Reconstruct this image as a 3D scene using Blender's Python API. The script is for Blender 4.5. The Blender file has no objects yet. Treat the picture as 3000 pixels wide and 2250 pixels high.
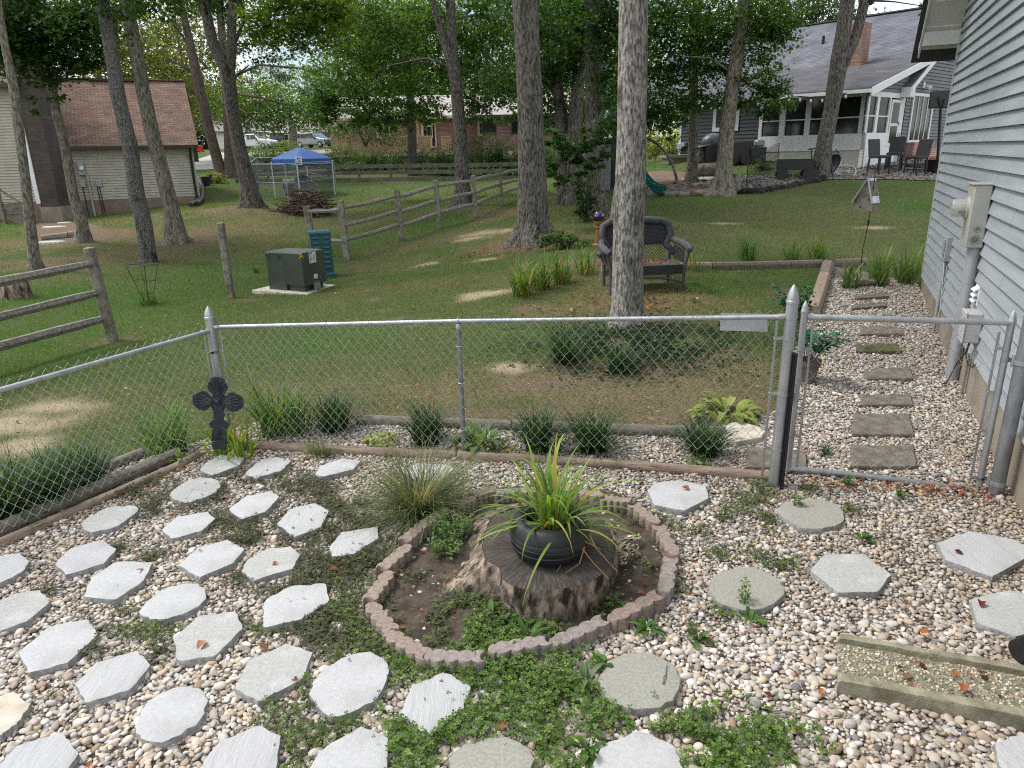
import bpy,bmesh,math,random
import numpy as np
from mathutils import Vector,Matrix
random.seed(7)
rng=np.random.default_rng(11)
S=bpy.context.scene
COL=S.collection
# camera
FPX,CX,CY,H=2080.,1500.,1125.,2.5
TH,RO=math.radians(18.07),math.atan2(140,6375)
R0=np.array([1,0,0.]);FW=np.array([0,math.cos(TH),-math.sin(TH)]);U0=np.array([0,math.sin(TH),math.cos(TH)])
RC,RS=math.cos(RO),math.sin(RO)
cam=bpy.data.cameras.new('camera');co=bpy.data.objects.new('camera',cam);COL.objects.link(co)
cx_,cy_,cz_=R0*RC-U0*RS,R0*RS+U0*RC,-FW
co.matrix_world=Matrix(((cx_[0],cy_[0],cz_[0],0),(cx_[1],cy_[1],cz_[1],0),(cx_[2],cy_[2],cz_[2],H),(0,0,0,1)))
cam.lens=36*FPX/3000;cam.sensor_width=36;cam.sensor_fit='HORIZONTAL';cam.clip_end=800;cam.clip_start=0.05
S.camera=co
# light
SUN_EL,SUN_AZ=math.radians(58),math.radians(-72)
w=bpy.data.worlds.new('World');S.world=w;w.use_nodes=True
nt=w.node_tree;bg=nt.nodes['Background']
sky=nt.nodes.new('ShaderNodeTexSky');sky.sky_type='NISHITA';sky.sun_disc=False
sky.sun_elevation=SUN_EL;sky.sun_rotation=SUN_AZ
sky.air_density=1.0;sky.dust_density=2.0;sky.ozone_density=1.0
tc=nt.nodes.new('ShaderNodeTexCoord');nz=nt.nodes.new('ShaderNodeTexNoise');nz.inputs['Scale'].default_value=2.2;nz.inputs['Detail'].default_value=6
rp=nt.nodes.new('ShaderNodeValToRGB');rp.color_ramp.elements[0].position=.40;rp.color_ramp.elements[1].position=.58
mx=nt.nodes.new('ShaderNodeMix');mx.data_type='RGBA'
nt.links.new(tc.outputs['Generated'],nz.inputs['Vector']);nt.links.new(nz.outputs['Fac'],rp.inputs['Fac'])
nt.links.new(rp.outputs['Color'],mx.inputs['Factor']);nt.links.new(sky.outputs[0],mx.inputs['A'])
mx.inputs['B'].default_value=(9.5,9.7,10.0,1)
nt.links.new(mx.outputs['Result'],bg.inputs['Color']);bg.inputs['Strength'].default_value=0.13
sl=bpy.data.lights.new('sun','SUN');sl.energy=2.0;sl.angle=math.radians(14);sl.color=(1,.96,.9)
so=bpy.data.objects.new('sun',sl);COL.objects.link(so);so.location=(0,0,40)
sd=Vector((math.sin(SUN_AZ)*math.cos(SUN_EL),math.cos(SUN_AZ)*math.cos(SUN_EL),math.sin(SUN_EL)))
so.rotation_euler=sd.to_track_quat('Z','Y').to_euler()
S.view_settings.view_transform='Standard';S.view_settings.look='None';S.view_settings.gamma=1
S.view_settings.exposure=0.55
S.render.engine='CYCLES'
cy=S.cycles;cy.max_bounces=6;cy.diffuse_bounces=3;cy.glossy_bounces=2;cy.transmission_bounces=3;cy.transparent_max_bounces=6
cy.use_denoising=False;cy.pixel_filter_type='BLACKMAN_HARRIS';cy.filter_width=1.1;cy.sample_clamp_indirect=4.0;cy.caustics_reflective=False;cy.caustics_refractive=False
# pixel -> place helpers (photo pixels, 3000 x 2250)
def ray(px,py):
 u=(px-CX)/FPX;v=(py-CY)/FPX
 return FW+R0*(u*RC-v*RS)-U0*(u*RS+v*RC)
def g(px,py,z=0.):
 q=ray(px,py);t=(z-H)/q[2];return np.array([q[0]*t,q[1]*t,z])
def P(px,py,Y):
 q=ray(px,py);t=Y/q[1];return np.array([q[0]*t,Y,H+q[2]*t])
def ppm(p):
 return FPX/float((np.asarray(p)-[0,0,H])@FW)
CP=[(1360,1332,0),(675,1310,0),(2266,1425,0),(2860,1430,0),(0,2250,0),(1000,2250,0),(2000,2250,0),(3000,2250,0),(300,1600,0),(1500,1700,0),(2600,1700,0),(0,1620,0),(200,1330,0),(1800,1340,0),(325,995,10.1),(100,1000,9.9),(675,870,13),(1010,755,17.8),(875,855,12.9),(60,870,12.8),(105,790,16.5),(240,705,20.5),(435,770,17.7),(540,710,20.5),(735,600,25.5),(905,630,25.),(1290,670,19.5),(1340,600,23),(1840,960,9.3),(1565,712,15.9),(1760,850,10.8),(2000,838,10.9),(2040,790,12.3),(2390,790,12.6),(2705,860,11.2),(2500,960,9.4),(2560,1100,7.5),(2110,570,23.5),(2030,530,28),(2390,520,25.5),(1905,570,24),(1750,620,20),(2700,530,24.3),(2550,600,20),(2230,482,28.5),(2620,470,29),(1995,458,33),(575,600,36),(170,640,36),(0,640,34),(805,580,40),(985,562,42),(1400,525,48),(1000,530,48),(1250,470,60),(1650,470,60),(1000,445,66),(640,470,75),(570,447,95),(900,433,95),(740,438,95),(640,545,45),(1800,520,36),(1900,470,55)]
cps=[g(a,b) if d==0 else P(a,b,d) for a,b,d in CP]
cps+=[np.array(v,float) for v in[(-120,100,3.5),(120,100,3.5),(0,150,5),(-120,150,5),(120,150,5),(-60,10,-.2),(-30,0,0),(30,0,.3),(60,20,1),(60,50,2),(-60,40,.5),(-4,0,0),(4,0,0),(0,-8,0),(-30,-20,0),(30,-20,0),(-8,5.5,-.05),(0,0,0)]]
cps=np.array(cps)
def _wc(X,Y):
 r=np.sqrt(X*X+Y*Y)+1e-6;k=np.log(1+r/6.)*6/r
 return X*k,Y*k
def _U(r):return np.where(r>0,r*r*np.log(r+1e-12),0)
_wx,_wy=_wc(cps[:,0],cps[:,1]);_n=len(cps)
_A=np.zeros((_n+3,_n+3));_A[:_n,:_n]=_U(np.hypot(_wx[:,None]-_wx,_wy[:,None]-_wy))+.15*np.eye(_n)
_Pm=np.c_[np.ones(_n),_wx,_wy];_A[:_n,_n:]=_Pm;_A[_n:,:_n]=_Pm.T
_sol=np.linalg.solve(_A,np.r_[cps[:,2],0,0,0])
def gz(X,Y):
 X=np.asarray(X,float);Y=np.asarray(Y,float);sh=X.shape
 a,b=_wc(X.ravel(),Y.ravel());out=np.empty(a.size)
 for i in range(0,a.size,20000):
  D=np.hypot(a[i:i+20000,None]-_wx,b[i:i+20000,None]-_wy)
  out[i:i+20000]=_U(D)@_sol[:_n]+_sol[_n]+_sol[_n+1]*a[i:i+20000]+_sol[_n+2]*b[i:i+20000]
 return out.reshape(sh)
def at(px,py,dz=0.):
 q=ray(px,py);t=np.geomspace(1.5,160,1200)/q[1]
 zz=gz(q[0]*t,q[1]*t)+dz-(H+q[2]*t)
 i=int(np.argmax(zz>0)) if(zz>0).any() else len(t)-1
 j=max(i-1,0);d=zz[i]-zz[j]
 tt=t[j]+(t[i]-t[j])*(-zz[j])/d if abs(d)>1e-9 else t[i]
 return np.array([q[0]*tt,q[1]*tt,H+q[2]*tt])
def ground(x,y):return float(gz(np.array([x]),np.array([y]))[0])
# noise
def vnoise(x,y,seed=0):
 xi=np.floor(x).astype(np.int64);yi=np.floor(y).astype(np.int64);xf=x-xi;yf=y-yi
 def h(a,b):
  n=(a*374761393+b*668265263+seed*1442695041)&0x7fffffff
  n=((n^(n>>13))*1274126177)&0x7fffffff
  return((n^(n>>16))&0xffff)/65535.
 u=xf*xf*(3-2*xf);v=yf*yf*(3-2*yf)
 return(h(xi,yi)*(1-u)+h(xi+1,yi)*u)*(1-v)+(h(xi,yi+1)*(1-u)+h(xi+1,yi+1)*u)*v
def fbm(x,y,seed=0,o=4):
 s=0;a=.5
 for k in range(o):s=s+a*vnoise(x*2**k+17*k,y*2**k-9*k,seed+k);a*=.5
 return s/(1-.5**o)
def inpoly(x,y,poly):
 c=np.zeros(x.shape,bool);n=len(poly)
 for i in range(n):
  x1,y1=poly[i][:2];x2,y2=poly[(i+1)%n][:2]
  k=((y1>y)!=(y2>y))&(x<(x2-x1)*(y-y1)/((y2-y1) if y2!=y1 else 1e-9)+x1)
  c^=k
 return c
# mesh helpers
class MB:
 def __init__(s):s.V=[];s.F=[]
 def add(s,v,f):
  o=len(s.V);s.V+=[tuple(map(float,p)) for p in v];s.F+=[tuple(i+o for i in q) for q in f];return s
 def box(s,c,d,R=None):
  v=np.array([(x,y,z) for z in(-.5,.5) for y in(-.5,.5) for x in(-.5,.5)])*np.array(d)
  if R is not None:v=v@np.asarray(R).T
  return s.add(v+np.array(c),[(0,2,3,1),(4,5,7,6),(0,1,5,4),(2,6,7,3),(0,4,6,2),(1,3,7,5)])
 def bar(s,a,b,w,h=None,up=(0,0,1)):
  a=np.array(a,float);b=np.array(b,float);h=h or w;t=b-a;L=np.linalg.norm(t);t=t/L
  x=np.cross(t,up);x=x/np.linalg.norm(x) if np.linalg.norm(x)>1e-6 else np.array([1.,0,0]);z=np.cross(x,t)
  return s.box((a+b)/2,(w,L,h),np.c_[x,t,z])
 def tube(s,pts,r,n=8,cap=True):
  pts=[np.array(p,float) for p in pts];m=len(pts)
  r=[r]*m if np.isscalar(r) else list(r)
  V=[];F=[];px_=None
  for i,p in enumerate(pts):
   t=pts[min(i+1,m-1)]-pts[max(i-1,0)];t=t/(np.linalg.norm(t)+1e-12)
   if px_ is None:
    px_=np.cross(t,(0,0,1.)) if abs(t[2])<.9 else np.cross(t,(0,1.,0))
   px_=px_-t*(px_@t);px_=px_/(np.linalg.norm(px_)+1e-12);y=np.cross(t,px_)
   for k in range(n):
    a=2*math.pi*k/n;V.append(p+r[i]*(math.cos(a)*px_+math.sin(a)*y))
  for i in range(m-1):
   for k in range(n):
    k2=(k+1)%n;F.append((i*n+k,i*n+k2,(i+1)*n+k2,(i+1)*n+k))
  if cap:F.append(tuple(range(n))[::-1]);F.append(tuple((m-1)*n+k for k in range(n)))
  return s.add(V,F)
 def lathe(s,prof,c,n=16,axis=(0,0,1)):
  ax=np.array(axis,float);ax/=np.linalg.norm(ax)
  e=np.cross(ax,(0,0,1.)) if abs(ax[2])<.9 else np.cross(ax,(0,1.,0));e/=np.linalg.norm(e);f=np.cross(ax,e)
  V=[];F=[];m=len(prof)
  for r,z in prof:
   for k in range(n):
    a=2*math.pi*k/n;V.append(np.array(c)+ax*z+(e*math.cos(a)+f*math.sin(a))*r)
  for i in range(m-1):
   for k in range(n):
    k2=(k+1)%n;F.append((i*n+k,i*n+k2,(i+1)*n+k2,(i+1)*n+k))
  F.append(tuple(range(n))[::-1]);F.append(tuple((m-1)*n+k for k in range(n)))
  return s.add(V,F)
 def prism(s,poly,z0,z1,cham=0.):
  n=len(poly);p=np.array(poly,float)[:,:2];c=p.mean(0)
  d=np.linalg.norm(p-c,axis=1,keepdims=True);q=c+(p-c)*(1-cham/np.maximum(d,1e-6))
  V=[(a,b,z0) for a,b in p]+[(a,b,z1-cham) for a,b in p]+[(a,b,z1) for a,b in q]
  F=[tuple(range(n))[::-1]]
  for L in(0,n):
   for k in range(n):k2=(k+1)%n;F.append((L+k,L+k2,L+n+k2,L+n+k))
  F.append(tuple(range(2*n,3*n)))
  return s.add(V,F)
 def plate(s,pts,t):
  n=len(pts);t=np.array(t,float);a=[np.array(p,float) for p in pts]
  return s.add(a+[p+t for p in a],[tuple(range(n))[::-1],tuple(range(n,2*n))]+[(k,(k+1)%n,n+(k+1)%n,n+k) for k in range(n)])
 def ball(s,c,r,n=12,m=8,sc=(1,1,1)):
  V=[];F=[]
  for i in range(m+1):
   a=math.pi*i/m
   for k in range(n):
    b=2*math.pi*k/n;V.append((c[0]+r*sc[0]*math.sin(a)*math.cos(b),c[1]+r*sc[1]*math.sin(a)*math.sin(b),c[2]+r*sc[2]*math.cos(a)))
  for i in range(m):
   for k in range(n):
    k2=(k+1)%n
    F.append((i*n+k,(i+1)*n+k,(i+1)*n+k2,i*n+k2))
  return s.add(V,F)
 def build(s,name,m,parent=None,loc=None,smooth=False,bevel=0.):
  me=bpy.data.meshes.new(name)
  off=root_loc(parent) if parent is not None else np.array(loc if loc is not None else(0,0,0),float)
  me.from_pydata([tuple(np.array(v)-off) for v in s.V],[],s.F)
  if bevel or True:
   b=bmesh.new();b.from_mesh(me)
   bmesh.ops.recalc_face_normals(b,faces=b.faces)
   if bevel:
    es=[e for e in b.edges if len(e.link_faces)==2 and e.calc_face_angle(0)>.5]
    bmesh.ops.bevel(b,geom=es,offset=bevel,segments=1,affect='EDGES',clamp_overlap=True)
   b.to_mesh(me);b.free()
  return link(name,me,m,parent,off,smooth)
def root_loc(o):
 while o.parent is not None:o=o.parent
 return np.array(o.location)
def link(name,me,m,parent,off,smooth):
 if m is not None:me.materials.append(m)
 if smooth:me.polygons.foreach_set('use_smooth',np.ones(len(me.polygons),bool));
 if smooth and smooth!='all':me.set_sharp_from_angle(angle=math.radians(45))
 o=bpy.data.objects.new(name,me);COL.objects.link(o)
 if parent is not None:o.parent=parent
 else:o.location=off
 return o
def np_mesh(name,V,Fc,m,parent=None,loc=(0,0,0),cols=None,smooth=False,attrs=None):
 """big mesh from arrays: V (N,3), Fc (M,k)"""
 off=root_loc(parent) if parent is not None else np.array(loc,float)
 V=np.asarray(V,np.float32)-off.astype(np.float32);Fc=np.asarray(Fc,np.int32);k=Fc.shape[1]
 me=bpy.data.meshes.new(name)
 me.vertices.add(len(V));me.vertices.foreach_set('co',V.ravel())
 me.loops.add(Fc.size);me.loops.foreach_set('vertex_index',Fc.ravel())
 me.polygons.add(len(Fc));me.polygons.foreach_set('loop_start',np.arange(0,Fc.size,k,dtype=np.int32))
 me.update(calc_edges=True);me.validate()
 if cols is not None:
  ca=me.color_attributes.new('Col','FLOAT_COLOR','POINT')
  c4=np.ones((len(V),4),np.float32);c4[:,:3]=cols;ca.data.foreach_set('color',c4.ravel())
 for an,av in(attrs or{}).items():
  at_=me.attributes.new(an,'FLOAT','POINT');at_.data.foreach_set('value',np.asarray(av,np.float32))
 return link(name,me,m,parent,off,'all' if smooth else False)
def scatter(tv,tf,pos,R,sc):
 """copies of a template into one array mesh"""
 tv=np.asarray(tv,np.float32);tf=np.asarray(tf,np.int32);n=len(pos);k=len(tv)
 sc=np.asarray(sc,np.float32);sc=sc[:,None,None] if sc.ndim==1 else sc[:,None,:]
 V=np.einsum('nij,nkj->nki',R.astype(np.float32),tv[None]*sc)+pos[:,None,:]
 Fc=(tf[None]+(np.arange(n)*k)[:,None,None]).reshape(-1,tf.shape[1])
 return V.reshape(-1,3),Fc
def rot_z(a):
 c,s=np.cos(a),np.sin(a);z=np.zeros_like(c);o=np.ones_like(c)
 return np.stack([np.stack([c,-s,z],-1),np.stack([s,c,z],-1),np.stack([z,z,o],-1)],-2)
def rot_x(a):
 c,s=np.cos(a),np.sin(a);z=np.zeros_like(c);o=np.ones_like(c)
 return np.stack([np.stack([o,z,z],-1),np.stack([z,c,-s],-1),np.stack([z,s,c],-1)],-2)
def tag(o,label,cat=None,group=None,kind=None):
 if label:o['label']=label
 if cat:o['category']=cat
 if group:o['group']=group
 if kind:o['kind']=kind
 return o
def thing(name,label,cat,loc,group=None):
 o=bpy.data.objects.new(name,None);COL.objects.link(o);o.location=tuple(float(v) for v in loc);o.empty_display_size=.2
 return tag(o,label,cat,group)
def copy_tree(o,loc=None,rz=None,parent=None):
 c=o.copy();COL.objects.link(c)
 if parent is not None:c.parent=parent
 if loc is not None:c.location=tuple(float(v) for v in loc)
 if rz is not None:c.rotation_euler=(0,0,rz)
 for ch in list(o.children):copy_tree(ch,parent=c)
 return c
# materials
def lin(r,gg,b):
 f=lambda c:((c/255+.055)/1.055)**2.4 if c>10 else c/3294.6
 return(f(r),f(gg),f(b))
def mat(name,c1,c2=None,scale=8.,rough=.8,bump=0.,bscale=40.,metal=0.,stretch=(1,1,1),c3=None,p3=(.62,.72),s3=None,spec=.5,detail=6,bdist=.02,vor=0.,ramp=(.35,.65)):
 m=bpy.data.materials.new(name);m.use_nodes=True;t=m.node_tree;b=t.nodes['Principled BSDF']
 b.inputs['Roughness'].default_value=rough;b.inputs['Metallic'].default_value=metal;b.inputs['Specular IOR Level'].default_value=spec
 if c2 is None and not bump:b.inputs['Base Color'].default_value=(*c1,1);return m
 tcn=t.nodes.new('ShaderNodeTexCoord');mp=t.nodes.new('ShaderNodeMapping');mp.inputs['Scale'].default_value=stretch
 t.links.new(tcn.outputs['Object'],mp.inputs['Vector'])
 def noise(sc,det=detail):
  n=t.nodes.new('ShaderNodeTexNoise');n.inputs['Scale'].default_value=sc;n.inputs['Detail'].default_value=det;n.inputs['Roughness'].default_value=.6
  t.links.new(mp.outputs[0],n.inputs['Vector']);return n
 n1=noise(scale);r=t.nodes.new('ShaderNodeValToRGB');r.color_ramp.elements[0].position=ramp[0];r.color_ramp.elements[1].position=ramp[1]
 r.color_ramp.elements[0].color=(*c1,1);r.color_ramp.elements[1].color=(*(c2 or c1),1)
 t.links.new(n1.outputs['Fac'],r.inputs['Fac']);out=r.outputs['Color']
 if c3 is not None:
  n3=noise(s3 or scale*3.1);r3=t.nodes.new('ShaderNodeMapRange');r3.inputs['From Min'].default_value=p3[0];r3.inputs['From Max'].default_value=p3[1]
  t.links.new(n3.outputs['Fac'],r3.inputs['Value']);x=t.nodes.new('ShaderNodeMix');x.data_type='RGBA'
  t.links.new(r3.outputs[0],x.inputs['Factor']);t.links.new(out,x.inputs['A']);x.inputs['B'].default_value=(*c3,1);out=x.outputs['Result']
 t.links.new(out,b.inputs['Base Color'])
 if bump:
  bp=t.nodes.new('ShaderNodeBump');bp.inputs['Strength'].default_value=bump;bp.inputs['Distance'].default_value=bdist
  if vor:
   vn=t.nodes.new('ShaderNodeTexVoronoi');vn.feature='DISTANCE_TO_EDGE';vn.inputs['Scale'].default_value=vor;wn=noise(bscale)
   ad=t.nodes.new('ShaderNodeVectorMath');ad.operation='MULTIPLY_ADD';ad.inputs[1].default_value=(.25/vor*4,)*3
   t.links.new(wn.outputs['Color'],ad.inputs[0]);t.links.new(mp.outputs[0],ad.inputs[2]);t.links.new(ad.outputs[0],vn.inputs['Vector'])
   sm=t.nodes.new('ShaderNodeMapRange');sm.inputs['From Max'].default_value=.22;t.links.new(vn.outputs['Distance'],sm.inputs['Value'])
   t.links.new(sm.outputs[0],bp.inputs['Height'])
  else:
   nb=noise(bscale);t.links.new(nb.outputs['Fac'],bp.inputs['Height'])
  t.links.new(bp.outputs[0],b.inputs['Normal'])
 return m
def attr_mat(name,rough=.7,trans=0.,bump=0.,bscale=60.,spec=.3,tint=(1,1,1)):
 """colour comes from each leaf's / pebble's own vertex colour"""
 m=bpy.data.materials.new(name);m.use_nodes=True;t=m.node_tree;b=t.nodes['Principled BSDF']
 b.inputs['Roughness'].default_value=rough;b.inputs['Specular IOR Level'].default_value=spec
 a=t.nodes.new('ShaderNodeVertexColor');a.layer_name='Col';t.links.new(a.outputs['Color'],b.inputs['Base Color'])
 if trans:
  tr=t.nodes.new('ShaderNodeBsdfTranslucent');mxs=t.nodes.new('ShaderNodeMixShader');mxs.inputs[0].default_value=trans
  mlt=t.nodes.new('ShaderNodeMix');mlt.data_type='RGBA';mlt.blend_type='MULTIPLY';mlt.inputs['Factor'].default_value=1
  t.links.new(a.outputs['Color'],mlt.inputs['A']);mlt.inputs['B'].default_value=(1.5,1.6,.6,1)
  t.links.new(mlt.outputs['Result'],tr.inputs['Color'])
  t.links.new(b.outputs[0],mxs.inputs[1]);t.links.new(tr.outputs[0],mxs.inputs[2]);t.links.new(mxs.outputs[0],t.nodes['Material Output'].inputs['Surface'])
 if bump:
  tcn=t.nodes.new('ShaderNodeTexCoord');nb=t.nodes.new('ShaderNodeTexNoise');nb.inputs['Scale'].default_value=bscale
  t.links.new(tcn.outputs['Object'],nb.inputs['Vector']);bp=t.nodes.new('ShaderNodeBump');bp.inputs['Strength'].default_value=bump;bp.inputs['Distance'].default_value=.01
  t.links.new(nb.outputs['Fac'],bp.inputs['Height']);t.links.new(bp.outputs[0],b.inputs['Normal'])
 return m
def brick_mat(name,c1,c2,mortar,udir,vdir=(0,0,1),bw=.2,bh=.067,ms=.008,rough=.9,bump=.4,off=.5,var=None,bias=0.):
 """bricks or shingles laid along udir (length) and vdir (rows), in metres"""
 m=bpy.data.materials.new(name);m.use_nodes=True;t=m.node_tree;b=t.nodes['Principled BSDF'];b.inputs['Roughness'].default_value=rough
 tcn=t.nodes.new('ShaderNodeTexCoord');cmb=t.nodes.new('ShaderNodeCombineXYZ')
 for i,d in enumerate((udir,vdir)):
  dt=t.nodes.new('ShaderNodeVectorMath');dt.operation='DOT_PRODUCT';dt.inputs[1].default_value=tuple(d)
  t.links.new(tcn.outputs['Object'],dt.inputs[0]);t.links.new(dt.outputs['Value'],cmb.inputs[i])
 br=t.nodes.new('ShaderNodeTexBrick');br.inputs['Scale'].default_value=1;br.inputs['Brick Width'].default_value=bw;br.inputs['Row Height'].default_value=bh
 br.inputs['Mortar Size'].default_value=ms;br.inputs['Mortar Smooth'].default_value=.2;br.offset=off;br.inputs['Bias'].default_value=bias
 br.inputs['Color1'].default_value=(*c1,1);br.inputs['Color2'].default_value=(*c2,1);br.inputs['Mortar'].default_value=(*mortar,1)
 t.links.new(cmb.outputs[0],br.inputs['Vector']);out=br.outputs['Color']
 nn=t.nodes.new('ShaderNodeTexNoise');nn.inputs['Scale'].default_value=1.3;nn.inputs['Detail'].default_value=7;t.links.new(tcn.outputs['Object'],nn.inputs['Vector'])
 mr=t.nodes.new('ShaderNodeMapRange');mr.inputs['From Min'].default_value=.3;mr.inputs['From Max'].default_value=.7;mr.inputs['To Min'].default_value=.7;mr.inputs['To Max'].default_value=1.2
 t.links.new(nn.outputs['Fac'],mr.inputs['Value']);x=t.nodes.new('ShaderNodeMix');x.data_type='RGBA';x.blend_type='MULTIPLY';x.inputs['Factor'].default_value=1
 t.links.new(out,x.inputs['A']);t.links.new(mr.outputs[0],x.inputs['B']);out=x.outputs['Result']
 t.links.new(out,b.inputs['Base Color'])
 bp=t.nodes.new('ShaderNodeBump');bp.inputs['Strength'].default_value=bump;bp.inputs['Distance'].default_value=.01;bp.invert=True
 t.links.new(br.outputs['Fac'],bp.inputs['Height']);t.links.new(bp.outputs[0],b.inputs['Normal'])
 return m
MT={}
MT['galv']=mat('galvanised_steel',(.36,.37,.38),(.50,.51,.52),14,.38,.05,90,metal=.55,stretch=(1,1,.3))
MT['galv_dull']=mat('dull_galvanised_steel',(.22,.23,.24),(.34,.35,.36),14,.5,.05,90,metal=.6,stretch=(1,1,.3))
MT['wire']=mat('galvanised_wire',(.58,.60,.61),rough=.4,metal=.35)
MT['black_metal']=mat('black_metal',(.008,.008,.009),rough=.45)
MT['black_plastic']=mat('black_plastic',(.012,.012,.014),(.02,.02,.022),20,.5,.05,60)
MT['white_paint']=mat('white_paint',(.72,.73,.72),(.8,.81,.8),5,.6)
MT['old_white']=mat('weathered_white_paint',(.5,.5,.47),(.7,.7,.66),3,.7,.1,40)
MT['glass']=mat('dark_window_glass',(.012,.013,.014),rough=.08,spec=.5)
MT['wood_grey']=mat('weathered_grey_wood',(.12,.105,.08),(.30,.27,.22),6,.9,.5,30,stretch=(1,1,1),c3=(.07,.065,.05),p3=(.55,.7),s3=14)
MT['rail_wood']=mat('split_rail_wood',(.16,.14,.115),(.34,.31,.27),5,.9,.7,18,stretch=(1,6,6),c3=(.07,.06,.05),p3=(.52,.66),s3=9)
MT['timber']=mat('landscape_timber',(.20,.15,.11),(.40,.31,.24),4,.9,.6,16,stretch=(1,8,8),c3=(.10,.075,.055),p3=(.55,.66),s3=8)
MT['timber_grey']=mat('weathered_landscape_timber',(.13,.115,.09),(.26,.235,.19),4,.9,.6,16,stretch=(1,8,8),c3=(.06,.055,.045),p3=(.55,.66),s3=8)
MT['concrete']=mat('pale_concrete',(.40,.39,.35),(.56,.545,.50),9,.9,.35,120,c3=(.25,.24,.21),p3=(.6,.75),s3=24)
MT['foundation']=mat('rendered_foundation',(.22,.185,.14),(.32,.275,.215),2.5,.95,.3,60,c3=(.15,.13,.10),p3=(.58,.75),s3=3)
MT['leaf']=attr_mat('leaves',.55,.35,spec=.35)
MT['blade']=attr_mat('grass_blades',.6,.3,spec=.25)
MT['pebble']=attr_mat('river_pebbles',.75,0,.25,120,spec=.3)
MT['litter']=attr_mat('dry_leaves',.7,.12,spec=.2)
MT['rubber']=mat('tyre_rubber',(.010,.010,.011),(.022,.022,.023),9,.5,.12,60,c3=(.05,.045,.04),p3=(.64,.8),s3=6)
MT['teal']=mat('teal_plastic',(.012,.07,.075),(.018,.095,.10),6,.55,.1,80)
# zones
K=3000/2212.
def D(x,y,z=0.):return g(x*K,y*K,z)
def crop(ox,oy,k):return lambda u,v:(ox+u*k,oy+v*k)
HW0=np.array([3.75,4.8]);HWD=np.array([.447,1.]);HWD/=np.linalg.norm(HWD)
HWN=np.array([-HWD[1],HWD[0]])
HWL=HWD@(g(2705,860,.17)[:2]-HW0)
def hw(s,z=0.,o=0.):p=HW0+HWD*s+HWN*o;return np.array([p[0],p[1],z])
patio=[(-8,2.2),(-8,1),(-1,-1),(3,-1),tuple(hw(-4.5)[:2]),tuple(hw(0)[:2])]
path_r=[tuple(hw(s)[:2]) for s in(1,3,HWL-.3)]
path_top=[tuple(at(a,b)[:2]) for a,b in[(2680,830),(2560,800),(2440,780),(2405,860),(2350,960),(2315,1080),(2290,1200)]]
bed_back=[tuple(at(a,b)[:2]) for a,b in[(2120,1262),(1700,1250),(1130,1238),(760,1236),(600,1290),(416,1345),(282,1392),(0,1500)]]
gravel_poly=patio+path_r+path_top+bed_back+[(-6.5,4.2)]
ring_c=(D(1120,1240)[:2]+D(1120,1245)[:2])/2
ring_px=[(800,1165),(845,1140),(880,1160),(795,1310),(838,1400),(930,1430),(1090,1415),(1240,1370),(1430,1290),(1465,1190),(1415,1110),(1330,1060),(1180,1045),(1050,1060),(950,1110),(880,1160)]
ring_poly=[tuple(D(x,y)[:2]) for x,y in[(870,1175),(815,1250),(800,1310),(845,1395),(940,1425),(1090,1420),(1240,1370),(1425,1300),(1455,1210),(1415,1120),(1330,1065),(1180,1045),(1060,1058),(960,1105)]]
play_poly=[tuple(at(a,b)[:2]) for a,b in[(1890,568),(1960,572),(2060,574),(2150,566),(2190,556),(2290,546),(2390,527),(2750,530),(2800,528),(2790,470),(2600,478),(2480,490),(2330,512),(2200,518),(2080,532),(1990,545),(1900,548)]]
mulch_poly=[tuple(at(a,b)[:2]) for a,b in[(1890,552),(1990,545),(2030,535),(2060,512),(1980,505),(1900,505)]]
dirt_poly=[tuple(at(a,b)[:2]) for a,b in[(60,640),(120,720),(300,712),(330,690),(260,655),(170,645)]]
drive_poly=[tuple(at(a,b)[:2]) for a,b in[(556,500),(640,497),(700,468),(1000,448),(1000,438),(640,448),(560,474)]]
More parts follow.
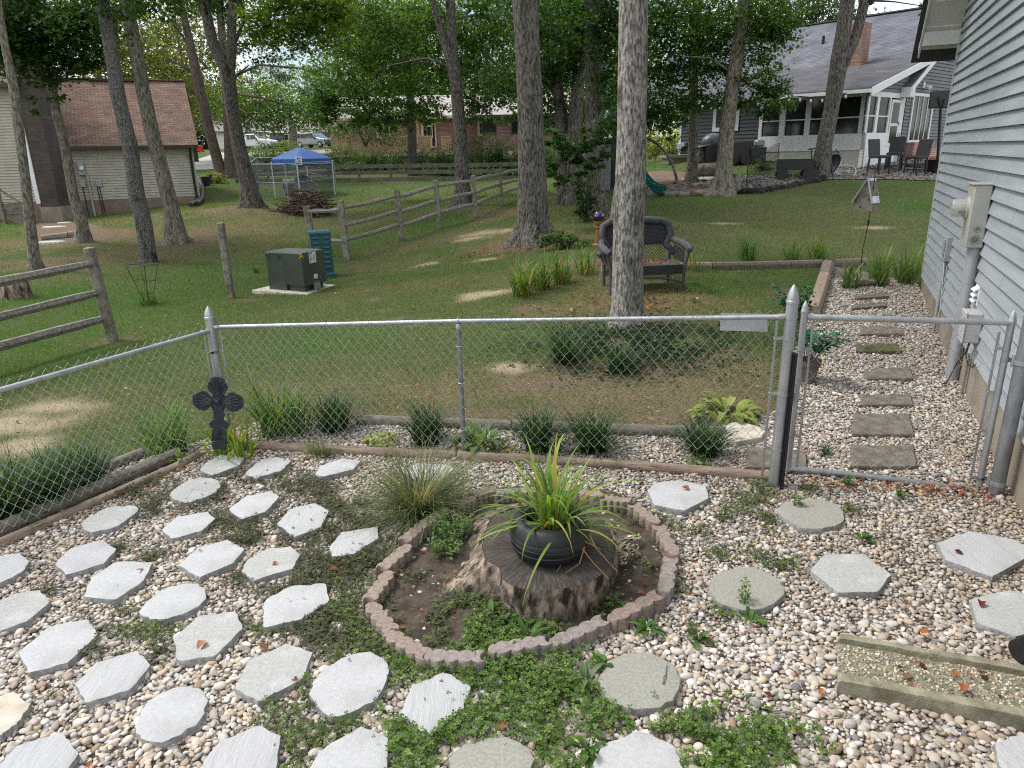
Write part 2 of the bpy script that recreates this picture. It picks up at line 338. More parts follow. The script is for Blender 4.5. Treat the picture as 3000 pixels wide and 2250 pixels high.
def worn_patches(X,Y):
 """worn, dry and sandy places of the lawn"""
 dirt=np.zeros(X.shape);dry=np.zeros(X.shape);sand=np.zeros(X.shape)
 def blob(a,p,r,amt=1.,ry=None):
  r=r*1.0;d=np.hypot((X-p[0])/r,(Y-p[1])/(ry or r));d=d+1.3*(fbm(X*2.9,Y*2.9,5)-.5)
  np.maximum(a,amt*np.clip(1.5-d*1.25,0,1),out=a)
 for px,py,r,ry in[(150,1195,.55,.28),(60,1240,.5,.35),(30,1310,.4,.25),(1425,683,.9,.35),(1380,700,.5,.3),(1260,772,.35,.2),(1420,760,.35,.15),(1415,862,.4,.25),(1380,875,.25,.2),(2560,668,.4,.2),(2120,655,.5,.2),(1490,1075,.3,.2)]:
  blob(sand,at(px,py),r,.95,ry)
 for px,py,r,ry in[(1010,815,.35,.3),(1060,825,.2,.2),(1085,850,.14,.2),(1100,880,.14,.2),(1130,910,.14,.15),(1165,935,.16,.12),(1210,955,.2,.1),(1520,905,.35,.2),(740,875,.4,.3),(330,1000,.35,.3),(110,770,1.4,1.2),(240,690,1.8,2.2),(540,700,1.2,1.5),(735,605,2.2,1.6),(1340,605,1.3,1),(1565,715,1.6,.9),(1700,770,.6,.4),(2320,870,.3,.6),(1850,1010,.6,.4),(1900,1075,.6,.35),(1600,1120,.5,.25),(1480,625,1.2,1.2),(950,1220,.8,.15),(1450,1215,1.2,.15),(1950,1225,.8,.2)]:
  blob(dirt,at(px,py),r,.8,ry)
 for px,py,r,ry,a in[(130,700,4,3,.9),(400,640,5,4,.8),(620,690,3,3,.8),(450,740,2,1.5,.9),(1000,640,3,3,.5),(1150,780,1.5,1,.6),(1700,800,2.2,1.5,.7),(1900,880,1.5,.8,.8),(1750,1120,2.4,.9,.9),(2000,1180,1.2,.8,.9),(1450,1150,1.5,.6,.6),(2150,700,3,2,.45),(2500,680,2.,1.3,.5),(2300,640,3,2,.35),(900,1150,1.4,.5,.4),(200,1200,1.2,.8,.5),(1300,700,2,1.3,.6),(1250,830,1.8,.6,.5),(2050,1050,1,.5,.6),(1550,700,2,1.5,.7),(1650,900,1.4,.5,.7)]:
  blob(dry,at(px,py),r,a,ry)
 return dirt,dry,sand
# ground sheets
def axis_pts(lo,hi,c,k,n):
 t=np.linspace(math.asinh((lo-c)/k),math.asinh((hi-c)/k),n);return c+k*np.sinh(t)
gx=axis_pts(-170,170,0,6,400);gy=axis_pts(-20,200,7,6,400)
GX,GY=np.meshgrid(gx,gy);GZ=gz(GX,GY)
far=np.clip((np.hypot(GX,GY)-130)/40,0,1);GZ=GZ*(1-far)+5*far
GZ=GZ+.018*(fbm(GX*1.1,GY*1.1,3)-.5)*np.clip((GY-6.5)/2,0,1)
ing=inpoly(GX,GY,gravel_poly);GZ=GZ-.02*ing
nX,nY=len(gx),len(gy);ii=(np.arange(nY-1)[:,None]*nX+np.arange(nX-1)[None]).ravel()
dirt,dry,sand=worn_patches(GX,GY)
dirt=np.maximum(dirt,.9*inpoly(GX,GY,dirt_poly))
dry=np.clip(dry*.85+.3*np.clip((fbm(GX*.5,GY*.5,8)-.48)*4,0,1),0,1)
lush=np.clip((fbm(GX*.35,GY*.35,21)-.5)*3,0,1)
for px,py,r in[(450,900,1.6),(200,1000,1.5),(650,800,1.5),(760,780,1.5),(120,870,1.5),(1000,1000,.8),(1850,1020,.9)]:
 q=at(px,py);lush=np.maximum(lush,np.clip(1.4-np.hypot(GX-q[0],GY-q[1])/r,0,1))
gm=bpy.data.materials.new('lawn_ground');gm.use_nodes=True;t=gm.node_tree;b=t.nodes['Principled BSDF'];b.inputs['Roughness'].default_value=1;b.inputs['Specular IOR Level'].default_value=.1
tcn=t.nodes.new('ShaderNodeTexCoord')
def gnoise(sc,det=6):
 n=t.nodes.new('ShaderNodeTexNoise');n.inputs['Scale'].default_value=sc;n.inputs['Detail'].default_value=det;n.inputs['Roughness'].default_value=.65
 t.links.new(tcn.outputs['Object'],n.inputs['Vector']);return n
def gramp(f,stops):
 r=t.nodes.new('ShaderNodeValToRGB');e=r.color_ramp.elements
 e[0].position,e[0].color=stops[0][0],(*stops[0][1],1);e[1].position,e[1].color=stops[-1][0],(*stops[-1][1],1)
 for p_,c_ in stops[1:-1]:q=e.new(p_);q.color=(*c_,1)
 t.links.new(f,r.inputs['Fac']);return r.outputs['Color']
def gmix(f,a,b_):
 x=t.nodes.new('ShaderNodeMix');x.data_type='RGBA';t.links.new(f,x.inputs['Factor']);t.links.new(a,x.inputs['A']);t.links.new(b_,x.inputs['B']);return x.outputs['Result']
def gattr(n):a=t.nodes.new('ShaderNodeAttribute');a.attribute_name=n;return a.outputs['Fac']
nf=gnoise(26).outputs['Fac'];nm=gnoise(4).outputs['Fac']
green=gramp(nf,[(.3,(.035,.050,.018)),(.5,(.075,.105,.034)),(.7,(.125,.15,.062))])
lushc=gramp(nf,[(.3,(.03,.062,.016)),(.5,(.062,.115,.028)),(.7,(.10,.155,.048))])
dryc=gramp(nf,[(.3,(.085,.070,.035)),(.5,(.155,.125,.065)),(.72,(.26,.215,.13))])
dirtc=gramp(nf,[(.3,(.10,.066,.042)),(.5,(.165,.115,.078)),(.7,(.24,.185,.135))])
sandc=gramp(nf,[(.3,(.30,.235,.15)),(.7,(.46,.38,.26))])
c=gmix(gattr('lush'),green,lushc);c=gmix(gattr('dry'),c,dryc);c=gmix(gattr('dirt'),c,dirtc);c=gmix(gattr('sand'),c,sandc)
t.links.new(c,b.inputs['Base Color'])
bp=t.nodes.new('ShaderNodeBump');bp.inputs['Strength'].default_value=.8;bp.inputs['Distance'].default_value=.03;t.links.new(gnoise(45).outputs['Fac'],bp.inputs['Height']);t.links.new(bp.outputs[0],b.inputs['Normal'])
lawn=np_mesh('lawn',np.c_[GX.ravel(),GY.ravel(),GZ.ravel()],np.c_[ii,ii+1,ii+nX+1,ii+nX],gm,smooth=True,attrs={'dirt':dirt.ravel(),'dry':dry.ravel(),'sand':sand.ravel(),'lush':lush.ravel()})
tag(lawn,'mown lawn rising gently away from the gravel yard',kind='structure')
def sheet(name,poly,m,dz,step=.25,label=None,fn=None):
 p=np.array(poly);x0,y0=p.min(0);x1,y1=p.max(0)
 xs=np.arange(x0,x1+step,step);ys=np.arange(y0,y1+step,step);X,Y=np.meshgrid(xs,ys)
 bmx=bmesh.new();idx={}
 f=bmx.faces.new([bmx.verts.new((a,b_,0)) for a,b_ in p])
 bmesh.ops.triangulate(bmx,faces=[f])
 L=max(x1-x0,y1-y0);cuts=0
 for k in range(9):
  es=[e for e in bmx.edges if e.calc_length()>step]
  if not es:break
  bmesh.ops.subdivide_edges(bmx,edges=es,cuts=1);bmesh.ops.triangulate(bmx,faces=bmx.faces[:])
 co_=np.array([v.co[:] for v in bmx.verts]);zz=gz(co_[:,0],co_[:,1]) if fn is None else fn(co_[:,0],co_[:,1])
 for v,z in zip(bmx.verts,zz):v.co.z=z+dz
 bmesh.ops.recalc_face_normals(bmx,faces=bmx.faces[:])
 me=bpy.data.meshes.new(name);bmx.to_mesh(me);bmx.free()
 o=link(name,me,m,None,np.zeros(3),'all');return tag(o,label,kind='structure')
gb=bpy.data.materials.new('gravel_base');gb.use_nodes=True;t=gb.node_tree;b=t.nodes['Principled BSDF'];b.inputs['Roughness'].default_value=.95
tcn=t.nodes.new('ShaderNodeTexCoord');vo=t.nodes.new('ShaderNodeTexVoronoi');vo.inputs['Scale'].default_value=42;t.links.new(tcn.outputs['Object'],vo.inputs['Vector'])
sv=t.nodes.new('ShaderNodeSeparateColor');t.links.new(vo.outputs['Color'],sv.inputs[0])
c=gramp(sv.outputs[0],[(0,(.14,.115,.09)),(.4,(.28,.235,.18)),(.8,(.38,.33,.28)),(1,(.2,.18,.165))])
dd=gramp(vo.outputs['Distance'],[(.25,(1,1,1)),(.75,(.16,.13,.10))])  # cell rims darkened, shade in the gaps between stones put into the colour
x=t.nodes.new('ShaderNodeMix');x.data_type='RGBA';x.blend_type='MULTIPLY';x.inputs['Factor'].default_value=1;t.links.new(c,x.inputs['A']);t.links.new(dd,x.inputs['B']);t.links.new(x.outputs['Result'],b.inputs['Base Color'])
bp=t.nodes.new('ShaderNodeBump');bp.inputs['Strength'].default_value=1;bp.inputs['Distance'].default_value=.012;bp.invert=True;t.links.new(vo.outputs['Distance'],bp.inputs['Height']);t.links.new(bp.outputs[0],b.inputs['Normal'])
sheet('gravel_yard',gravel_poly,gb,.0,.3,'pale river gravel yard with a narrow path along the grey house')
MT['soil']=mat('dark_soil',(.035,.025,.018),(.10,.075,.055),9,.95,.8,30,c3=(.17,.13,.10),p3=(.6,.7),s3=30)
sheet('soil_bed',ring_poly,MT['soil'],.014,.12,'dark soil inside the ring of edging blocks')
MT['grey_gravel']=mat('grey_gravel',(.13,.12,.115),(.42,.39,.37),22,.95,.9,30,c3=(.06,.055,.05),p3=(.55,.65),s3=28)
sheet('patio_gravel',play_poly,MT['grey_gravel'],.03,.8,'grey gravel strip in front of the dark house')
MT['mulch']=mat('leafy_mulch',(.10,.06,.04),(.20,.13,.085),5,.95,.6,12)
sheet('mulch_bed',mulch_poly,MT['mulch'],.035,.8,'brown mulch of the play area')
MT['drive']=mat('pale_driveway',(.34,.32,.30),(.42,.40,.38),.4,.9,.1,5)
sheet('driveway',drive_poly,MT['drive'],.05,3,'pale driveway beyond the left house')
# pebbles
def ico(sub):
 b=bmesh.new();bmesh.ops.create_icosphere(b,subdivisions=sub,radius=1.);v=np.array([q.co[:] for q in b.verts]);f=np.array([[q.index for q in w_.verts] for w_ in b.faces]);b.free();return v,f
PEB=np.array([lin(*c_) for c_ in[(232,226,216),(222,212,198),(212,198,180),(226,220,214),(200,188,172),(190,182,172),(238,234,228),(214,196,176),(176,170,164),(160,156,152),(196,172,148),(226,206,178),(140,136,134),(206,190,184)]])
pw=np.array([12,12,10,10,8,6,9,8,4,3,5,6,1.6,4]);pw=pw/pw.sum()
exclude=[]
def pebbles(poly,sp,size,ylo,yhi,sub,keep=1.,xmin=-9,xmax=9):
 p=np.array(poly);x0,y0=np.maximum(p.min(0),(xmin,ylo));x1,y1=np.minimum(p.max(0),(xmax,yhi))
 X,Y=np.meshgrid(np.arange(x0,x1,sp),np.arange(y0,y1,sp*.92));X=X+sp*.5*(np.arange(X.shape[0])%2)[:,None]
 X=(X+rng.uniform(-.42,.42,X.shape)*sp).ravel();Y=(Y+rng.uniform(-.42,.42,Y.shape)*sp).ravel()
 k=inpoly(X,Y,poly)&(Y>=ylo)&(Y<yhi)&(np.abs(X)<.78*Y+1.6)
 if poly is gravel_poly:k&=~inpoly(X,Y,ring_poly)
 if keep<1:k&=rng.uniform(size=X.shape)<keep*np.clip(fbm(X*5,Y*5,31)*2,0,1.2)
 X,Y=X[k],Y[k];n=len(X)
 s=size*np.exp(rng.normal(-.06,.36,n));s=np.clip(s,size*.42,size*2.1)
 sc=np.c_[s*rng.uniform(.95,1.35,n),s*rng.uniform(.68,.98,n),s*rng.uniform(.38,.62,n)]
 R=rot_z(rng.uniform(0,6.3,n))@rot_x(rng.normal(0,.42,n))@rot_z(rng.uniform(0,6.3,n))
 z=gz(X,Y)+sc[:,2]*rng.uniform(-.1,1.25,n)
 V,Fc=scatter(*ico(sub),np.c_[X,Y,z],R,sc)
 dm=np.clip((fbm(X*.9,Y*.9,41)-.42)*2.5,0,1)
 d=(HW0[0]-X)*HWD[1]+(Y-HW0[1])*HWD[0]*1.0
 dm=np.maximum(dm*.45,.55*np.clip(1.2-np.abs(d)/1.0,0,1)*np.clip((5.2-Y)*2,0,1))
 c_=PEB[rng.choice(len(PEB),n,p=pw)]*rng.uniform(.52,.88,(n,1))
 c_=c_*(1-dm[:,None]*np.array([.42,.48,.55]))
 return V,Fc,np.repeat(c_,len(ico(sub)[0]),0)
def join_arrays(parts):
 V=[];F_=[];C=[];o=0
 for v,f,c_ in parts:V.append(v);F_.append(f+o);C.append(c_);o+=len(v)
 return np.concatenate(V),np.concatenate(F_),np.concatenate(C)
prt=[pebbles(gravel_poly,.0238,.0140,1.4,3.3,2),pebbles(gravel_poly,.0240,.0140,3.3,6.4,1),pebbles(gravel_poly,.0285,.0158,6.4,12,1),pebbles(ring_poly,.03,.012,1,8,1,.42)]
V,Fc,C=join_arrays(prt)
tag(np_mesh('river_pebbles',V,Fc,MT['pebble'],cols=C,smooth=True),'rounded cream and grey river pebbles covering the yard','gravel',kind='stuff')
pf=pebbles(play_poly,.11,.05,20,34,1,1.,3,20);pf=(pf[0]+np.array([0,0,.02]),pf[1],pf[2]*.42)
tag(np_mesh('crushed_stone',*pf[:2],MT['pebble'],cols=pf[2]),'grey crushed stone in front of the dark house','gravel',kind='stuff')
# grass
no_grass=[gravel_poly,play_poly,mulch_poly,dirt_poly,drive_poly]
def blades(ylo,yhi,dens,h,wd,xf=.78):
 A=(yhi-ylo)*(xf*(yhi+ylo)+3);n=int(A*dens)
 Y=rng.uniform(ylo,yhi,n);X=rng.uniform(-1,1,n)*(xf*yhi+1.5);k=np.abs(X)<xf*Y+1.5
 for p in no_grass:k&=~inpoly(X,Y,p)
 k&=(((X-HW0[0])*HWN[0]+(Y-HW0[1])*HWN[1])>0.02)|(((X-HW0[0])*HWD[0]+(Y-HW0[1])*HWD[1])>HWL+.02)
 X,Y=X[k],Y[k];d,dr,sa=worn_patches(X,Y)
 keep=rng.uniform(size=X.shape)>np.maximum(d*.85,sa*.93);X,Y,dr,d=X[keep],Y[keep],dr[keep],d[keep]
 dr=np.clip(dr*.85+.3*np.clip((fbm(X*.5,Y*.5,8)-.48)*4,0,1),0,1)
 lu=np.clip((fbm(X*.35,Y*.35,21)-.5)*3,0,1)
 for px,py,r in[(450,900,1.6),(200,1000,1.5),(650,800,1.5),(760,780,1.5),(120,870,1.5),(1000,1000,.8),(1850,1020,.9)]:
  q=at(px,py);lu=np.maximum(lu,np.clip(1.4-np.hypot(X-q[0],Y-q[1])/r,0,1))
 n=len(X);hh=h*rng.uniform(.45,1.25,n)*(1+.25*lu)*(1-.25*dr)*(.7+.6*fbm(X*3,Y*3,50));a=rng.uniform(0,6.283,n);le=rng.uniform(.1,1.1,n)*hh;b_=rng.uniform(0,6.283,n);ww=wd*rng.uniform(.6,1.3,n)
 z=gz(X,Y)-.004;ux,uy=np.cos(a)*ww/2,np.sin(a)*ww/2
 V=np.stack([np.c_[X-ux,Y-uy,z],np.c_[X+ux,Y+uy,z],np.c_[X+np.cos(b_)*le,Y+np.sin(b_)*le,z+hh]],1).reshape(-1,3)
 Fc=np.arange(3*n).reshape(-1,3)
 cg=np.array([.13,.18,.055]);cl=np.array([.105,.20,.045]);cd=np.array([.26,.22,.13]);cb=np.array([.16,.15,.06])
 c_=cg*(1-lu[:,None])+cl*lu[:,None];m_=rng.uniform(size=(n,1));pd=np.clip(dr*.75+.10,0,1)[:,None]
 c_=np.where(m_<pd,np.where(rng.uniform(size=(n,1))<.6,cd,cb),c_)*rng.uniform(.6,1.35,(n,1))
 return V,Fc,np.repeat(c_,3,0)
V,Fc,C=join_arrays([blades(5.2,9,2400,.045,.006),blades(9,14,1300,.05,.008),blades(14,24,420,.06,.013),blades(24,48,90,.08,.03)])
tag(np_mesh('grass',V,Fc,MT['blade'],cols=C),'short lawn grass, green with dry patches','grass',kind='stuff')
# stepping stones
MT['slab_white']=mat('white_cast_concrete',(.40,.405,.41),(.51,.515,.52),55,.92,.8,130,c3=(.34,.34,.33),p3=(.48,.80),s3=5,bdist=.006,ramp=(.25,.75))
MT['slab_white_b']=mat('white_brushed_concrete',(.38,.385,.39),(.49,.495,.50),12,.92,.9,14,stretch=(12,1.2,1),c3=(.33,.33,.325),p3=(.48,.82),s3=.9,bdist=.006,ramp=(.25,.75))
MT['slab_grey']=mat('grey_cast_concrete',(.34,.345,.33),(.44,.445,.425),60,.92,.8,130,c3=(.52,.525,.52),p3=(.56,.74),s3=6,bdist=.005)
MT['slab_round']=mat('worn_aggregate_concrete',(.25,.245,.21),(.34,.335,.29),70,.95,.6,140,c3=(.50,.48,.43),p3=(.62,.68),s3=150,bdist=.004)
MT['slab_tan']=mat('tan_stained_concrete',(.42,.37,.28),(.62,.58,.50),5,.92,.5,60,c3=(.33,.28,.2),p3=(.58,.72),s3=4,bdist=.005)
MT['grit']=mat('shaded_rough_slab_side',(.20,.20,.195),(.38,.38,.37),40,.95,.8,80,bdist=.01)  # rough cast sides, toned darker in colour for the shade below the tops
HEXG='cast stepping stones set in the gravel yard'
def slab(pts,label,m,top=.045,rough=.004,rounded=False,group=HEXG,name='stepping_stone'):
 p=[g(a,b_,top)[:2] for a,b_ in pts]
 if rounded:
  c0=np.mean(p,0);q=[]
  n=len(p)
  for k in range(n):
   a,b_,c_,d=(np.array(p[(k+j)%n]) for j in(-1,0,1,2))
   for u in np.linspace(0,1,5)[:-1]:q.append(.5*((2*b_)+(c_-a)*u+(2*a-5*b_+4*c_-d)*u*u+(-a+3*b_-3*c_+d)*u**3))
  p=q
 else:
  q=[]
  for k in range(len(p)):
   a,b_=np.array(p[k]),np.array(p[(k+1)%len(p)])
   for u in(.04,.25,.5,.75,.96):q.append(a+(b_-a)*u)
  p=q
 n=len(p);ph=random.uniform(0,9)
 p=[np.array(v)+np.array([math.sin(3.1*k+ph)+random.uniform(-1,1),math.cos(2.3*k+ph)+random.uniform(-1,1)])*rough*.5 for k,v in enumerate(p)]
 c0=np.mean(p,0);mb=MB()
 V=[];F=[];dz=random.uniform(-.003,.003)
 rings=[(1.0,-.02),(1.0,top-.009),(.985,top-.001),(.95,top),(.6,top+.001),(.25,top+.0005)]
 for i,(s_,z) in enumerate(rings):
  for k,v in enumerate(p):
   v2=c0+(np.array(v)-c0)*s_;V.append((v2[0],v2[1],z+(random.uniform(-.0015,.0015) if i in(2,3) else 0)))
 for i in range(len(rings)-1):
  for k in range(n):F.append((i*n+k,i*n+(k+1)%n,(i+1)*n+(k+1)%n,(i+1)*n+k))
 F.append(tuple((len(rings)-1)*n+k for k in range(n)));mb.add(V,F)
 o=mb.build(name,m,None,(c0[0],c0[1],0),smooth=True)
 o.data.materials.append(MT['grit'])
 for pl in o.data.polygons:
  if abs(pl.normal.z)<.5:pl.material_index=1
 tag(o,label,'stepping stone',group);exclude.append(p);return o
c7=crop(0,1500,.4521);c2=crop(0,1050,.3617);c3_=crop(500,850,.3617);c8=crop(1950,1400,.5124);dd_=crop(0,0,K)
W1,W2,GR,RD,TN=MT['slab_white'],MT['slab_white_b'],MT['slab_grey'],MT['slab_round'],MT['slab_tan']
def C_(f,L):return[f(a,b_) for a,b_ in L]
SL=[(C_(c7,[(-60,330),(0,283),(130,263),(192,318),(150,385),(0,460),(-80,440)]),'grey hexagonal stepping stone cut by the left photo edge, nearest the timber',W2,0),(C_(c7,[(350,335),(455,235),(662,176),(755,240),(680,330),(430,408)]),'white hexagonal stepping stone with a large brown curled leaf on its right corner',W1,0),(C_(c7,[(538,548),(592,420),(755,318),(993,322),(930,445),(745,570)]),'white hexagonal stepping stone with one leaf near its top and weeds at right',W1,0),(C_(c7,[(1152,345),(1285,225),(1480,178),(1585,240),(1510,330),(1290,425)]),'bright white hexagonal stepping stone with a grey scuffed centre and weeds on its upper edge',W1,0),(C_(c7,[(1562,385),(1600,310),(1730,235),(1890,222),(1948,275),(1900,365),(1640,442)]),'cream white stepping stone with one small tan leaf near its top corner',GR,0),(C_(c7,[(0,575),(105,522),(255,503),(330,578),(180,705),(0,770),(-120,700)]),'pale grey hexagonal stepping stone at the left edge, above the combed white one',GR,0),(C_(c7,[(905,640),(1010,530),(1150,470),(1280,465),(1335,520),(1290,610),(1080,690),(950,685)]),'rounded rough-edged white stepping stone with a small green leaf on it',W1,1),(C_(c7,[(1705,600),(1720,565),(1880,480),(2115,458),(2135,580),(1960,690),(1710,752)]),'rough irregular white stepping stone with a ragged top edge, left of the brick ring',W1,0),(C_(c7,[(118,910),(315,740),(570,690),(640,790),(440,975),(185,1045)]),'large white hexagonal stepping stone with combed texture at lower left',W1,0),(C_(c7,[(1122,815),(1290,670),(1525,640),(1580,745),(1400,930),(1150,968)]),'grey hexagonal stepping stone with two white scrape marks on its surface',GR,0),(C_(c7,[(483,1115),(625,970),(890,895),(978,990),(845,1150),(555,1238)]),'white hexagonal stepping stone with fine diagonal brush lines and one tan leaf scrap',W2,0),(C_(c7,[(1518,1145),(1610,960),(1860,850),(2030,905),(1960,1080),(1680,1228)]),'mottled grey hexagonal stepping stone with a clover sprig growing over its right side',GR,0),(C_(c7,[(890,1340),(960,1225),(1110,1145),(1260,1130),(1340,1195),(1300,1345),(1130,1460),(980,1490),(880,1430)]),'rounded pitted white stepping stone with a dark husk lying on it',W1,1),(C_(dd_,[(670,1497),(700,1445),(780,1407),(838,1430),(830,1485),(790,1525),(715,1547)]),'rough round-cornered white stepping stone just left of the clover below the brick ring',W1,1),(C_(dd_,[(440,1640),(475,1600),(560,1565),(608,1590),(595,1665),(520,1720),(430,1700)]),'white hexagonal stepping stone with diagonal brushed lines at the bottom photo edge',W2,0),(C_(c7,[(0,1190),(85,1160),(195,1248),(110,1370),(0,1450),(-120,1400),(-100,1250)]),'tan stained stepping stone with a sandy worn top at the left photo edge',TN,0),(C_(c7,[(-20,1650),(110,1510),(405,1425),(510,1560),(420,1700),(100,1800)]),'grey hexagonal stepping stone in the bottom left corner',W2,0),(C_(dd_,[(660,1670),(690,1620),(780,1567),(840,1592),(838,1660),(760,1730),(680,1730)]),'white stepping stone at the bottom edge, right of the brushed hexagon',W1,0),(C_(c2,[(660,1340),(745,1270),(880,1205),(1085,1195),(1115,1235),(1000,1325),(900,1375),(720,1405)]),'cream rounded stepping stone next to the front timber with weeds over its right end',GR,1),(C_(c2,[(1370,1105),(1460,1020),(1580,970),(1700,968),(1780,1000),(1745,1085),(1530,1165),(1450,1155)]),'grey rounded stepping stone half overgrown along its lower left edge',GR,1),(C_(c2,[(1303,1385),(1430,1280),(1680,1238),(1745,1295),(1640,1395),(1390,1462)]),'white hexagonal stepping stone with one orange leaf on its left part',W1,0),(C_(c2,[(1613,905),(1690,825),(1790,775),(1980,800),(1940,865),(1720,948)]),'dull grey hexagonal stepping stone under the lily leaves at the cross',MT['slab_grey'],0),(C_(c3_,[(598,1485),(700,1390),(850,1350),(980,1375),(900,1460),(680,1522)]),'grey hexagonal stepping stone by the log, between the cross stone and the grassy white one',W2,0),(C_(c3_,[(1165,1490),(1220,1420),(1390,1360),(1540,1380),(1480,1452),(1220,1512)]),'white stepping stone by the log with grass blades hanging over it',W1,0),(C_(dd_,[(870,1018),(900,1000),(970,1003),(985,1020),(950,1038),(890,1036)]),'white stepping stone half hidden behind the fine ornamental grass',W1,0),(C_(dd_,[(493,1100),(530,1072),(585,1060),(604,1072),(575,1105),(520,1122)]),'small white hexagonal stepping stone, third from the cross going towards the camera',W1,0),(C_(dd_,[(597,1132),(625,1100),(680,1086),(712,1103),(692,1140),(635,1160)]),'grey white stepping stone with vertical streaks, left of the ornamental grass',W2,0),(C_(dd_,[(710,1184),(735,1150),(817,1136),(818,1162),(765,1196),(718,1204)]),'streaked white stepping stone with a curled twig on top, beside the brick ring',W2,0),(C_(dd_,[(1398,1058),(1416,1042),(1470,1036),(1525,1048),(1532,1076),(1478,1103),(1411,1090)]),'white hexagonal stepping stone with orange leaf, between tyre planter and gate post',W1,0),(C_(c8,[(645,190),(690,135),(830,118),(960,140),(1022,210),(990,265),(850,290),(720,260)]),'worn round grey concrete stepping stone in front of the gate',RD,1),(C_(c8,[(245,620),(310,540),(440,508),(590,540),(685,635),(620,720),(490,757),(330,725)]),'worn round grey stepping stone with weed sprouting before it, right of the ring',RD,1),(C_(c8,[(825,525),(900,438),(1130,432),(1290,548),(1222,652),(985,655)]),'pale grey hexagonal stepping stone with small twigs, amid the right gravel',GR,0),(C_(c8,[(1550,370),(1740,303),(2010,352),(2110,430),(1880,562),(1600,470)]),'smooth bluish white hexagonal stepping stone close to the house wall',W2,0),(C_(c8,[(1745,690),(1960,640),(2180,680),(2200,860),(2010,905),(1780,830)]),'grey hexagonal stepping stone beside the black corrugated pipe',GR,0),(C_(c8,[(1880,1510),(2080,1450),(2280,1510),(2250,1720),(2010,1760),(1905,1640)]),'white hexagonal stepping stone with a dark red leaf in the bottom right corner',W2,0),(C_(dd_,[(1292,1470),(1320,1425),(1385,1408),(1450,1432),(1470,1478),(1440,1520),(1370,1533),(1310,1510)]),'worn round grey stepping stone with a thin twig, below the brick ring',RD,1),(C_(dd_,[(968,1650),(990,1615),(1060,1594),(1120,1600),(1152,1640),(1130,1700),(1060,1725),(985,1705)]),'round cream concrete stepping stone at the bottom edge among clover',RD,1),(C_(dd_,[(860,1545),(890,1480),(960,1450),(1018,1482),(1000,1532),(925,1588)]),'white hexagonal stepping stone with vertical grain, surrounded by clover below the brick ring',W2,0),(C_(dd_,[(1272,1665),(1300,1608),(1385,1577),(1460,1612),(1478,1665),(1380,1740)]),'white hexagonal stepping stone at the bottom edge with clover to its right',W1,0),]
for pts,lab,m,rd in SL:slab(pts,lab,m,rounded=bool(rd),rough=.010 if rd or 'rough' in lab else.006)
c5g=crop(2100,850,.4069)
def slab_at(pts,label,m,th=.05,name='paver',group='rectangular pavers of the side path',up=.036):
 p=[at(*q,dz=up) for q in pts];zt=np.mean([q[2] for q in p]);c0=np.mean(p,0);q2=[]
 for k in range(len(p)):
  a,b_=p[k],p[(k+1)%len(p)]
  for u in(0,.33,.66):q2.append(a[:2]+(b_[:2]-a[:2])*u+rng.normal(0,.003,2))
 mb=MB().prism(q2,zt-th,zt,.008);o=mb.build(name,m,None,c0-[0,0,th],smooth=True);return tag(o,label,'paver',group)
MT['paver']=mat('rough_brown_paver',(.11,.095,.075),(.24,.215,.175),14,.95,.8,90,c3=(.36,.32,.25),p3=(.62,.7),s3=60)
MT['mossy']=mat('mossy_dark_paver',(.05,.05,.025),(.14,.125,.07),8,.95,.8,60,c3=(.10,.11,.02),p3=(.5,.62),s3=9)
for pts,lab,m in[([(985,885),(1385,885),(1425,1040),(975,1040)],'large brown paver with grit on it, second from the gate',MT['paver']),([(960,1110),(1420,1115),(1440,1270),(960,1270)],'brown paver nearest the gate with red leaves on its right side',MT['paver']),([(1040,745),(1400,750),(1410,825),(1030,825)],'brown paver with a mossy front edge, third from the gate',MT['paver']),([(1060,560),(1390,560),(1415,640),(1055,635)],'grey brown paver, fourth from the gate',MT['paver']),([(1005,372),(1300,385),(1330,448),(1005,440)],'dark mossy green paver in the side path',MT['mossy']),([(1035,245),(1300,262),(1350,322),(1030,318)],'brown paver with a red leaf just beyond the mossy paver',MT['paver']),([(1040,175),(1290,178),(1310,215),(1040,212)],'small brown paver seen just above the gate rail',MT['paver']),([(960,92),(1210,85),(1228,118),(972,135)],'long narrow brown paver, second from the far end of the side path',MT['paver']),([(990,25),(1230,15),(1240,50),(995,60)],'farthest brown paver of the side path, by the iris leaves',MT['paver']),([(215,1120),(640,1150),(650,1285),(210,1275)],'dark brown paver lying behind the thick gate post',MT['paver'])]:
 slab_at(C_(c5g,pts),lab,m)
pt=C_(c5g,[(20,985),(60,955),(170,940),(300,975),(345,1020),(330,1062),(140,1098),(50,1060)])
o=slab_at(pt,'cream hexagonal stepping stone behind the fence, below the yellow hosta',MT['slab_tan'],.05,'stepping_stone',HEXG,.045);o['category']='stepping stone'
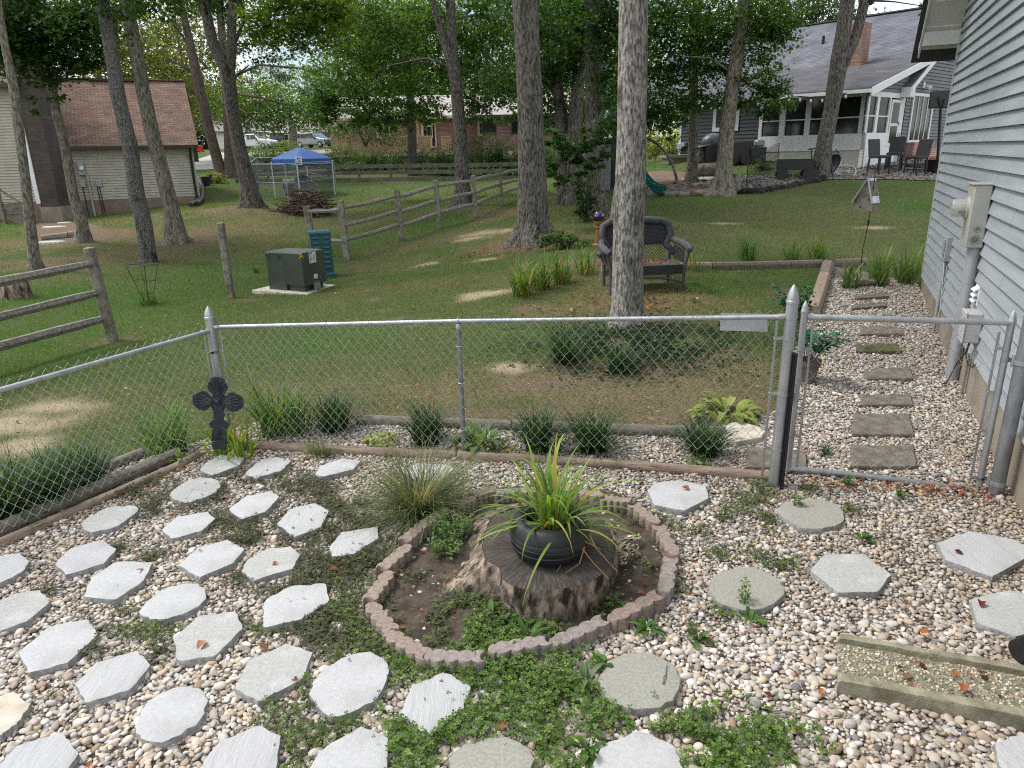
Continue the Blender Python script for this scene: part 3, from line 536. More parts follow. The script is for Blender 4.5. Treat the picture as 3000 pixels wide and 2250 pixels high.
# ring of scalloped edging blocks
cr=crop(1000,1300,.4747)
MT['ring_red']=mat('reddish_edging_concrete',(.20,.15,.125),(.33,.26,.22),45,.95,.6,120,c3=(.42,.36,.32),p3=(.62,.7),s3=130,bdist=.006)
MT['ring_grey']=mat('greyish_edging_concrete',(.19,.155,.14),(.32,.275,.255),40,.95,.6,120,c3=(.40,.36,.33),p3=(.62,.7),s3=120,bdist=.006)
def edging(a,b_,label,m,top=.085,w_=.095,group='scalloped edging blocks around the stump',n=4,name='edging_block'):
 a=np.array(a[:2]);b_=np.array(b_[:2]);L=np.linalg.norm(b_-a);d=(b_-a)/L;nn=np.array([-d[1],d[0]])
 L+=.02;a=a-d*.01;side=[]
 for k in range(n*8+1):
  t_=k/(n*8.);h=w_/2*(.64+.40*abs(math.sin(math.pi*n*t_))**.8);side.append((t_*L,h))
 poly=[a+d*s_+nn*h for s_,h in side]+[a+d*(L+.035*math.cos(q))+nn*(w_/2*.80*math.sin(q)) for q in np.linspace(1.2,-1.2,6)]+[a+d*s_-nn*h for s_,h in side[::-1]]+[a+d*(.03*math.cos(q))+nn*(-w_/2*.78*math.cos(q*0)*math.sin(q)) for q in np.linspace(1.2,-1.2,6)]
 zt=top+rng.normal(0,.005)
 o=MB().prism(poly,-.02,zt,.006).build(name,m,None,(*((a+b_)/2),0),smooth=True);return tag(o,label,'edging block',group)
BL=[((245,770),(400,640),'reddish scalloped edging block on the left of the ring, beside the bushy mint',0),((385,605),(500,505),'reddish edging block half buried under weeds at the upper left of the ring',0),((510,500),(620,428),'reddish edging block partly covered by the ornamental grass',0),((705,378),(800,340),'short reddish edging block at the ring back, just right of the ornamental grass',0),((800,318),(925,283),'back edging block of the ring under the tip of a long lily leaf',0),((945,300),(1065,288),'pale grey edging block at the back of the ring, left of the lily',1),((1095,286),(1330,272),'edging block at the back of the ring hidden behind the lily',0),((1365,280),(1585,322),'edging block at the back right of the ring behind lily leaves',0),((1610,335),(1750,352),'reddish edging block at the back right of the ring with weeds before it',0),((1795,372),(1935,475),'wide reddish edging block at the upper right of the ring, near the white hexagon',0),((1955,500),(2050,665),'reddish edging block on the right of the ring, above the grey round-ended one',0),((2035,700),(2000,895),'edging block with a round grey end on the right side of the ring',1),((1970,925),(1690,1070),'red brown edging block at the lower right of the ring, standing clear of the gravel',0),((1632,1078),(1330,1218),'brown edging block with a grey right end at the front right of the ring',1),((1285,1215),(960,1272),'front edging block of the ring with weeds sprouting before it',1),((885,1318),(565,1310),'frontmost edging block of the ring, half covered by bright clover',1),((535,1312),(310,1182),'reddish edging block at the front left of the ring',0),((318,1160),(190,1002),'reddish edging block with a grey end on the left front of the ring',0),((168,962),(285,805),'reddish edging block at the far left of the ring',0)]
for a,b_,lab,k in BL:edging(g(*cr(*a),.08),g(*cr(*b_),.08),lab,MT['ring_grey' if k else 'ring_red'])
# stump
ZT=.22
top_px=[(925,450),(880,560),(868,640),(890,720),(985,770),(985,835),(1050,875),(1130,898),(1300,905),(1500,870),(1640,790),(1690,650),(1665,540),(1600,450),(1500,400),(1250,375),(1050,395)]
bot_px=[(800,450),(760,560),(800,690),(700,810),(585,915),(640,985),(860,955),(980,985),(1150,1010),(1290,1065),(1400,1090),(1510,1075),(1610,1000),(1695,890),(1725,770),(1720,640),(1690,500),(1500,400),(1250,340),(1000,370)]
tp=np.array([g(*cr(*q),ZT)[:2] for q in top_px]);bt=np.array([g(*cr(*q),.0)[:2] for q in bot_px]);SC=tp.mean(0)
def polar(poly,n=96):
 poly=np.array(poly)-SC;out=[]
 for a in np.linspace(-math.pi,math.pi,n,endpoint=False):
  d=np.array([math.cos(a),math.sin(a)]);best=0
  for k in range(len(poly)):
   p1,p2=poly[k],poly[(k+1)%len(poly)];e=p2-p1;den=d[0]*e[1]-d[1]*e[0]
   if abs(den)<1e-9:continue
   t_=(p1[0]*e[1]-p1[1]*e[0])/den;u=(p1[0]*d[1]-p1[1]*d[0])/den
   if t_>0 and-1e-6<=u<=1+1e-6:best=max(best,t_)
  out.append(best)
 out=np.array(out);return(np.roll(out,1)+2*out+np.roll(out,-1))/4
NS=96;rt,rb=polar(tp,NS),np.maximum(polar(bt,NS),polar(tp,NS)*1.01);an=np.linspace(-math.pi,math.pi,NS,endpoint=False)
st=thing('tree_stump','broad weathered tree stump with a cut top, inside the ring of edging blocks','tree stump',(SC[0],SC[1],0))
V=[];F=[];hs=np.linspace(-.02,1,16)
for h in hs:
 f_=np.clip(1-h,0,1)**1.55
 r=rt+(rb-rt)*f_;fl=(fbm(an*7+3,np.full(NS,h*1.5),3)-.5)*.05+(fbm(np.cos(an)*14+30,np.sin(an)*14+h*6+30,9)-.5)*.035
 r=r+fl*(1-max(h,0)**6)
 V+=[(SC[0]+r[k]*math.cos(an[k]),SC[1]+r[k]*math.sin(an[k]),ZT*h) for k in range(NS)]
for i in range(len(hs)-1):
 for k in range(NS):F.append((i*NS+k,i*NS+(k+1)%NS,(i+1)*NS+(k+1)%NS,(i+1)*NS+k))
MT['stump_side']=mat('weathered_stump_wood',(.09,.065,.045),(.42,.33,.26),9,.95,1.,12,stretch=(2.,2.,.7),c3=(.025,.018,.013),p3=(.50,.60),s3=7,bdist=.03)
MB().add(V,F).build('trunk_wood',MT['stump_side'],st,smooth='all')
V=[(SC[0],SC[1],ZT+.006)];F=[]
rr=[.25,.5,.75,.93,1.0]
for i,q in enumerate(rr):
 for k in range(NS):V.append((SC[0]+rt[k]*q*math.cos(an[k]),SC[1]+rt[k]*q*math.sin(an[k]),ZT+.006+(fbm(np.array([math.cos(an[k])*q*5+9]),np.array([math.sin(an[k])*q*5+9]),2)[0]-.5)*.012-(.012 if i==4 else 0)))
for k in range(NS):F.append((0,1+k,1+(k+1)%NS))
for i in range(len(rr)-1):
 for k in range(NS):F.append((1+i*NS+k,1+(i+1)*NS+k,1+(i+1)*NS+(k+1)%NS,1+i*NS+(k+1)%NS))
m=mat('cut_stump_top',(.05,.043,.036),(.17,.15,.13),5,.95);t=m.node_tree;b=t.nodes['Principled BSDF']
tcn=t.nodes.new('ShaderNodeTexCoord');sx=t.nodes.new('ShaderNodeSeparateXYZ');t.links.new(tcn.outputs['Object'],sx.inputs[0])
at2=t.nodes.new('ShaderNodeMath');at2.operation='ARCTAN2';t.links.new(sx.outputs[1],at2.inputs[0]);t.links.new(sx.outputs[0],at2.inputs[1])
ln=t.nodes.new('ShaderNodeVectorMath');ln.operation='LENGTH';t.links.new(tcn.outputs['Object'],ln.inputs[0])
cb=t.nodes.new('ShaderNodeCombineXYZ');ml=t.nodes.new('ShaderNodeMath');ml.operation='MULTIPLY';ml.inputs[1].default_value=14;t.links.new(at2.outputs[0],ml.inputs[0])
t.links.new(ml.outputs[0],cb.inputs[0]);m2=t.nodes.new('ShaderNodeMath');m2.operation='MULTIPLY';m2.inputs[1].default_value=5;t.links.new(ln.outputs['Value'],m2.inputs[0]);t.links.new(m2.outputs[0],cb.inputs[1])
nn_=t.nodes.new('ShaderNodeTexNoise');nn_.inputs['Scale'].default_value=2.2;nn_.inputs['Detail'].default_value=8;nn_.inputs['Roughness'].default_value=.7;t.links.new(cb.outputs[0],nn_.inputs['Vector'])
t.links.new(gramp(nn_.outputs['Fac'],[(.3,(.018,.014,.012)),(.5,(.062,.050,.042)),(.72,(.17,.15,.13))]),b.inputs['Base Color'])
bp=t.nodes.new('ShaderNodeBump');bp.inputs['Strength'].default_value=.9;bp.inputs['Distance'].default_value=.012;t.links.new(nn_.outputs['Fac'],bp.inputs['Height']);t.links.new(bp.outputs[0],b.inputs['Normal'])
MB().add(V,F).build('cut_top',m,st,smooth='all')
fc=g(*cr(1640,560),ZT)
V=[];F=[];Cc=[];mb=MB()
fung=bpy.data.materials.new('banded_fungus');fung=attr_mat('banded_fungus',.8)
prtV=[];prtF=[];prtC=[];off=0
for k in range(95):
 u,v=random.random(),random.random();px=cr(1560+260*u,520+70*math.sin(u*3)+(150*v if u>.4 else 30*v));hgt=ZT-.01-.16*max(0,u-.35)*1.2-.06*v*(u>.4)
 p=g(*px,max(hgt,.03));r=random.uniform(.018,.034);az=random.uniform(-2.2,.2);tl=random.uniform(.1,.6)
 n=9;aa=np.linspace(-1.5,1.5,n);vs=[p];cc=[lin(70,62,48)]
 for q,col in((.45,(58,52,40)),(.72,(150,138,112)),(.84,(78,70,52)),(1.0,(235,228,205))):
  for a in aa:
   ruf=.12*r*math.sin(a*5+k);vs.append(p+np.array([math.cos(a+az)*r*q,math.sin(a+az)*r*q,q*r*.35*tl+ruf*q]));cc.append(lin(*col))
 fs=[(0,1+i,2+i) for i in range(n-1)]
 for L in range(3):
  for i in range(n-1):a0=1+L*n+i;fs+=[(a0,a0+n,a0+n+1),(a0,a0+n+1,a0+1)]
 prtV+=vs;prtF+=[(a+off,b_+off,c_+off) for a,b_,c_ in fs];prtC+=cc;off+=len(vs)
tag(np_mesh('shelf_fungus',np.array(prtV),np.array(prtF),fung,cols=np.array(prtC),loc=fc,smooth=True),'cluster of ruffled cream and brown banded fungus growing on the stump edge','fungus')
tc0=g(*cr(1288,565),ZT+.11);TR=247*.4747/ppm(tc0)
ty=thing('tyre','black tyre lying flat on the stump as a planter','tyre',(tc0[0],tc0[1],ZT+.01))
z0=ZT+.012;Hh=.225
pr=[(.60,.02),(.72,.0),(.86,.008),(.95,.03),(.985,.048),(.965,.052),(.99,.056),(1.0,.075),(.978,.079),(1.0,.083),(.995,.098),(.973,.102),(.99,.106),(.965,.124),(.91,.142),(.82,.154),(.72,.155),(.655,.150),(.635,.143),(.60,.146),(.575,.138),(.60,.11),(.72,.06),(.70,.035)]
mb=MB();n=72;V=[];F=[]
for r,z in pr:
 for k in range(n):a=2*math.pi*k/n;V.append((tc0[0]+TR*r*math.cos(a),tc0[1]+TR*r*math.sin(a),z0+z/.155*Hh))
for i in range(len(pr)):
 for k in range(n):j=(i+1)%len(pr);F.append((i*n+k,i*n+(k+1)%n,j*n+(k+1)%n,j*n+k))
mb.add(V,F).build('tyre_body',MT['rubber'],ty,smooth=True)
MB().lathe([(TR*.60,z0+.05),(TR*.60,z0+.135),(TR*.5,z0+.145),(.01,z0+.15)],(tc0[0],tc0[1],0),24).build('potting_soil',MT['soil'],ty,smooth='all')
n=130;a=rng.uniform(0,6.28,n);r=TR*.57*np.sqrt(rng.uniform(.1,1,n));sc=np.c_[rng.uniform(.008,.016,n),rng.uniform(.007,.012,n),rng.uniform(.005,.008,n)]
V,Fc=scatter(*ico(1),np.c_[tc0[0]+r*np.cos(a),tc0[1]+r*np.sin(a),np.full(n,z0+.148)],rot_z(rng.uniform(0,6.3,n)),sc)
o=np_mesh('pebble_topping',V,Fc,MT['pebble'],parent=ty,cols=np.repeat(PEB[rng.choice(9,n)],42 if len(V)//n==42 else len(V)//n,0),smooth=True);o['kind']='stuff'
# timbers
def log(pts,r,m,label,name='landscape_timber',cat='timber',group=None,dz=0.,n=10,flat=1.):
 p=[np.array(q,float) for q in pts];L=sum(np.linalg.norm(p[i+1]-p[i]) for i in range(len(p)-1));out=[]
 for i in range(len(p)-1):
  k=max(2,int(np.linalg.norm(p[i+1]-p[i])/.12))
  out+=[p[i]+(p[i+1]-p[i])*j/k for j in range(k)]
 out.append(p[-1]);mb=MB();rr=[r*random.uniform(.94,1.05) for _ in out];mb.tube([q+np.array([0,0,dz]) for q in out],rr,n)
 d=p[-1]-p[0];ang=math.atan2(d[1],d[0]);o=mb.build(name,m,None,p[0],smooth=True)
 R=Matrix.Rotation(-ang,4,'Z');o.data.transform(R);o.rotation_euler=(0,0,ang)
 return tag(o,label,cat,group)
TG='landscape timbers edging the fence bed'
log([D(533,967),D(560,969),D(740,979),D(985,990)],.045,MT['timber'],'round tan landscape timber in front of the fence, left length starting by the cross',dz=.025,group=TG)
log([D(990,991),D(1240,1003),D(1450,1019),D(1668,1036)],.045,MT['timber'],'long round tan landscape timber in front of the fence, ending at the gate post',dz=.025,group=TG)
log([at(1050,1240),at(1300,1249),at(1498,1256)],.055,MT['timber_grey'],'grey landscape timber behind the fence, between the liriope clumps',dz=.03,group=TG)
log([at(1502,1257),at(1800,1270),at(2124,1279)],.06,MT['timber_grey'],'grey landscape timber behind the fence, right length ending at the cream hexagon',dz=.035,group=TG)
log([D(-60,1186),D(0,1160),D(385,992)],.062,MT['timber_grey'],'thick grey squared timber along the left fence',dz=.05,n=8,group=TG)
log([D(-60,1208),D(0,1181),D(380,1014),D(430,987)],.04,MT['timber'],'thin pinkish timber lying in front of the thick grey one',dz=.02,group=TG)
log([at(278,1392),at(420,1337)],.05,MT['timber_grey'],'short grey timber behind the left fence between the grass clumps',dz=.03,group=TG)
log([at(2464,838,.03),at(2600,830,.03)],.05,mat('mossy_birch_log',(.12,.11,.06),(.42,.38,.3),6,.95,.6,20,stretch=(1,6,6),c3=(.09,.11,.03),p3=(.5,.6),s3=8),'short mossy birch log at the far end of the side path','log','log',dz=.04)
# chain link fence
def ztop(px,py,q):return float(P(px,py,q[1])[2])
FC=g(672,1304);FG=g(2266,1425);FM=g(1360,1332)
zc,zg,zm=ztop(622,958,FC),ztop(2262,930,FG),ztop(1345,945,FM)
FL=g(0,1132,zc);FL=np.array([FL[0],FL[1],0]);dL=(FL-FC)/np.linalg.norm(FL-FC);FL2=FC+dL*5.5
def chain_link(A,B,zb0,zt0,zb1,zt1,w_=.081,h_=.096,r=.0021,knuckle=True):
 A=np.array(A[:2]);B=np.array(B[:2]);L=np.linalg.norm(B-A);d=(B-A)/L;nn=np.array([-d[1],d[0]]);N=int(L/(w_/2));V=[];F=[]
 for k in range(N):
  x0,x1=k*w_/2,(k+1)*w_/2;s=[];m_=int((zt0-zb0+.05)/(h_/2))
  for j in range(m_+1):
   x=x0 if(j+k)%2==0 else x1;x=x+(-.002 if x==x1 else.002)*-1;f_=x/L;zt=zt0+(zt1-zt0)*f_+.045;zb=zb0+(zb1-zb0)*f_
   z=zt-j*h_/2
   if z<zb-.02:break
   off=.0035*(1 if(j+k)%2==0 else-1);p=A+d*x+nn*off;s.append((p[0],p[1],z))
  if len(s)<2:continue
  o=len(V)
  for i,p in enumerate(s):
   for a in(0,2.094,4.189):V.append((p[0]+d[0]*r*math.cos(a)+nn[0]*r*math.sin(a),p[1]+d[1]*r*math.cos(a)+nn[1]*r*math.sin(a),p[2]))
  for i in range(len(s)-1):
   for a in range(3):F.append((o+i*3+a,o+i*3+(a+1)%3,o+(i+1)*3+(a+1)%3,o+(i+1)*3+a))
 return np.array(V),np.array(F)
def acorn(mb,c,r,z,k=1.0):
 mb.lathe([(r*1.12,z-.018),(r*1.12,z),(r*1.0,z+.004),(r*1.0,z+.012),(r*.93,z+.03*k),(r*.72,z+.055*k),(r*.42,z+.075*k),(r*.16,z+.088*k),(.002,z+.092*k)],(c[0],c[1],0),18)
def band(mb,c,r,z,d=None,L=.05,h=.022):
 mb.lathe([(r*1.0,z-h/2),(r*1.10,z-h/2),(r*1.10,z+h/2),(r*1.0,z+h/2)],(c[0],c[1],0),18)
 if d is not None:
  a=np.array([c[0]+d[0]*r,c[1]+d[1]*r,z]);e=a+np.array([d[0],d[1],0])*L;mb.bar(a,e,.007,h);mb.ball(e-np.array([d[0],d[1],0])*.012+np.array([0,0,0]),.010,8,5)
fence=thing('chain_link_fence','silver chain link fence of waist height crossing the photo behind the gravel yard','fence',FC)
dM=(FG-FC)/np.linalg.norm(FG-FC)
rc,rl,rg=.039,.0205,.041
mb=MB().tube([(FC[0],FC[1],-.1),(FC[0],FC[1],zc+.09)],rc,18);pst=mb.build('corner_post',MT['galv'],fence,smooth=True)
mb=MB();acorn(mb,FC,rc,zc+.09);mb.build('post_cap',MT['galv'],pst,smooth=True)
for z in(zc-.02,zc-.22,zc-.5,zc-.8):mb=MB();band(mb,FC,rc,z,dM if z!=zc-.02 else None);band(mb,FC,rc,z-.001,dL,h=.0215) if z!=zc-.02 else None;mb.build('brace_band',MT['galv'],pst,smooth=True)
mb=MB().tube([(FG[0],FG[1],-.1),(FG[0],FG[1],zg+.12)],rg,20);gpost=mb.build('gate_post',MT['galv'],fence,smooth=True)
mb=MB();acorn(mb,FG,rg,zg+.12,1.25);mb.build('post_cap',MT['galv'],gpost,smooth=True)
for z in(zg,zg-.16,zg-.58,zg-1.02):mb=MB();band(mb,FG,rg,z,-dM,.065);mb.build('tension_band',MT['galv'],gpost,smooth=True)
mb=MB().tube([(FM[0],FM[1],-.1),(FM[0],FM[1],zm-.005)],rl,14);lp=mb.build('line_post',MT['galv_dull'],fence,smooth=True)
mb=MB();mb.lathe([(rl*1.15,zm-.05),(rl*1.15,zm-.012),(rl,zm-.008)],(FM[0],FM[1],0),14);mb.lathe([(.024,-.008),(.026,0),(.024,.008)],(FM[0],FM[1],zm+.012),14,axis=dM);mb.build('loop_cap',MT['galv'],lp,smooth=True)
for z in(zm-.2,zm-.52,zm-.95):MB().lathe([(rl,z-.003),(rl+.004,z),(rl,z+.003)],(FM[0],FM[1],0),12).build('wire_tie',MT['wire'],lp,smooth=True)
r_=.0185
a=np.array([*(FC[:2]+dM[:2]*rc),zc]);m_=np.array([FM[0],FM[1],zm+.012]);e=np.array([*(FG[:2]-dM[:2]*rg),zg])
mb=MB().tube([a,m_,e],r_,12);tr1=mb.build('top_rail',MT['galv'],fence,smooth=True)
for u in np.linspace(.06,.94,11):p=a+(m_-a)*(u*2) if u<.5 else m_+(e-m_)*(u*2-1);MB().lathe([(r_,-.003),(r_+.003,0),(r_,.003)],p,10,axis=(dM[0],dM[1],random.uniform(-.3,.3))).build('rail_tie',MT['galv'],tr1,smooth=True)
mb=MB().lathe([(r_*.9,-.02),(r_*1.2,-.02),(r_*1.2,.02),(r_*.9,.02)],a+np.array([*dM[:2]*.02,0]),12,axis=dM).build('rail_end_cup',MT['galv'],tr1,smooth=True);MB().lathe([(r_*.9,-.02),(r_*1.2,-.02),(r_*1.2,.02),(r_*.9,.02)],e-np.array([*dM[:2]*.02,0]),12,axis=dM).build('rail_end_cup',MT['galv'],tr1,smooth=True)
mb=MB().tube([(*(FC[:2]+dL[:2]*rc),zc-.03),(FL2[0],FL2[1],zc-.01)],r_,12);tr2=mb.build('top_rail',MT['galv'],fence,smooth=True)
for u in np.linspace(.1,3.4,8):p=np.array([*(FC+dL*u)[:2],zc-.025]);MB().lathe([(r_,-.003),(r_+.003,0),(r_,.003)],p,10,axis=dL).build('rail_tie',MT['galv'],tr2,smooth=True)
off=np.array([-dM[1],dM[0],0])*.028
V1,F1=chain_link(FC+off+dM*.06,FG+off-dM*.05,.03,zc,.02,zg)
np_mesh('wire_mesh',V1,F1,MT['wire'],parent=fence)
offL=np.array([dL[1],-dL[0],0])*.028
V1,F1=chain_link(FC+offL+dL*.06,FL2+offL,.10,zc-.02,.10,zc-.01)
np_mesh('wire_mesh',V1,F1,MT['wire'],parent=fence)
mb=MB().bar((*(FG-dM*(rg+.05))[:2],.08),(*(FG-dM*(rg+.05))[:2],zg-.03),.018,.006);mb.build('tension_bar',MT['galv'],fence)
mb=MB().bar((*(FC+dM*(rc+.045))[:2],.08),(*(FC+dM*(rc+.045))[:2],zc-.03),.014,.006);mb.build('tension_bar',MT['galv'],fence)
mb=MB().bar((*(FC+dL*(rc+.045))[:2],.08),(*(FC+dL*(rc+.045))[:2],zc-.05),.014,.006);mb.build('tension_bar',MT['galv'],fence)
G1=g(2306,1388);G2=g(2866,1432);GH=g(2916,1446);dG=(G2-G1)/np.linalg.norm(G2-G1)
zt1,zt2=ztop(2345,929,G1),ztop(2935,946,G2)
gate=thing('chain_link_gate','closed chain link gate with a round pipe frame, between thick post and grey house','gate',G1)
rs=.024
for q,zt,k in((G1,zt1+.055,1),(G2,zt2+.02,1)):
 o=MB().tube([(q[0],q[1],.03),(q[0],q[1],zt)],rs,14).build('stile',MT['galv'],gate,smooth=True)
 mb=MB();acorn(mb,q,rs,zt,.75);mb.build('post_cap',MT['galv'],o,smooth=True)
 sg=1 if q is G1 else-1
 for z in((zt1-.25,zt1-.52,zt1-.72,zt1-.95) if q is G1 else(zt2-.19,zt2-.52,zt2-.82,.09)):mb=MB();band(mb,q,rs,z,dG*sg,.05);mb.build('tension_band',MT['galv'],o,smooth=True)
 MB().bar((*(q+dG*sg*.065)[:2],.06),(*(q+dG*sg*.065)[:2],zt-.09),.018,.006).build('tension_bar',MT['galv'],gate)
MB().tube([(*(G1+dG*.02)[:2],zt1),(*(G2-dG*.02)[:2],zt2)],.0225,14).build('top_rail',MT['galv'],gate,smooth=True)
MB().tube([(*(G1+dG*.0)[:2],.05),(*(G1+dG*.55)[:2],.035),(*(G2-dG*.02)[:2],-.008)],.0225,14).build('bottom_rail',MT['galv'],gate,smooth=True)
V1,F1=chain_link(G1+np.array([0,.03,0])+dG*.06,G2+np.array([0,.03,0])-dG*.06,.06,zt1,.03,zt2,.125,.145,.0024)
np_mesh('wire_mesh',V1,F1,MT['wire'],parent=gate)
mb=MB();band(mb,G1,rs,zt1-.46,-dG,.09,.035);mb.box((*(G1-dG*.09)[:2],zt1-.5),(.03,.03,.075));mb.build('latch',MT['galv'],gate,smooth=True)
mb=MB().box((*(G1-dG*.05+np.array([0,-.03,0]))[:2],zt1-.62),(.028,.016,.05));mb.tube([(G1[0]-.06,G1[1]-.03,zt1-.6),(G1[0]-.06,G1[1]-.03,zt1-.565),(G1[0]-.04,G1[1]-.03,zt1-.565),(G1[0]-.04,G1[1]-.03,zt1-.6)],.003,6)
tag(mb.build('padlock',MT['galv'],None,G1,bevel=.003),'small silver padlock hanging on the gate latch','padlock')
mb=MB().tube([(GH[0],GH[1],-.1),(GH[0],GH[1],1.36)],.05,20);hp=thing('hinge_post','thick galvanised post standing against the grey house foundation, carrying the gate hinges','fence post',GH)
mb.build('post',MT['galv_dull'],hp,smooth=True)
mb=MB();acorn(mb,GH,.05,1.36);mb.build('post_cap',MT['galv'],hp,smooth=True)
for z in(zt2-.27,.09):
 mb=MB();band(mb,GH,.05,z,None,h=.03);band(mb,G2,rs,z-.0,dG,.05,.03);q=(G2+GH)/2;mb.lathe([(.014,z-.04),(.016,z),(.014,z+.04)],(q[0],q[1],0),10);mb.build('hinge',MT['galv'],hp,smooth=True)
sk=g(2284,1432);zs=ztop(2315,1034,sk+np.array([0,.0,0]))
mb=MB().box((sk[0],sk[1],zs/2-.05),(.006,.03,zs+.1));mb.box((sk[0]+.012,sk[1]-.012,zs/2-.05),(.024,.006,zs+.1));mb.box((sk[0]-.010,sk[1]+.012,zs/2-.05),(.018,.006,zs+.1))
tag(mb.build('garden_stake',MT['black_plastic'],None,sk),'thin black upright stake in front of the gap between gate and gate post','stake')
sp=FG-dM*.62+off*1.8;mb=MB()
c_=[P(a,b_,sp[1]) for a,b_ in[(2112,918),(2247,920),(2249,972),(2110,968)]]
sg_=thing('hanging_sign','blank white metal sign seen from behind, wired to the fence top rail','sign',c_[0])
mb.plate(c_,(0,.004,0)).build('sign_plate',mat('sheet_metal_white',(.55,.56,.57),(.68,.69,.70),2,.35,.05,6,metal=.2),sg_)
for x_,q in((.02,c_[0]),(-.02,c_[1])):MB().ball(q+np.array([x_,-.004,-.02]),.006,8,5).build('rivet',MT['galv'],sg_,smooth=True)
cc=P(639,1176,g(660,1350)[1]);ppc=ppm(cc);cross_s=73/ppc/.25
def cross_arm(top):
 if not top:return[(.055,.05),(.05,.10),(.048,.19),(.075,.21),(.10,.235),(.085,.27),(.062,.285),(.072,.33),(.08,.44)]
 return[(.052,.05),(.05,.075),(.085,.105),(.098,.125),(.102,.155),(.088,.182),(.078,.19),(.074,.215),(.055,.242),(.025,.253)]
pts=[]
for i,a in enumerate((0,90,180,270)):
 arm=cross_arm(i!=3);ca,sa=math.cos(math.radians(a)),math.sin(math.radians(a))
 L=[(x,-y) for y,x in arm]+[(x,y) for y,x in arm[::-1]]
 pts+=[(x*ca-y*sa,x*sa+y*ca) for x,y in L]
rl_=math.radians(-4)
def cw(x,y,o=0.):
 x,y=x*cross_s,y*cross_s;x,y=x*math.cos(rl_)-y*math.sin(rl_),x*math.sin(rl_)+y*math.cos(rl_);return cc+np.array([x,y*.12-o*.98,y*.985-o*.1])
cr_=thing('garden_cross','black ornamental metal cross with leaf relief leaning at the fence corner post','garden ornament',(cc[0],cc[1],0))
MT['cross']=mat('dark_cast_metal',(.022,.025,.032),(.045,.05,.06),20,.36,.1,50,metal=.35)
mb=MB().plate([cw(x,y,-.006) for x,y in pts],cw(0,0,.006)-cw(0,0,-.006));mb.build('cross_plate',MT['cross'],cr_,bevel=.003)
mb=MB();mb.lathe([(.045*cross_s,0),(.045*cross_s,.008),(.036*cross_s,.014),(.030*cross_s,.012),(.027*cross_s,.020),(.015*cross_s,.026),(.001,.028)],cw(0,0,.005),20,axis=cw(0,0,1)-cw(0,0,0));mb.build('boss',MT['cross'],cr_,smooth=True)
for i,a in enumerate((0,90,180,270)):
 ca,sa=math.cos(math.radians(a)),math.sin(math.radians(a));mb=MB();T=1.0
 def ap(x,y):return cw(x*ca-y*sa,x*sa+y*ca,.008)
 if i!=3:
  for s_ in(-2,-1,0,1,2):
   L=.235-abs(s_)*.022;mb.tube([ap(.06+(L-.06)*u,s_*(.006+.036*u**1.3)*(1-.25*max(0,u-.75)*4)) for u in np.linspace(0,1,8)],[.0045+.0055*math.sin(math.pi*min(1,u*.9+.15)) for u in np.linspace(0,1,8)],6)
   if s_:mb.ball(ap(L,s_*.040),.009,8,5)
 else:
  for s_ in(-1,0,1):mb.tube([ap(.25+.15*u,s_*.03*u) for u in np.linspace(0,1,6)],[.006]*6,6)
 mb.build('leaf_relief',MT['cross'],cr_,smooth=True)
MB().plate([cw(x,y,-.01) for x,y in[(-.07,-.40),(.07,-.40),(.07,-.50),(-.07,-.50)]],cw(0,0,.01)-cw(0,0,-.01)).build('stake_foot',MT['cross'],cr_)
# near grey house
def hwall(px,py):
 q=ray(px,py);den=q[0]*HWN[0]+q[1]*HWN[1];t_=(HW0[0]*HWN[0]+HW0[1]*HWN[1])/den
 p=np.array([q[0]*t_,q[1]*t_]);return float((p-HW0)@HWD),H+q[2]*t_
SB=.45
_,ZC=hwall(2809,95);s1_,z1_=hwall(2845,0);SLP=(z1_-ZC)/(HWL-s1_)
ZE=ZC-.02
MT['siding']=mat('grey_vinyl_siding',(.30,.33,.355),(.38,.41,.435),1.6,.55,.12,30,stretch=(.4,.4,6),c3=(.28,.30,.32),p3=(.6,.78),s3=1.2,bdist=.004)
MT['trim_grey']=mat('grey_vinyl_trim',(.40,.42,.42),(.48,.49,.49),3,.55)
MT['soffit']=mat('cream_soffit',(.42,.42,.38),(.52,.52,.47),2,.6,.05,30)
MT['shingle_dark']=mat('dark_shingles',(.02,.02,.024),(.06,.06,.065),30,.95,.5,60)
gh=thing('grey_house','grey vinyl sided house gable wall at the right photo edge','house',(*hw(0)[:2],0))
gh['label']='grey vinyl sided house filling the right edge beside the gate'
def siding(A,d,nrm,s0,s1,z0,z1,ex,lip=.014,top=None,bot=None,seams=0):
 mb=MB();z=z0;k=0;tot=int(round((z1-z0)/ex))
 def W_(s,z,o):return(A[0]+d[0]*s+nrm[0]*o,A[1]+d[1]*s+nrm[1]*o,z)
 while z<z1-1e-4:
  zt=min(z+ex,z1);a,b_=s0,s1
  if top is not None:
   a2,b2=top(z);at_,bt_=top(zt);a,b_=max(a,a2),min(b_,b2);a3,b3=max(s0,at_),min(s1,bt_)
   if b_<=a or b3<a3:z=zt;continue
  else:a3,b3=a,b_
  cuts=[a]+sorted(random.uniform(a+.2,b_-.2) for _ in range(seams) if b_-a>1)+[b_]
  for i in range(len(cuts)-1):
   u,v=cuts[i],cuts[i+1];o=.0015*(i%2)
   u2,v2=(a3 if i==0 else u),(b3 if i==len(cuts)-2 else v)
   zm_=z+(zt-z)*.5
   mb.add([W_(u,z,0),W_(v,z,0),W_(v,z,lip+o),W_(u,z,lip+o),W_(v2,zt,.001+o),W_(u2,zt,.001+o)],[(0,1,2,3),(3,2,4,5)])
  z=zt
 return mb
sTop=lambda z:(-9,HWL if z<=ZE else HWL-(z-ZE)/SLP)
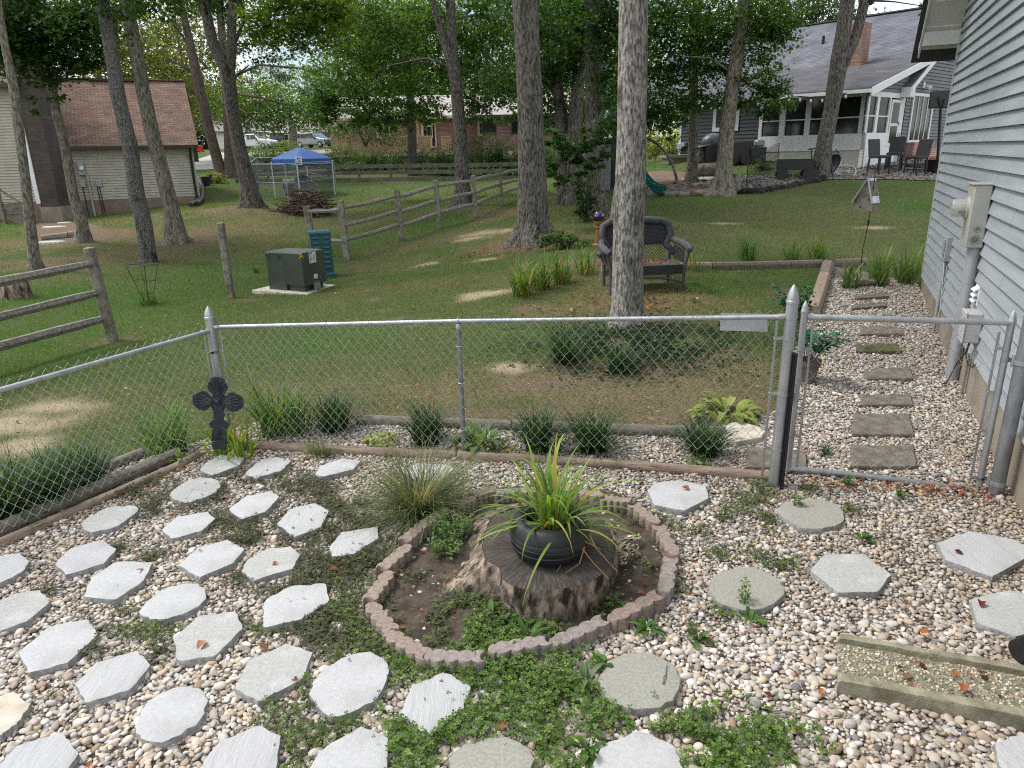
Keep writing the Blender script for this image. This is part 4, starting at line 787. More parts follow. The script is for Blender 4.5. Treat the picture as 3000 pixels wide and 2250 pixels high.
wl=siding(HW0+HWN*.012,HWD,HWN,-6,HWL,SB,ZE+6*SLP,.137,.034,sTop,seams=2).build('siding_wall',MT['siding'],gh)
mb=MB().plate([hw(-6,SB,.0),hw(HWL,SB,.0),hw(HWL,ZE,0),hw(HWL-6,ZE+6*SLP,0),hw(-6,ZE+6*SLP,0)],np.array([*-HWN*.2,0]));mb.build('wall_core',MT['siding'],gh)
pl_=[hw(-6,-.3,.02),hw(HWL+.01,-.3,.02),hw(HWL+.01,SB-.003,.02),hw(-6,SB-.003,.02)];MB().plate(pl_,np.array([*-HWN*.2,0])).build('foundation',MT['foundation'],gh)
mb=MB().box(hw(HWL-.03,(SB+ZE)/2,.035),(.09,.022,ZE-SB),np.c_[[*HWD,0],[*HWN,0],[0,0,1]]);mb.box(hw(HWL+.018,(SB+ZE)/2,.0),(.022,.09,ZE-SB),np.c_[[*HWD,0],[*HWN,0],[0,0,1]]);mb.build('corner_trim',MT['trim_grey'],gh)
OV=.50;rd=np.array([*-HWD,SLP]);
def rk(s,o,dz=0.):return hw(HWL-s,ZE+s*SLP+dz,o)
mb=MB().plate([rk(-.02,.03,.0),rk(5,.03,.0),rk(5,OV,.0),rk(-.02,OV,.0)],(0,0,.02));mb.build('soffit',MT['soffit'],gh)
mb=MB()
for k in range(14):s_=.05+k*.3;mb.plate([rk(s_,.04,-.004),rk(s_+.014,.04,-.004),rk(s_+.014,OV-.01,-.004),rk(s_,OV-.01,-.004)],(0,0,.005))
mb.build('soffit_seams',MT['old_white'],gh)
MB().plate([rk(-.3,OV,-.03),rk(5,OV,-.03),rk(5,OV,.17),rk(-.3,OV,.17)],np.array([*HWN*.025,0])).build('rake_fascia',MT['soffit'],gh)
MB().plate([rk(-.55,OV+.09,.172),rk(5,OV+.09,.172),rk(5,-3,.172),rk(-.55,-3,.172)],(0,0,.035)).build('roof',MT['shingle_dark'],gh)
mb=MB().plate([hw(HWL-.02,ZE-.19,.03),hw(HWL-.02,ZE-.19,OV-.002),hw(HWL-.02,ZE+.0,OV-.002),hw(HWL-.02,ZE+.0,.03)],np.array([*HWD*.32,0]));mb.build('eave_return',MT['soffit'],gh)
mb=MB();gp=[hw(HWL+.30,ZE-.16,OV+.03),hw(HWL+.30,ZE-.16,-2.5)];mb.bar(gp[0],gp[1],.11,.10);mb.build('gutter',MT['old_white'],gh)
HR=np.c_[[*HWD,0],[*HWN,0],[0,0,1]]
def hbox(mb,s,z,o,ds,do,dz):return mb.box(hw(s,z,o),(ds,do,dz),HR)
s_a,z_b=hwall(2890,728);s_b,z_t=hwall(2926,543);sM=(s_a+s_b)/2
MT['meter_box']=mat('beige_meter_enclosure',(.37,.37,.33),(.45,.45,.405),3,.5,.05,20,c3=(.30,.29,.24),p3=(.62,.8),s3=3)
MT['conduit']=mat('grey_conduit',(.28,.29,.30),(.36,.37,.38),3,.55,c3=(.2,.2,.2),p3=(.65,.8))
em=thing('electric_meter','beige electric meter enclosure with a round glass meter on the house wall','electric meter',hw(sM+.2,z_b,.02))
mb=MB();hbox(mb,sM+.20,(z_b+z_t)/2,.115,.38,.16,z_t-z_b);mb.build('enclosure',MT['meter_box'],em,bevel=.012)
mb=MB();hbox(mb,sM+.20,z_t+.008,.12,.395,.18,.018);mb.build('lid',MT['meter_box'],em,bevel=.004)
mz=z_t-(z_t-z_b)*.38;mb=MB().lathe([(.11,-.012),(.118,0),(.112,.022),(.10,.024)],hw(sM+.21,mz,.195),24,axis=[*HWN,0]);mb.build('meter_ring',MT['meter_box'],em,smooth=True)
gm_=bpy.data.materials.new('meter_glass');gm_.use_nodes=True;b=gm_.node_tree.nodes['Principled BSDF'];b.inputs['Base Color'].default_value=(.55,.55,.5,1);b.inputs['Roughness'].default_value=.12;b.inputs['Alpha'].default_value=.55
mb=MB().lathe([(.088,.0),(.088,.11),(.080,.125),(.02,.128),(.002,.128)],hw(sM+.21,mz,.219),24,axis=[*HWN,0]);mb.build('meter_glass',gm_,em,smooth=True)
mb=MB();hbox(mb,sM+.21,mz+.015,.24,.10,.06,.07);mb.build('meter_dial',mat('yellowed_dial',(.5,.46,.22),(.62,.58,.35),20,.5),em,bevel=.004)
mb=MB();hbox(mb,sM+.21,mz-.045,.24,.07,.06,.03);mb.build('meter_display',MT['black_plastic'],em)
mb=MB()
for z,r in((z_b+.19,.03),(z_b+.085,.05)):
 for q in(r,r*.72):mb.lathe([(q-.002,0),(q,.002),(q+.002,0)],hw(sM+.002,z,.115),20,axis=[*-HWD,0])
mb.build('knockouts',MT['meter_box'],em,smooth=True)
for k,(sx_,r) in enumerate(((.10,.05),(.28,.042))):MB().tube([hw(sM+sx_,-.05,.085),hw(sM+sx_,z_b+.01,.085)],r,16).build('conduit',MT['conduit'],em,smooth=True)
mb=MB().tube([hw(sM+.46,z_t-.1,.05),hw(sM+.42,mz+.05,.09),hw(sM+.42,z_b-.2,.06),hw(sM+.44,SB+.1,.04),hw(sM+.42,.1,.1)],.007,6);mb.build('black_cable',MT['black_plastic'],em,smooth=True)
s2,z2=hwall(2880,1010);s2b,z2t=hwall(2886,905)
tb=thing('junction_box','pale grey plastic utility box low on the house wall with a black cable loop','utility box',hw(s2+.1,z2,.02))
mb=MB();hbox(mb,s2+.13,z2+.15,.10,.24,.14,.30);mb.build('box_body',mat('pale_grey_plastic',(.42,.42,.42),(.48,.48,.475),4,.5),tb,bevel=.015)
mb=MB();hbox(mb,s2+.13,z2+.15,.175,.25,.02,.31);mb.build('box_cover',mat('pale_grey_cover',(.45,.45,.445),(.5,.5,.495),4,.5),tb,bevel=.008)
mb=MB().tube([hw(s2+.05,z2,.1),hw(s2+.03,z2-.12,.12),hw(s2+.0,z2-.2,.1),hw(s2-.05,z2-.22,.06),hw(s2-.1,z2-.15,.03)],.006,6);mb.tube([hw(s2+.1,z2,.1),hw(s2+.2,z2-.15,.1),hw(s2+.4,z2-.3,.12),hw(s2+.55,.06,.16),hw(s2+.6,.02,.3)],.006,6);mb.build('cable',MT['black_plastic'],tb,smooth=True)
s3,z3=hwall(2872,893);dv=thing('dryer_vent','white louvred wall vent above the grey utility box','vent',hw(s3+.05,z3,.02))
mb=MB();hbox(mb,s3+.04,z3+.09,.03,.2,.03,.2);mb.build('vent_frame',MT['white_paint'],dv,bevel=.005)
for k in range(3):
 mb=MB();c_=hw(s3+.04,z3+.04+k*.055,.065);mb.box(c_,(.17,.05,.012),HR@np.array(Matrix.Rotation(-.7,3,'X')));mb.build('louvre',MT['white_paint'],dv)
s4,z4=hwall(2790,768);s4b,z4t=hwall(2797,690);cb_=thing('cable_box','small grey cable box with a flip cover between meter and house corner','utility box',hw(s4+.05,z4,.02))
mb=MB();hbox(mb,s4+.07,(z4+z4t)/2,.06,.16,.09,z4t-z4);mb.build('box_body',MT['conduit'],cb_,bevel=.012)
mb=MB();hbox(mb,s4+.07,z4+(z4t-z4)*.66,.115,.13,.022,(z4t-z4)*.45);mb.build('flip_cover',MT['conduit'],cb_,bevel=.006)
mb=MB();hbox(mb,s4+.07,z4+(z4t-z4)*.3,.115,.10,.03,.03);mb.build('clasp',MT['conduit'],cb_,bevel=.004)
MB().tube([hw(s4+.08,-.05+ground(*hw(s4)[:2]),.07),hw(s4+.08,z4+.01,.07)],.022,10).build('conduit',MT['conduit'],cb_,smooth=True)
MB().tube([hw(s4+.02,z4,.09),hw(s4+.0,z4-.12,.08),hw(s4+.02,z4-.25,.07),hw(s4-.0,SB,.05),hw(s4+.02,SB-.2,.06)],.004,6).build('white_wire',MT['white_paint'],cb_,smooth=True)
q=hwall(2838,1150);mb=MB().bar(hw(q[0]+.05,.02,.05),hw(q[0]+.05,SB+.02,.045),.04,.02,up=(*HWN,0));tag(mb.build('wood_strip',MT['timber'],None,hw(q[0]+.05,0,.04)),'thin wooden strip leaning on the house foundation by the conduits','wood strip')
spb=thing('splash_block','exposed aggregate concrete splash block with raised sides in the lower right gravel','splash block',g(2700,2000))
A_,B_,C2,D2=(g(*q,.05) for q in[(2455,1862),(3040,1965),(3040,2108),(2455,1992)])
MT['aggr']=mat('exposed_aggregate',(.15,.14,.09),(.30,.285,.20),50,.95,.9,60,c3=(.50,.48,.42),p3=(.58,.64),s3=75,bdist=.02)
MT['aggr_rim']=mat('weathered_concrete_rim',(.17,.155,.10),(.33,.31,.22),12,.95,.7,70,c3=(.42,.40,.34),p3=(.62,.7),s3=90,bdist=.01)
MB().prism([q[:2] for q in(A_,B_,C2,D2)],-.03,.03,.01).build('trough',MT['aggr'],spb)
n_=(D2-A_)/np.linalg.norm(D2-A_)
def rim(a,b_,w_,z0,z1):
 q=[a[:2],b_[:2],(b_+n_*w_)[:2],(a+n_*w_)[:2]];pts=[]
 for i in range(4):
  u,v=np.array(q[i]),np.array(q[(i+1)%4]);m_=max(1,int(np.linalg.norm(v-u)/.06))
  for j in range(m_):pts.append(u+(v-u)*j/m_+rng.normal(0,.0025,2))
 return MB().prism(pts,z0,z1,.012)
rim(A_-n_*.01,B_-n_*.01,.045,-.03,.062).build('raised_side',MT['aggr_rim'],spb,smooth=True)
rim(D2-n_*.015,C2-n_*.015,.06,-.03,.085).build('raised_side',MT['aggr_rim'],spb,smooth=True)
n=700;u,v=rng.uniform(0,1,n),rng.uniform(.12,.9,n);p=A_+(B_-A_)*u[:,None]+(D2-A_)*v[:,None];sc=np.c_[rng.uniform(.006,.013,n),rng.uniform(.005,.010,n),rng.uniform(.004,.006,n)]
V,Fc=scatter(*ico(1),np.c_[p[:,:2],np.full(n,.031)],rot_z(rng.uniform(0,6.3,n)),sc)
pc=PEB[rng.choice(len(PEB),n)]*rng.uniform(.45,.85,(n,1))*np.array([1,.98,.85]);o=np_mesh('set_pebbles',V,Fc,MT['pebble'],parent=spb,cols=np.repeat(pc,len(V)//n,0),smooth=True);o['kind']='stuff'
pa,pb=g(2985,1912,.07),g(3180,1840,.13);mb=MB();d=pb-pa;L=np.linalg.norm(d);prof=[]
for k in range(int(L/.012)):prof+=[(.052,k*.012),(.062,k*.012+.002),(.062,k*.012+.007),(.052,k*.012+.009)]
mb.lathe([(.045,.0)]+prof,pa,28,axis=d/L);tag(mb.build('corrugated_pipe',MT['black_plastic'],None,pa,smooth=True),'end of a black corrugated drain pipe at the right edge beside the splash block','drain pipe')
# edging of the lawn bed and pots
c5b=crop(2050,500,.4295)
MT['edge_brown']=mat('brown_edging_concrete',(.13,.10,.08),(.24,.195,.16),20,.95,.6,80,c3=(.3,.25,.2),p3=(.62,.72),s3=50)
MT['edge_tan']=mat('tan_edging_concrete',(.26,.19,.14),(.38,.29,.22),20,.95,.6,80,c3=(.44,.36,.29),p3=(.62,.72),s3=50)
def kerb(a,b_,label,m,w_=.14,top=.12):
 a,b_=np.array(a),np.array(b_);d=(b_-a)[:2];L=np.linalg.norm(d);d=d/L;nn=np.array([-d[1],d[0]]);z=(a[2]+b_[2])/2
 prof=[(-w_/2,-.08),(-w_/2,top*.6),(-w_*.3,top),(w_*.3,top),(w_/2,top*.6),(w_/2,-.08)]
 V=[];
 for s_ in(.006,L-.006):
  for o_,zz in prof:V.append((a[0]+d[0]*s_+nn[0]*o_,a[1]+d[1]*s_+nn[1]*o_,(a[2] if s_<L/2 else b_[2])+zz))
 n=len(prof);F=[tuple(range(n))[::-1],tuple(range(n,2*n))]+[(k,(k+1)%n,n+(k+1)%n,n+k) for k in range(n)]
 return tag(MB().add(V,F).build('lawn_edging_block',m,None,(*((a+b_)/2)[:2],z),bevel=.008),label,'edging block','concrete blocks edging the lawn bed')
row=[(-130,672),(76,672),(330,668),(610,660),(832,652)]
for i in range(4):kerb(at(*c5b(*row[i])),at(*c5b(*row[i+1])),['pinkish edging block behind the wicker bench, at the left end of the row','long brown edging block left of the middle lily clump','brown edging block under the middle lily clump with yellow blades','brown edging block ending at the corner of the lawn bed'][i],MT['edge_brown'] if i else MT['edge_tan'])
kerb(at(*c5b(915,650)),at(*c5b(1150,640)),'edging block half hidden behind the iris leaves and the garden pole',MT['edge_brown'])
col=[(872,660),(850,745),(822,838),(795,915),(770,985)]
for i in range(4):kerb(at(*c5b(*col[i])),at(*c5b(*col[i+1])),['dark brown edging block beginning the row along the side path','tan edging block second from the lawn bed corner','tan edging block third from the lawn bed corner, nearest the potted plants','pinkish edging block behind the leaves of the potted plants'][i],MT['edge_tan'] if i else MT['edge_brown'],.2,.14)
MT['terracotta']=mat('brown_clay_pot',(.12,.085,.07),(.22,.17,.145),6,.8,.2,40)
def pot(c,r,h,label,seed,lean=0):
 t_=thing('potted_plant',label,'potted plant',c,'pots of leafy plants beside the gate')
 MB().lathe([(r*.68,.0),(r*.72,.02),(r*.93,h*.8),(r*1.02,h*.82),(r*1.05,h),(r*.93,h),(r*.88,h*.88),(.01,h*.86)],(c[0],c[1],c[2]-.01),24).build('pot',MT['terracotta'],t_,smooth=True)
 R_=np.random.default_rng(seed);Vv=[];Ff=[];Cc_=[];of=0;mb=MB()
 for k in range(15):
  az=R_.uniform(0,6.28);rr=R_.uniform(.1,.34);tip=np.array(c)+[math.cos(az)*rr+lean,math.sin(az)*rr*.7,h+R_.uniform(.12,.42)];base=np.array(c)+[math.cos(az)*r*.3,math.sin(az)*r*.3,h*.85]
  mid=(base+tip)/2+[0,0,.06];mb.tube([base,mid,tip],[.005,.004,.002],5)
  for j in range(16):
   u=R_.uniform(.35,1.08);p=base+(mid-base)*min(1,u*2) if u<.5 else mid+(tip-mid)*(u*2-1);p=p+R_.normal(0,.035,3)
   a2=R_.uniform(0,6.28);el=R_.uniform(-.5,.7);d=np.array([math.cos(a2)*math.cos(el),math.sin(a2)*math.cos(el),math.sin(el)]);sdv=np.cross(d,(0,0,1.));sdv/=np.linalg.norm(sdv);up=np.cross(sdv,d);L=R_.uniform(.05,.085);wv=L*.34
   Vv+=[p,p+d*L*.3+sdv*wv*.85,p+d*L*.3-sdv*wv*.85,p+d*L*.3-up*.006,p+d*L*.7+sdv*wv*.8,p+d*L*.7-sdv*wv*.8,p+d*L*.7-up*.008,p+d*L]
   Ff+=[tuple(of+q for q in f) for f in[(0,1,3),(0,3,2),(1,4,6),(1,6,3),(3,6,5),(3,5,2),(4,7,6),(6,7,5)]];of+=8
   cl=np.array(lin(*[(26,92,66),(34,110,78),(20,74,52),(60,130,98)][R_.integers(4)]))*R_.uniform(.8,1.25);Cc_+=[cl]*8
 mb.build('stems',MT['wood_grey'],t_,smooth='all');np_mesh('leaves',np.array(Vv),np.array(Ff),MT['leaf'],parent=t_,cols=np.array(Cc_))
pot(at(2330,990),.12,.26,'brown pot with glossy blue green leaves, farther from the gate',3,.02)
pot(at(2358,1118),.14,.26,'brown pot with teal green leaves directly behind the gate frame',5,.05)
# strap-leaved plants
def strap_arrays(c,n,L,wd,el=(55,88),droop=(60,130),rad=.04,cols=((.1,.2,.03),),seed=1,segs=7,lmin=.55,zfloor=True,yel=0.):
 R_=np.random.default_rng(seed);V=[];F=[];C=[];o=0
 for k in range(n):
  az=R_.uniform(0,6.283);e=math.radians(R_.uniform(*el));dr=math.radians(R_.uniform(*droop));l=L*R_.uniform(lmin,1.08);w_=wd*R_.uniform(.7,1.2)
  rb_=rad*math.sqrt(R_.uniform());a0=R_.uniform(0,6.283);p=np.array([c[0]+rb_*math.cos(a0),c[1]+rb_*math.sin(a0),c[2]-.01]);aw=R_.normal(0,.35)
  col=np.array(cols[R_.integers(len(cols))])*R_.uniform(.75,1.25)
  if R_.uniform()<yel:col=np.array([(.42,.30,.06),(.36,.24,.10),(.40,.36,.05)][R_.integers(3)])
  for i in range(segs+1):
   u=i/segs;ee=e-dr*u*u;a=az+aw*u;sd_=np.array([-math.sin(a),math.cos(a),0]);wu=w_*.5*(min(1,.55+u*1.6))*(1-max(0,(u-.35)/.65)**1.7)
   wu=max(wu,.0004);V+=[p-sd_*wu,p+sd_*wu];C+=[col*(.85+.3*u)]*2
   if i:F+=[(o+2*i-2,o+2*i-1,o+2*i+1,o+2*i)]
   st_=l/segs;p=p+st_*np.array([math.cos(a)*math.cos(ee),math.sin(a)*math.cos(ee),math.sin(ee)])
   if zfloor and p[2]<c[2]+.004:p[2]=c[2]+.004
  o+=2*(segs+1)
 return np.array(V),np.array(F),np.array(C)
GYEL=[(.20,.30,.035),(.16,.27,.03),(.25,.33,.05),(.13,.23,.03)]
GDRK=[(.030,.070,.018),(.045,.095,.025),(.06,.12,.035),(.022,.05,.016)]
GMID=[(.07,.16,.03),(.10,.20,.04),(.13,.22,.05),(.06,.13,.03)]
def strap(name,label,cat,c,n,L,wd,group=None,**k):
 V,F,C=strap_arrays(c,n,L,wd,**k);o=np_mesh(name,V,F,MT['blade' if wd<.008 else 'leaf'],cols=C,loc=c,smooth=True);return tag(o,label,cat,group)
pc=(tc0[0]+.01,tc0[1]+.01,z0+.14)
lily=thing('daylily','yellow green daylily with long arching leaves growing in the tyre','plant',pc)
V,F,C=strap_arrays(pc,105,.66,.021,(18,84),(45,125),.085,[(.19,.30,.05),(.15,.26,.04),(.23,.33,.07),(.12,.22,.035)],5,9,.55,False,.03);np_mesh('green_leaves',V,F,MT['leaf'],parent=lily,cols=C,smooth=True)
V,F,C=strap_arrays(pc,4,.55,.015,(25,50),(90,140),.07,[(.36,.30,.06),(.40,.36,.08)],9,9,.8,False);
np_mesh('yellowed_leaves',V,F,MT['leaf'],parent=lily,cols=C,smooth=True)
dz_=ZT+.015;Vv=[];Ff=[];Cc_=[];of=0
for k,pth in enumerate([[(1460,590),(1400,650),(1385,700),(1330,790)],[(1500,560),(1480,640),(1560,740),(1650,835)],[(1440,545),(1500,640),(1470,740),(1380,800)],[(1530,560),(1570,640),(1640,720),(1705,790)],[(1500,600),(1600,650),(1560,690),(1480,700)]]):
 hz=[TR*.55,.10,.03,.01];pp=[g(*cr(*q),dz_+h) for q,h in zip(pth,hz)]
 for i in range(len(pp)):
  t_=pp[min(i+1,3)]-pp[max(i-1,0)];sd_=np.cross(t_,(0,0,1.));sd_/=np.linalg.norm(sd_);wv=.006*(1-i/4);Vv+=[pp[i]-sd_*wv,pp[i]+sd_*wv];Cc_+=[np.array(lin(176,134,92))*(.8+.1*k)]*2
  if i:Ff.append((of+2*i-2,of+2*i-1,of+2*i+1,of+2*i))
 of+=8
np_mesh('dry_leaves',np.array(Vv),np.array(Ff),MT['litter'],parent=lily,cols=np.array(Cc_))
q=g(1232,1498);og=thing('ornamental_grass','fine blue green and straw ornamental grass mound left of the brick ring','grass clump',q)
V,F,C=strap_arrays(q,1000,.74,.0046,(5,58),(25,75),.09,[(.08,.13,.055),(.11,.16,.07),(.06,.10,.045),(.16,.18,.08)],7,6,.5);np_mesh('green_blades',V,F,MT['blade'],parent=og,cols=C)
V,F,C=strap_arrays(q,300,.62,.0038,(12,72),(15,60),.08,[(.40,.33,.18),(.30,.25,.12),(.46,.40,.25)],8,6,.5);np_mesh('straw_blades',V,F,MT['blade'],parent=og,cols=C)
LG='dark green liriope clumps'
for i,(px,py,n,L,lab) in enumerate([(980,1262,210,.34,'dark liriope clump behind the fence, left of the lime green heuchera'),(1248,1298,200,.33,'dark liriope clump behind the fence, just left of the slim line post'),(1578,1318,230,.33,'large dark liriope clump behind the fence, first of the pair above the lily'),(1735,1322,230,.34,'large dark liriope clump behind the fence, second of the pair above the lily'),(2060,1332,210,.30,'dark liriope clump with broad-leaved seedlings before it, near the gate post'),(1652,1062,190,.36,'spiky dark liriope clump on the lawn, left of the ivy under the pale tree'),(1812,1088,150,.28,'small dark liriope clump in front of the ivy under the pale tree'),(40,1520,260,.40,'large dark liriope mass cut by the left photo edge behind the fence'),(150,1470,240,.36,'dark liriope behind the left fence, second from the photo edge'),(255,1420,200,.33,'dark liriope behind the left fence, beside the short grey timber')]):
 strap('liriope',lab,'plant',at(px,py),int(n*1.5),L*1.55,.010,LG,el=(35,88),droop=(50,120),rad=.11,cols=GDRK,seed=20+i,segs=6,yel=.015)
LL='daylily clumps along fence and lawn'
for i,(px,py,n,L,wd,cl,lab,y) in enumerate([(655,1338,34,.34,.016,GYEL,'bright yellow green daylily tuft at the foot of the black cross',.06),(690,1345,26,.30,.016,GYEL,'second bright daylily tuft at the cross, overhanging a grey stone',.05),(500,1330,80,.42,.013,GMID,'green daylily clump outside the left fence, left of the cross',.07),(800,1275,90,.50,.013,GMID,'tall green daylily clump behind the fence, right of the cross',.05),(870,1270,50,.40,.012,GMID,'green daylily clump merging with the tall one behind the fence',.05),(1530,868,70,.50,.014,GMID,'arching daylily clump on the lawn with yellow dead leaves, left end',.16),(1585,848,70,.52,.014,GMID,'arching daylily clump on the lawn, middle of the drift left of the bench',.08),(1645,830,60,.48,.014,GMID,'arching daylily clump on the lawn, right end of the drift',.10),(1715,805,40,.40,.014,GMID,'small daylily tuft close to the left arm of the wicker bench',.05),(2195,768,60,.48,.014,GMID,'daylily clump on the brown edging with one yellow leaf',.06),(2315,768,45,.42,.014,GMID,'daylily clump on the edging left of the lawn bed corner',.06),(2395,765,60,.46,.014,GMID,'daylily clump at the lawn bed corner with a big yellow leaf',.08),(2030,795,20,.40,.012,GMID,'thin daylily tuft right of the wicker bench',.1)]):
 strap('daylily',lab,'plant',at(px,py),int(n*1.3),L*1.5,wd*1.15,LL,el=(50,88),droop=(40,120),rad=.14,cols=cl,seed=40+i,segs=7,yel=y)
for i,(px,py,n,L,lab) in enumerate([(2490,845,34,.55,'grey green iris fan at the foot of the garden pole'),(2570,838,50,.75,'tall iris clump in front of the lawn, left of the house corner'),(2650,832,46,.78,'tall iris clump touching the grey house corner'),(2690,800,24,.7,'iris fan with broad leaves partly behind the house corner trim')]):
 strap('iris',lab,'plant',at(px,py),n,L,.035,'iris clumps by the house corner',el=(50,86),droop=(10,70),rad=.12,cols=[(.10,.17,.06),(.13,.20,.08),(.16,.22,.07)],seed=70+i,yel=.05)
strap('grass_tuft','light green grass tuft growing over the tan timber in front of the fence','grass clump',D(690,985),150,.26,.005,None,el=(15,75),droop=(30,90),rad=.07,cols=[(.16,.20,.07),(.12,.17,.06),(.2,.22,.1)],seed=90)
strap('grass_tuft','small dark grass tuft in the gravel left of the gate pavers','grass clump',at(2420,1335),60,.16,.006,None,cols=GDRK,seed=91)
strap('grass_tuft','long grass tuft on the dry lawn behind the transformer','grass clump',at(750,800),60,.3,.008,None,cols=GMID,seed=92)
def broad(name,label,c,n,L,wd,h,cols,seed,el=(15,70),rad=.12,cat='plant',group=None,rag=0.):
 R_=np.random.default_rng(seed);V=[];F=[];C=[];o=0
 for k in range(n):
  az=R_.uniform(0,6.283);e=math.radians(R_.uniform(*el));rr_=rad*math.sqrt(R_.uniform());p0=np.array([c[0]+rr_*math.cos(az),c[1]+rr_*math.sin(az),c[2]+h*R_.uniform(.2,1)*(1-.4*rr_/max(rad,.01))])
  l=L*R_.uniform(.6,1.1);w_=wd*R_.uniform(.75,1.15);col=np.array(cols[R_.integers(len(cols))])*R_.uniform(.8,1.2);sd_=np.array([-math.sin(az),math.cos(az),0]);p=p0;m_=6
  sb=np.array([c[0],c[1],c[2]]);V+=[sb-sd_*.003,sb+sd_*.003,p0+sd_*.003,p0-sd_*.003];F.append((o,o+1,o+2,o+3));C+=[col*.8]*4;o+=4
  for i in range(m_+1):
   u=i/m_;ee=e-1.5*u;wu=w_*.5*math.sin(math.pi*min(1,.06+u*.94))**.7*(1-.35*u)*(1+rag*math.sin(i*3.1));dirv=np.array([math.cos(az)*math.cos(ee),math.sin(az)*math.cos(ee),math.sin(ee)]);up=np.cross(dirv,sd_)
   V+=[p-sd_*wu-up*wu*-.25,p,p+sd_*wu-up*wu*-.25];C+=[col*1.05,col*.85,col*1.05]
   if i:F+=[(o+3*i-3,o+3*i-2,o+3*i+1,o+3*i),(o+3*i-2,o+3*i-1,o+3*i+2,o+3*i+1)]
   p=p+dirv*l/m_
  o+=3*(m_+1)
 ob=np_mesh(name,np.array(V),np.array(F),MT['leaf'],cols=np.array(C),loc=c,smooth=True);return tag(ob,label,cat,group)
HS=[(.12,.20,.05),(.16,.24,.07),(.09,.16,.04)]
broad('hosta','green broad-leaved hosta right of the slim line post, one yellow leaf',at(1405,1312),34,.22,.085,.10,HS,3,(30,85))
broad('hosta','small hosta sprout with browned leaves between line post and liriope pair',at(1460,1330),8,.17,.05,.06,[(.2,.2,.05),(.3,.22,.06)],4,(30,80),.05)
broad('hosta','yellow green hosta behind the fence at the edge of the dry lawn',at(2120,1225),40,.24,.10,.14,[(.28,.33,.06),(.22,.30,.05),(.32,.36,.09)],5,(10,70),.2)
broad('heuchera','lime green ruffled heuchera on the gravel behind the fence',at(1112,1298),46,.06,.065,.10,[(.30,.36,.08),(.25,.33,.06),(.36,.38,.12)],6,(0,40),.13)
broad('seedling','broad-leaved seedling in front of the liriope next to the gate post',at(2050,1362),8,.09,.07,.08,[(.13,.26,.05)],7,(10,50),.05)
broad('seedling','yellowish seedling with upright leaves at the end of the grey left timber',D(390,1003),11,.10,.045,.10,[(.20,.30,.06)],8,(20,80),.04)
WD=[(.07,.15,.03),(.10,.19,.04),(.05,.11,.025)]
for i,(x,y,n,L,lab) in enumerate([(1150,1303,9,.13,'dark green dock weed with upright leaves against the stump front'),(1060,1340,5,.12,'narrow-leaved weed standing in the clover left of the dock weed'),(1140,1395,12,.17,'tall pale narrow-leaved weed growing over the front edging block'),(1395,1365,14,.10,'dandelion rosette in the gravel right of the front edging blocks'),(1265,1480,14,.13,'jagged grey green thistle rosette left of the worn round stone'),(1300,1440,9,.08,'small dandelion rosette between the ring and the worn round stone'),(1510,1385,9,.07,'small weed rosette in the right gravel, above the splash block'),(1620,1340,8,.09,'weed with leafy stems in front of the round worn stone right of the ring'),(1330,1305,9,.09,'small green weed inside the ring at the right front'),(1270,1625,12,.12,'broad jagged weed between the two bottom stones'),(1860,1165,10,.07,'low weed with round leaves in the right gravel near the house stone')]):
 broad('weed',lab,D(x,y,.015),n,L,.035,.03,WD if 'thistle' not in lab else[(.14,.19,.10)],100+i,(15,80),.03,'weed','single weeds in the gravel',.25)
def twiggy(name,label,c,n,h,spread,L,cols,seed,cat='plant',group=None,wd=.45,per=9):
 R_=np.random.default_rng(seed);V=[];F=[];C=[];o=0
 for k in range(n):
  az=R_.uniform(0,6.28);tip=np.array(c)+[math.cos(az)*spread*R_.uniform(.1,1),math.sin(az)*spread*R_.uniform(.1,1),h*R_.uniform(.5,1)];b0=np.array(c)+[math.cos(az)*spread*.35,math.sin(az)*spread*.35,0]
  sd_=np.array([-math.sin(az),math.cos(az),0])*.002;V+=[b0-sd_,b0+sd_,tip+sd_*.4,tip-sd_*.4];F.append((o,o+1,o+2));F.append((o,o+2,o+3));C+=[np.array(cols[0])*.7]*4;o+=4
  for j in range(per):
   p=b0+(tip-b0)*(.2+.8*j/per);a2=R_.uniform(0,6.28);el=R_.uniform(-.2,.7);d=np.array([math.cos(a2)*math.cos(el),math.sin(a2)*math.cos(el),math.sin(el)]);s2_=np.cross(d,(0,0,1.));s2_/=np.linalg.norm(s2_);l=L*R_.uniform(.6,1.15)
   col=np.array(cols[R_.integers(len(cols))])*R_.uniform(.75,1.3);V+=[p,p+d*l*.5+s2_*l*wd*.5,p+d*l,p+d*l*.5-s2_*l*wd*.5];F+=[(o,o+1,o+2),(o,o+2,o+3)];C+=[col]*4;o+=4
 return tag(np_mesh(name,np.array(V),np.array(F),MT['leaf'],cols=np.array(C),loc=c),label,cat,group)
MI=[(.12,.21,.055),(.09,.17,.045),(.16,.25,.07)]
twiggy('mint_plant','bushy pale green mint-like weed inside the ring, left of the stump',D(975,1165,.01),46,.22,.20,.035,MI,1)
twiggy('mint_plant','smaller leafy weed inside the ring just below the bushy one',D(960,1205,.01),18,.16,.12,.04,MI,2)
for i,(x,y,h,lab) in enumerate([(1605,1310,.22,'tall thin weed sprouting in front of the round worn stone'),(1720,1100,.14,'thin weed growing over the round worn stone by the gate'),(1830,1050,.10,'small green weed under the middle of the gate bottom rail'),(1950,1075,.08,'small weed by the bottom rail at the right')]):
 twiggy('weed',lab,D(x,y,.01),7,h,.06,.025,MI,30+i,'weed','single weeds in the gravel',.7,12)
TRI=[];TF=[]
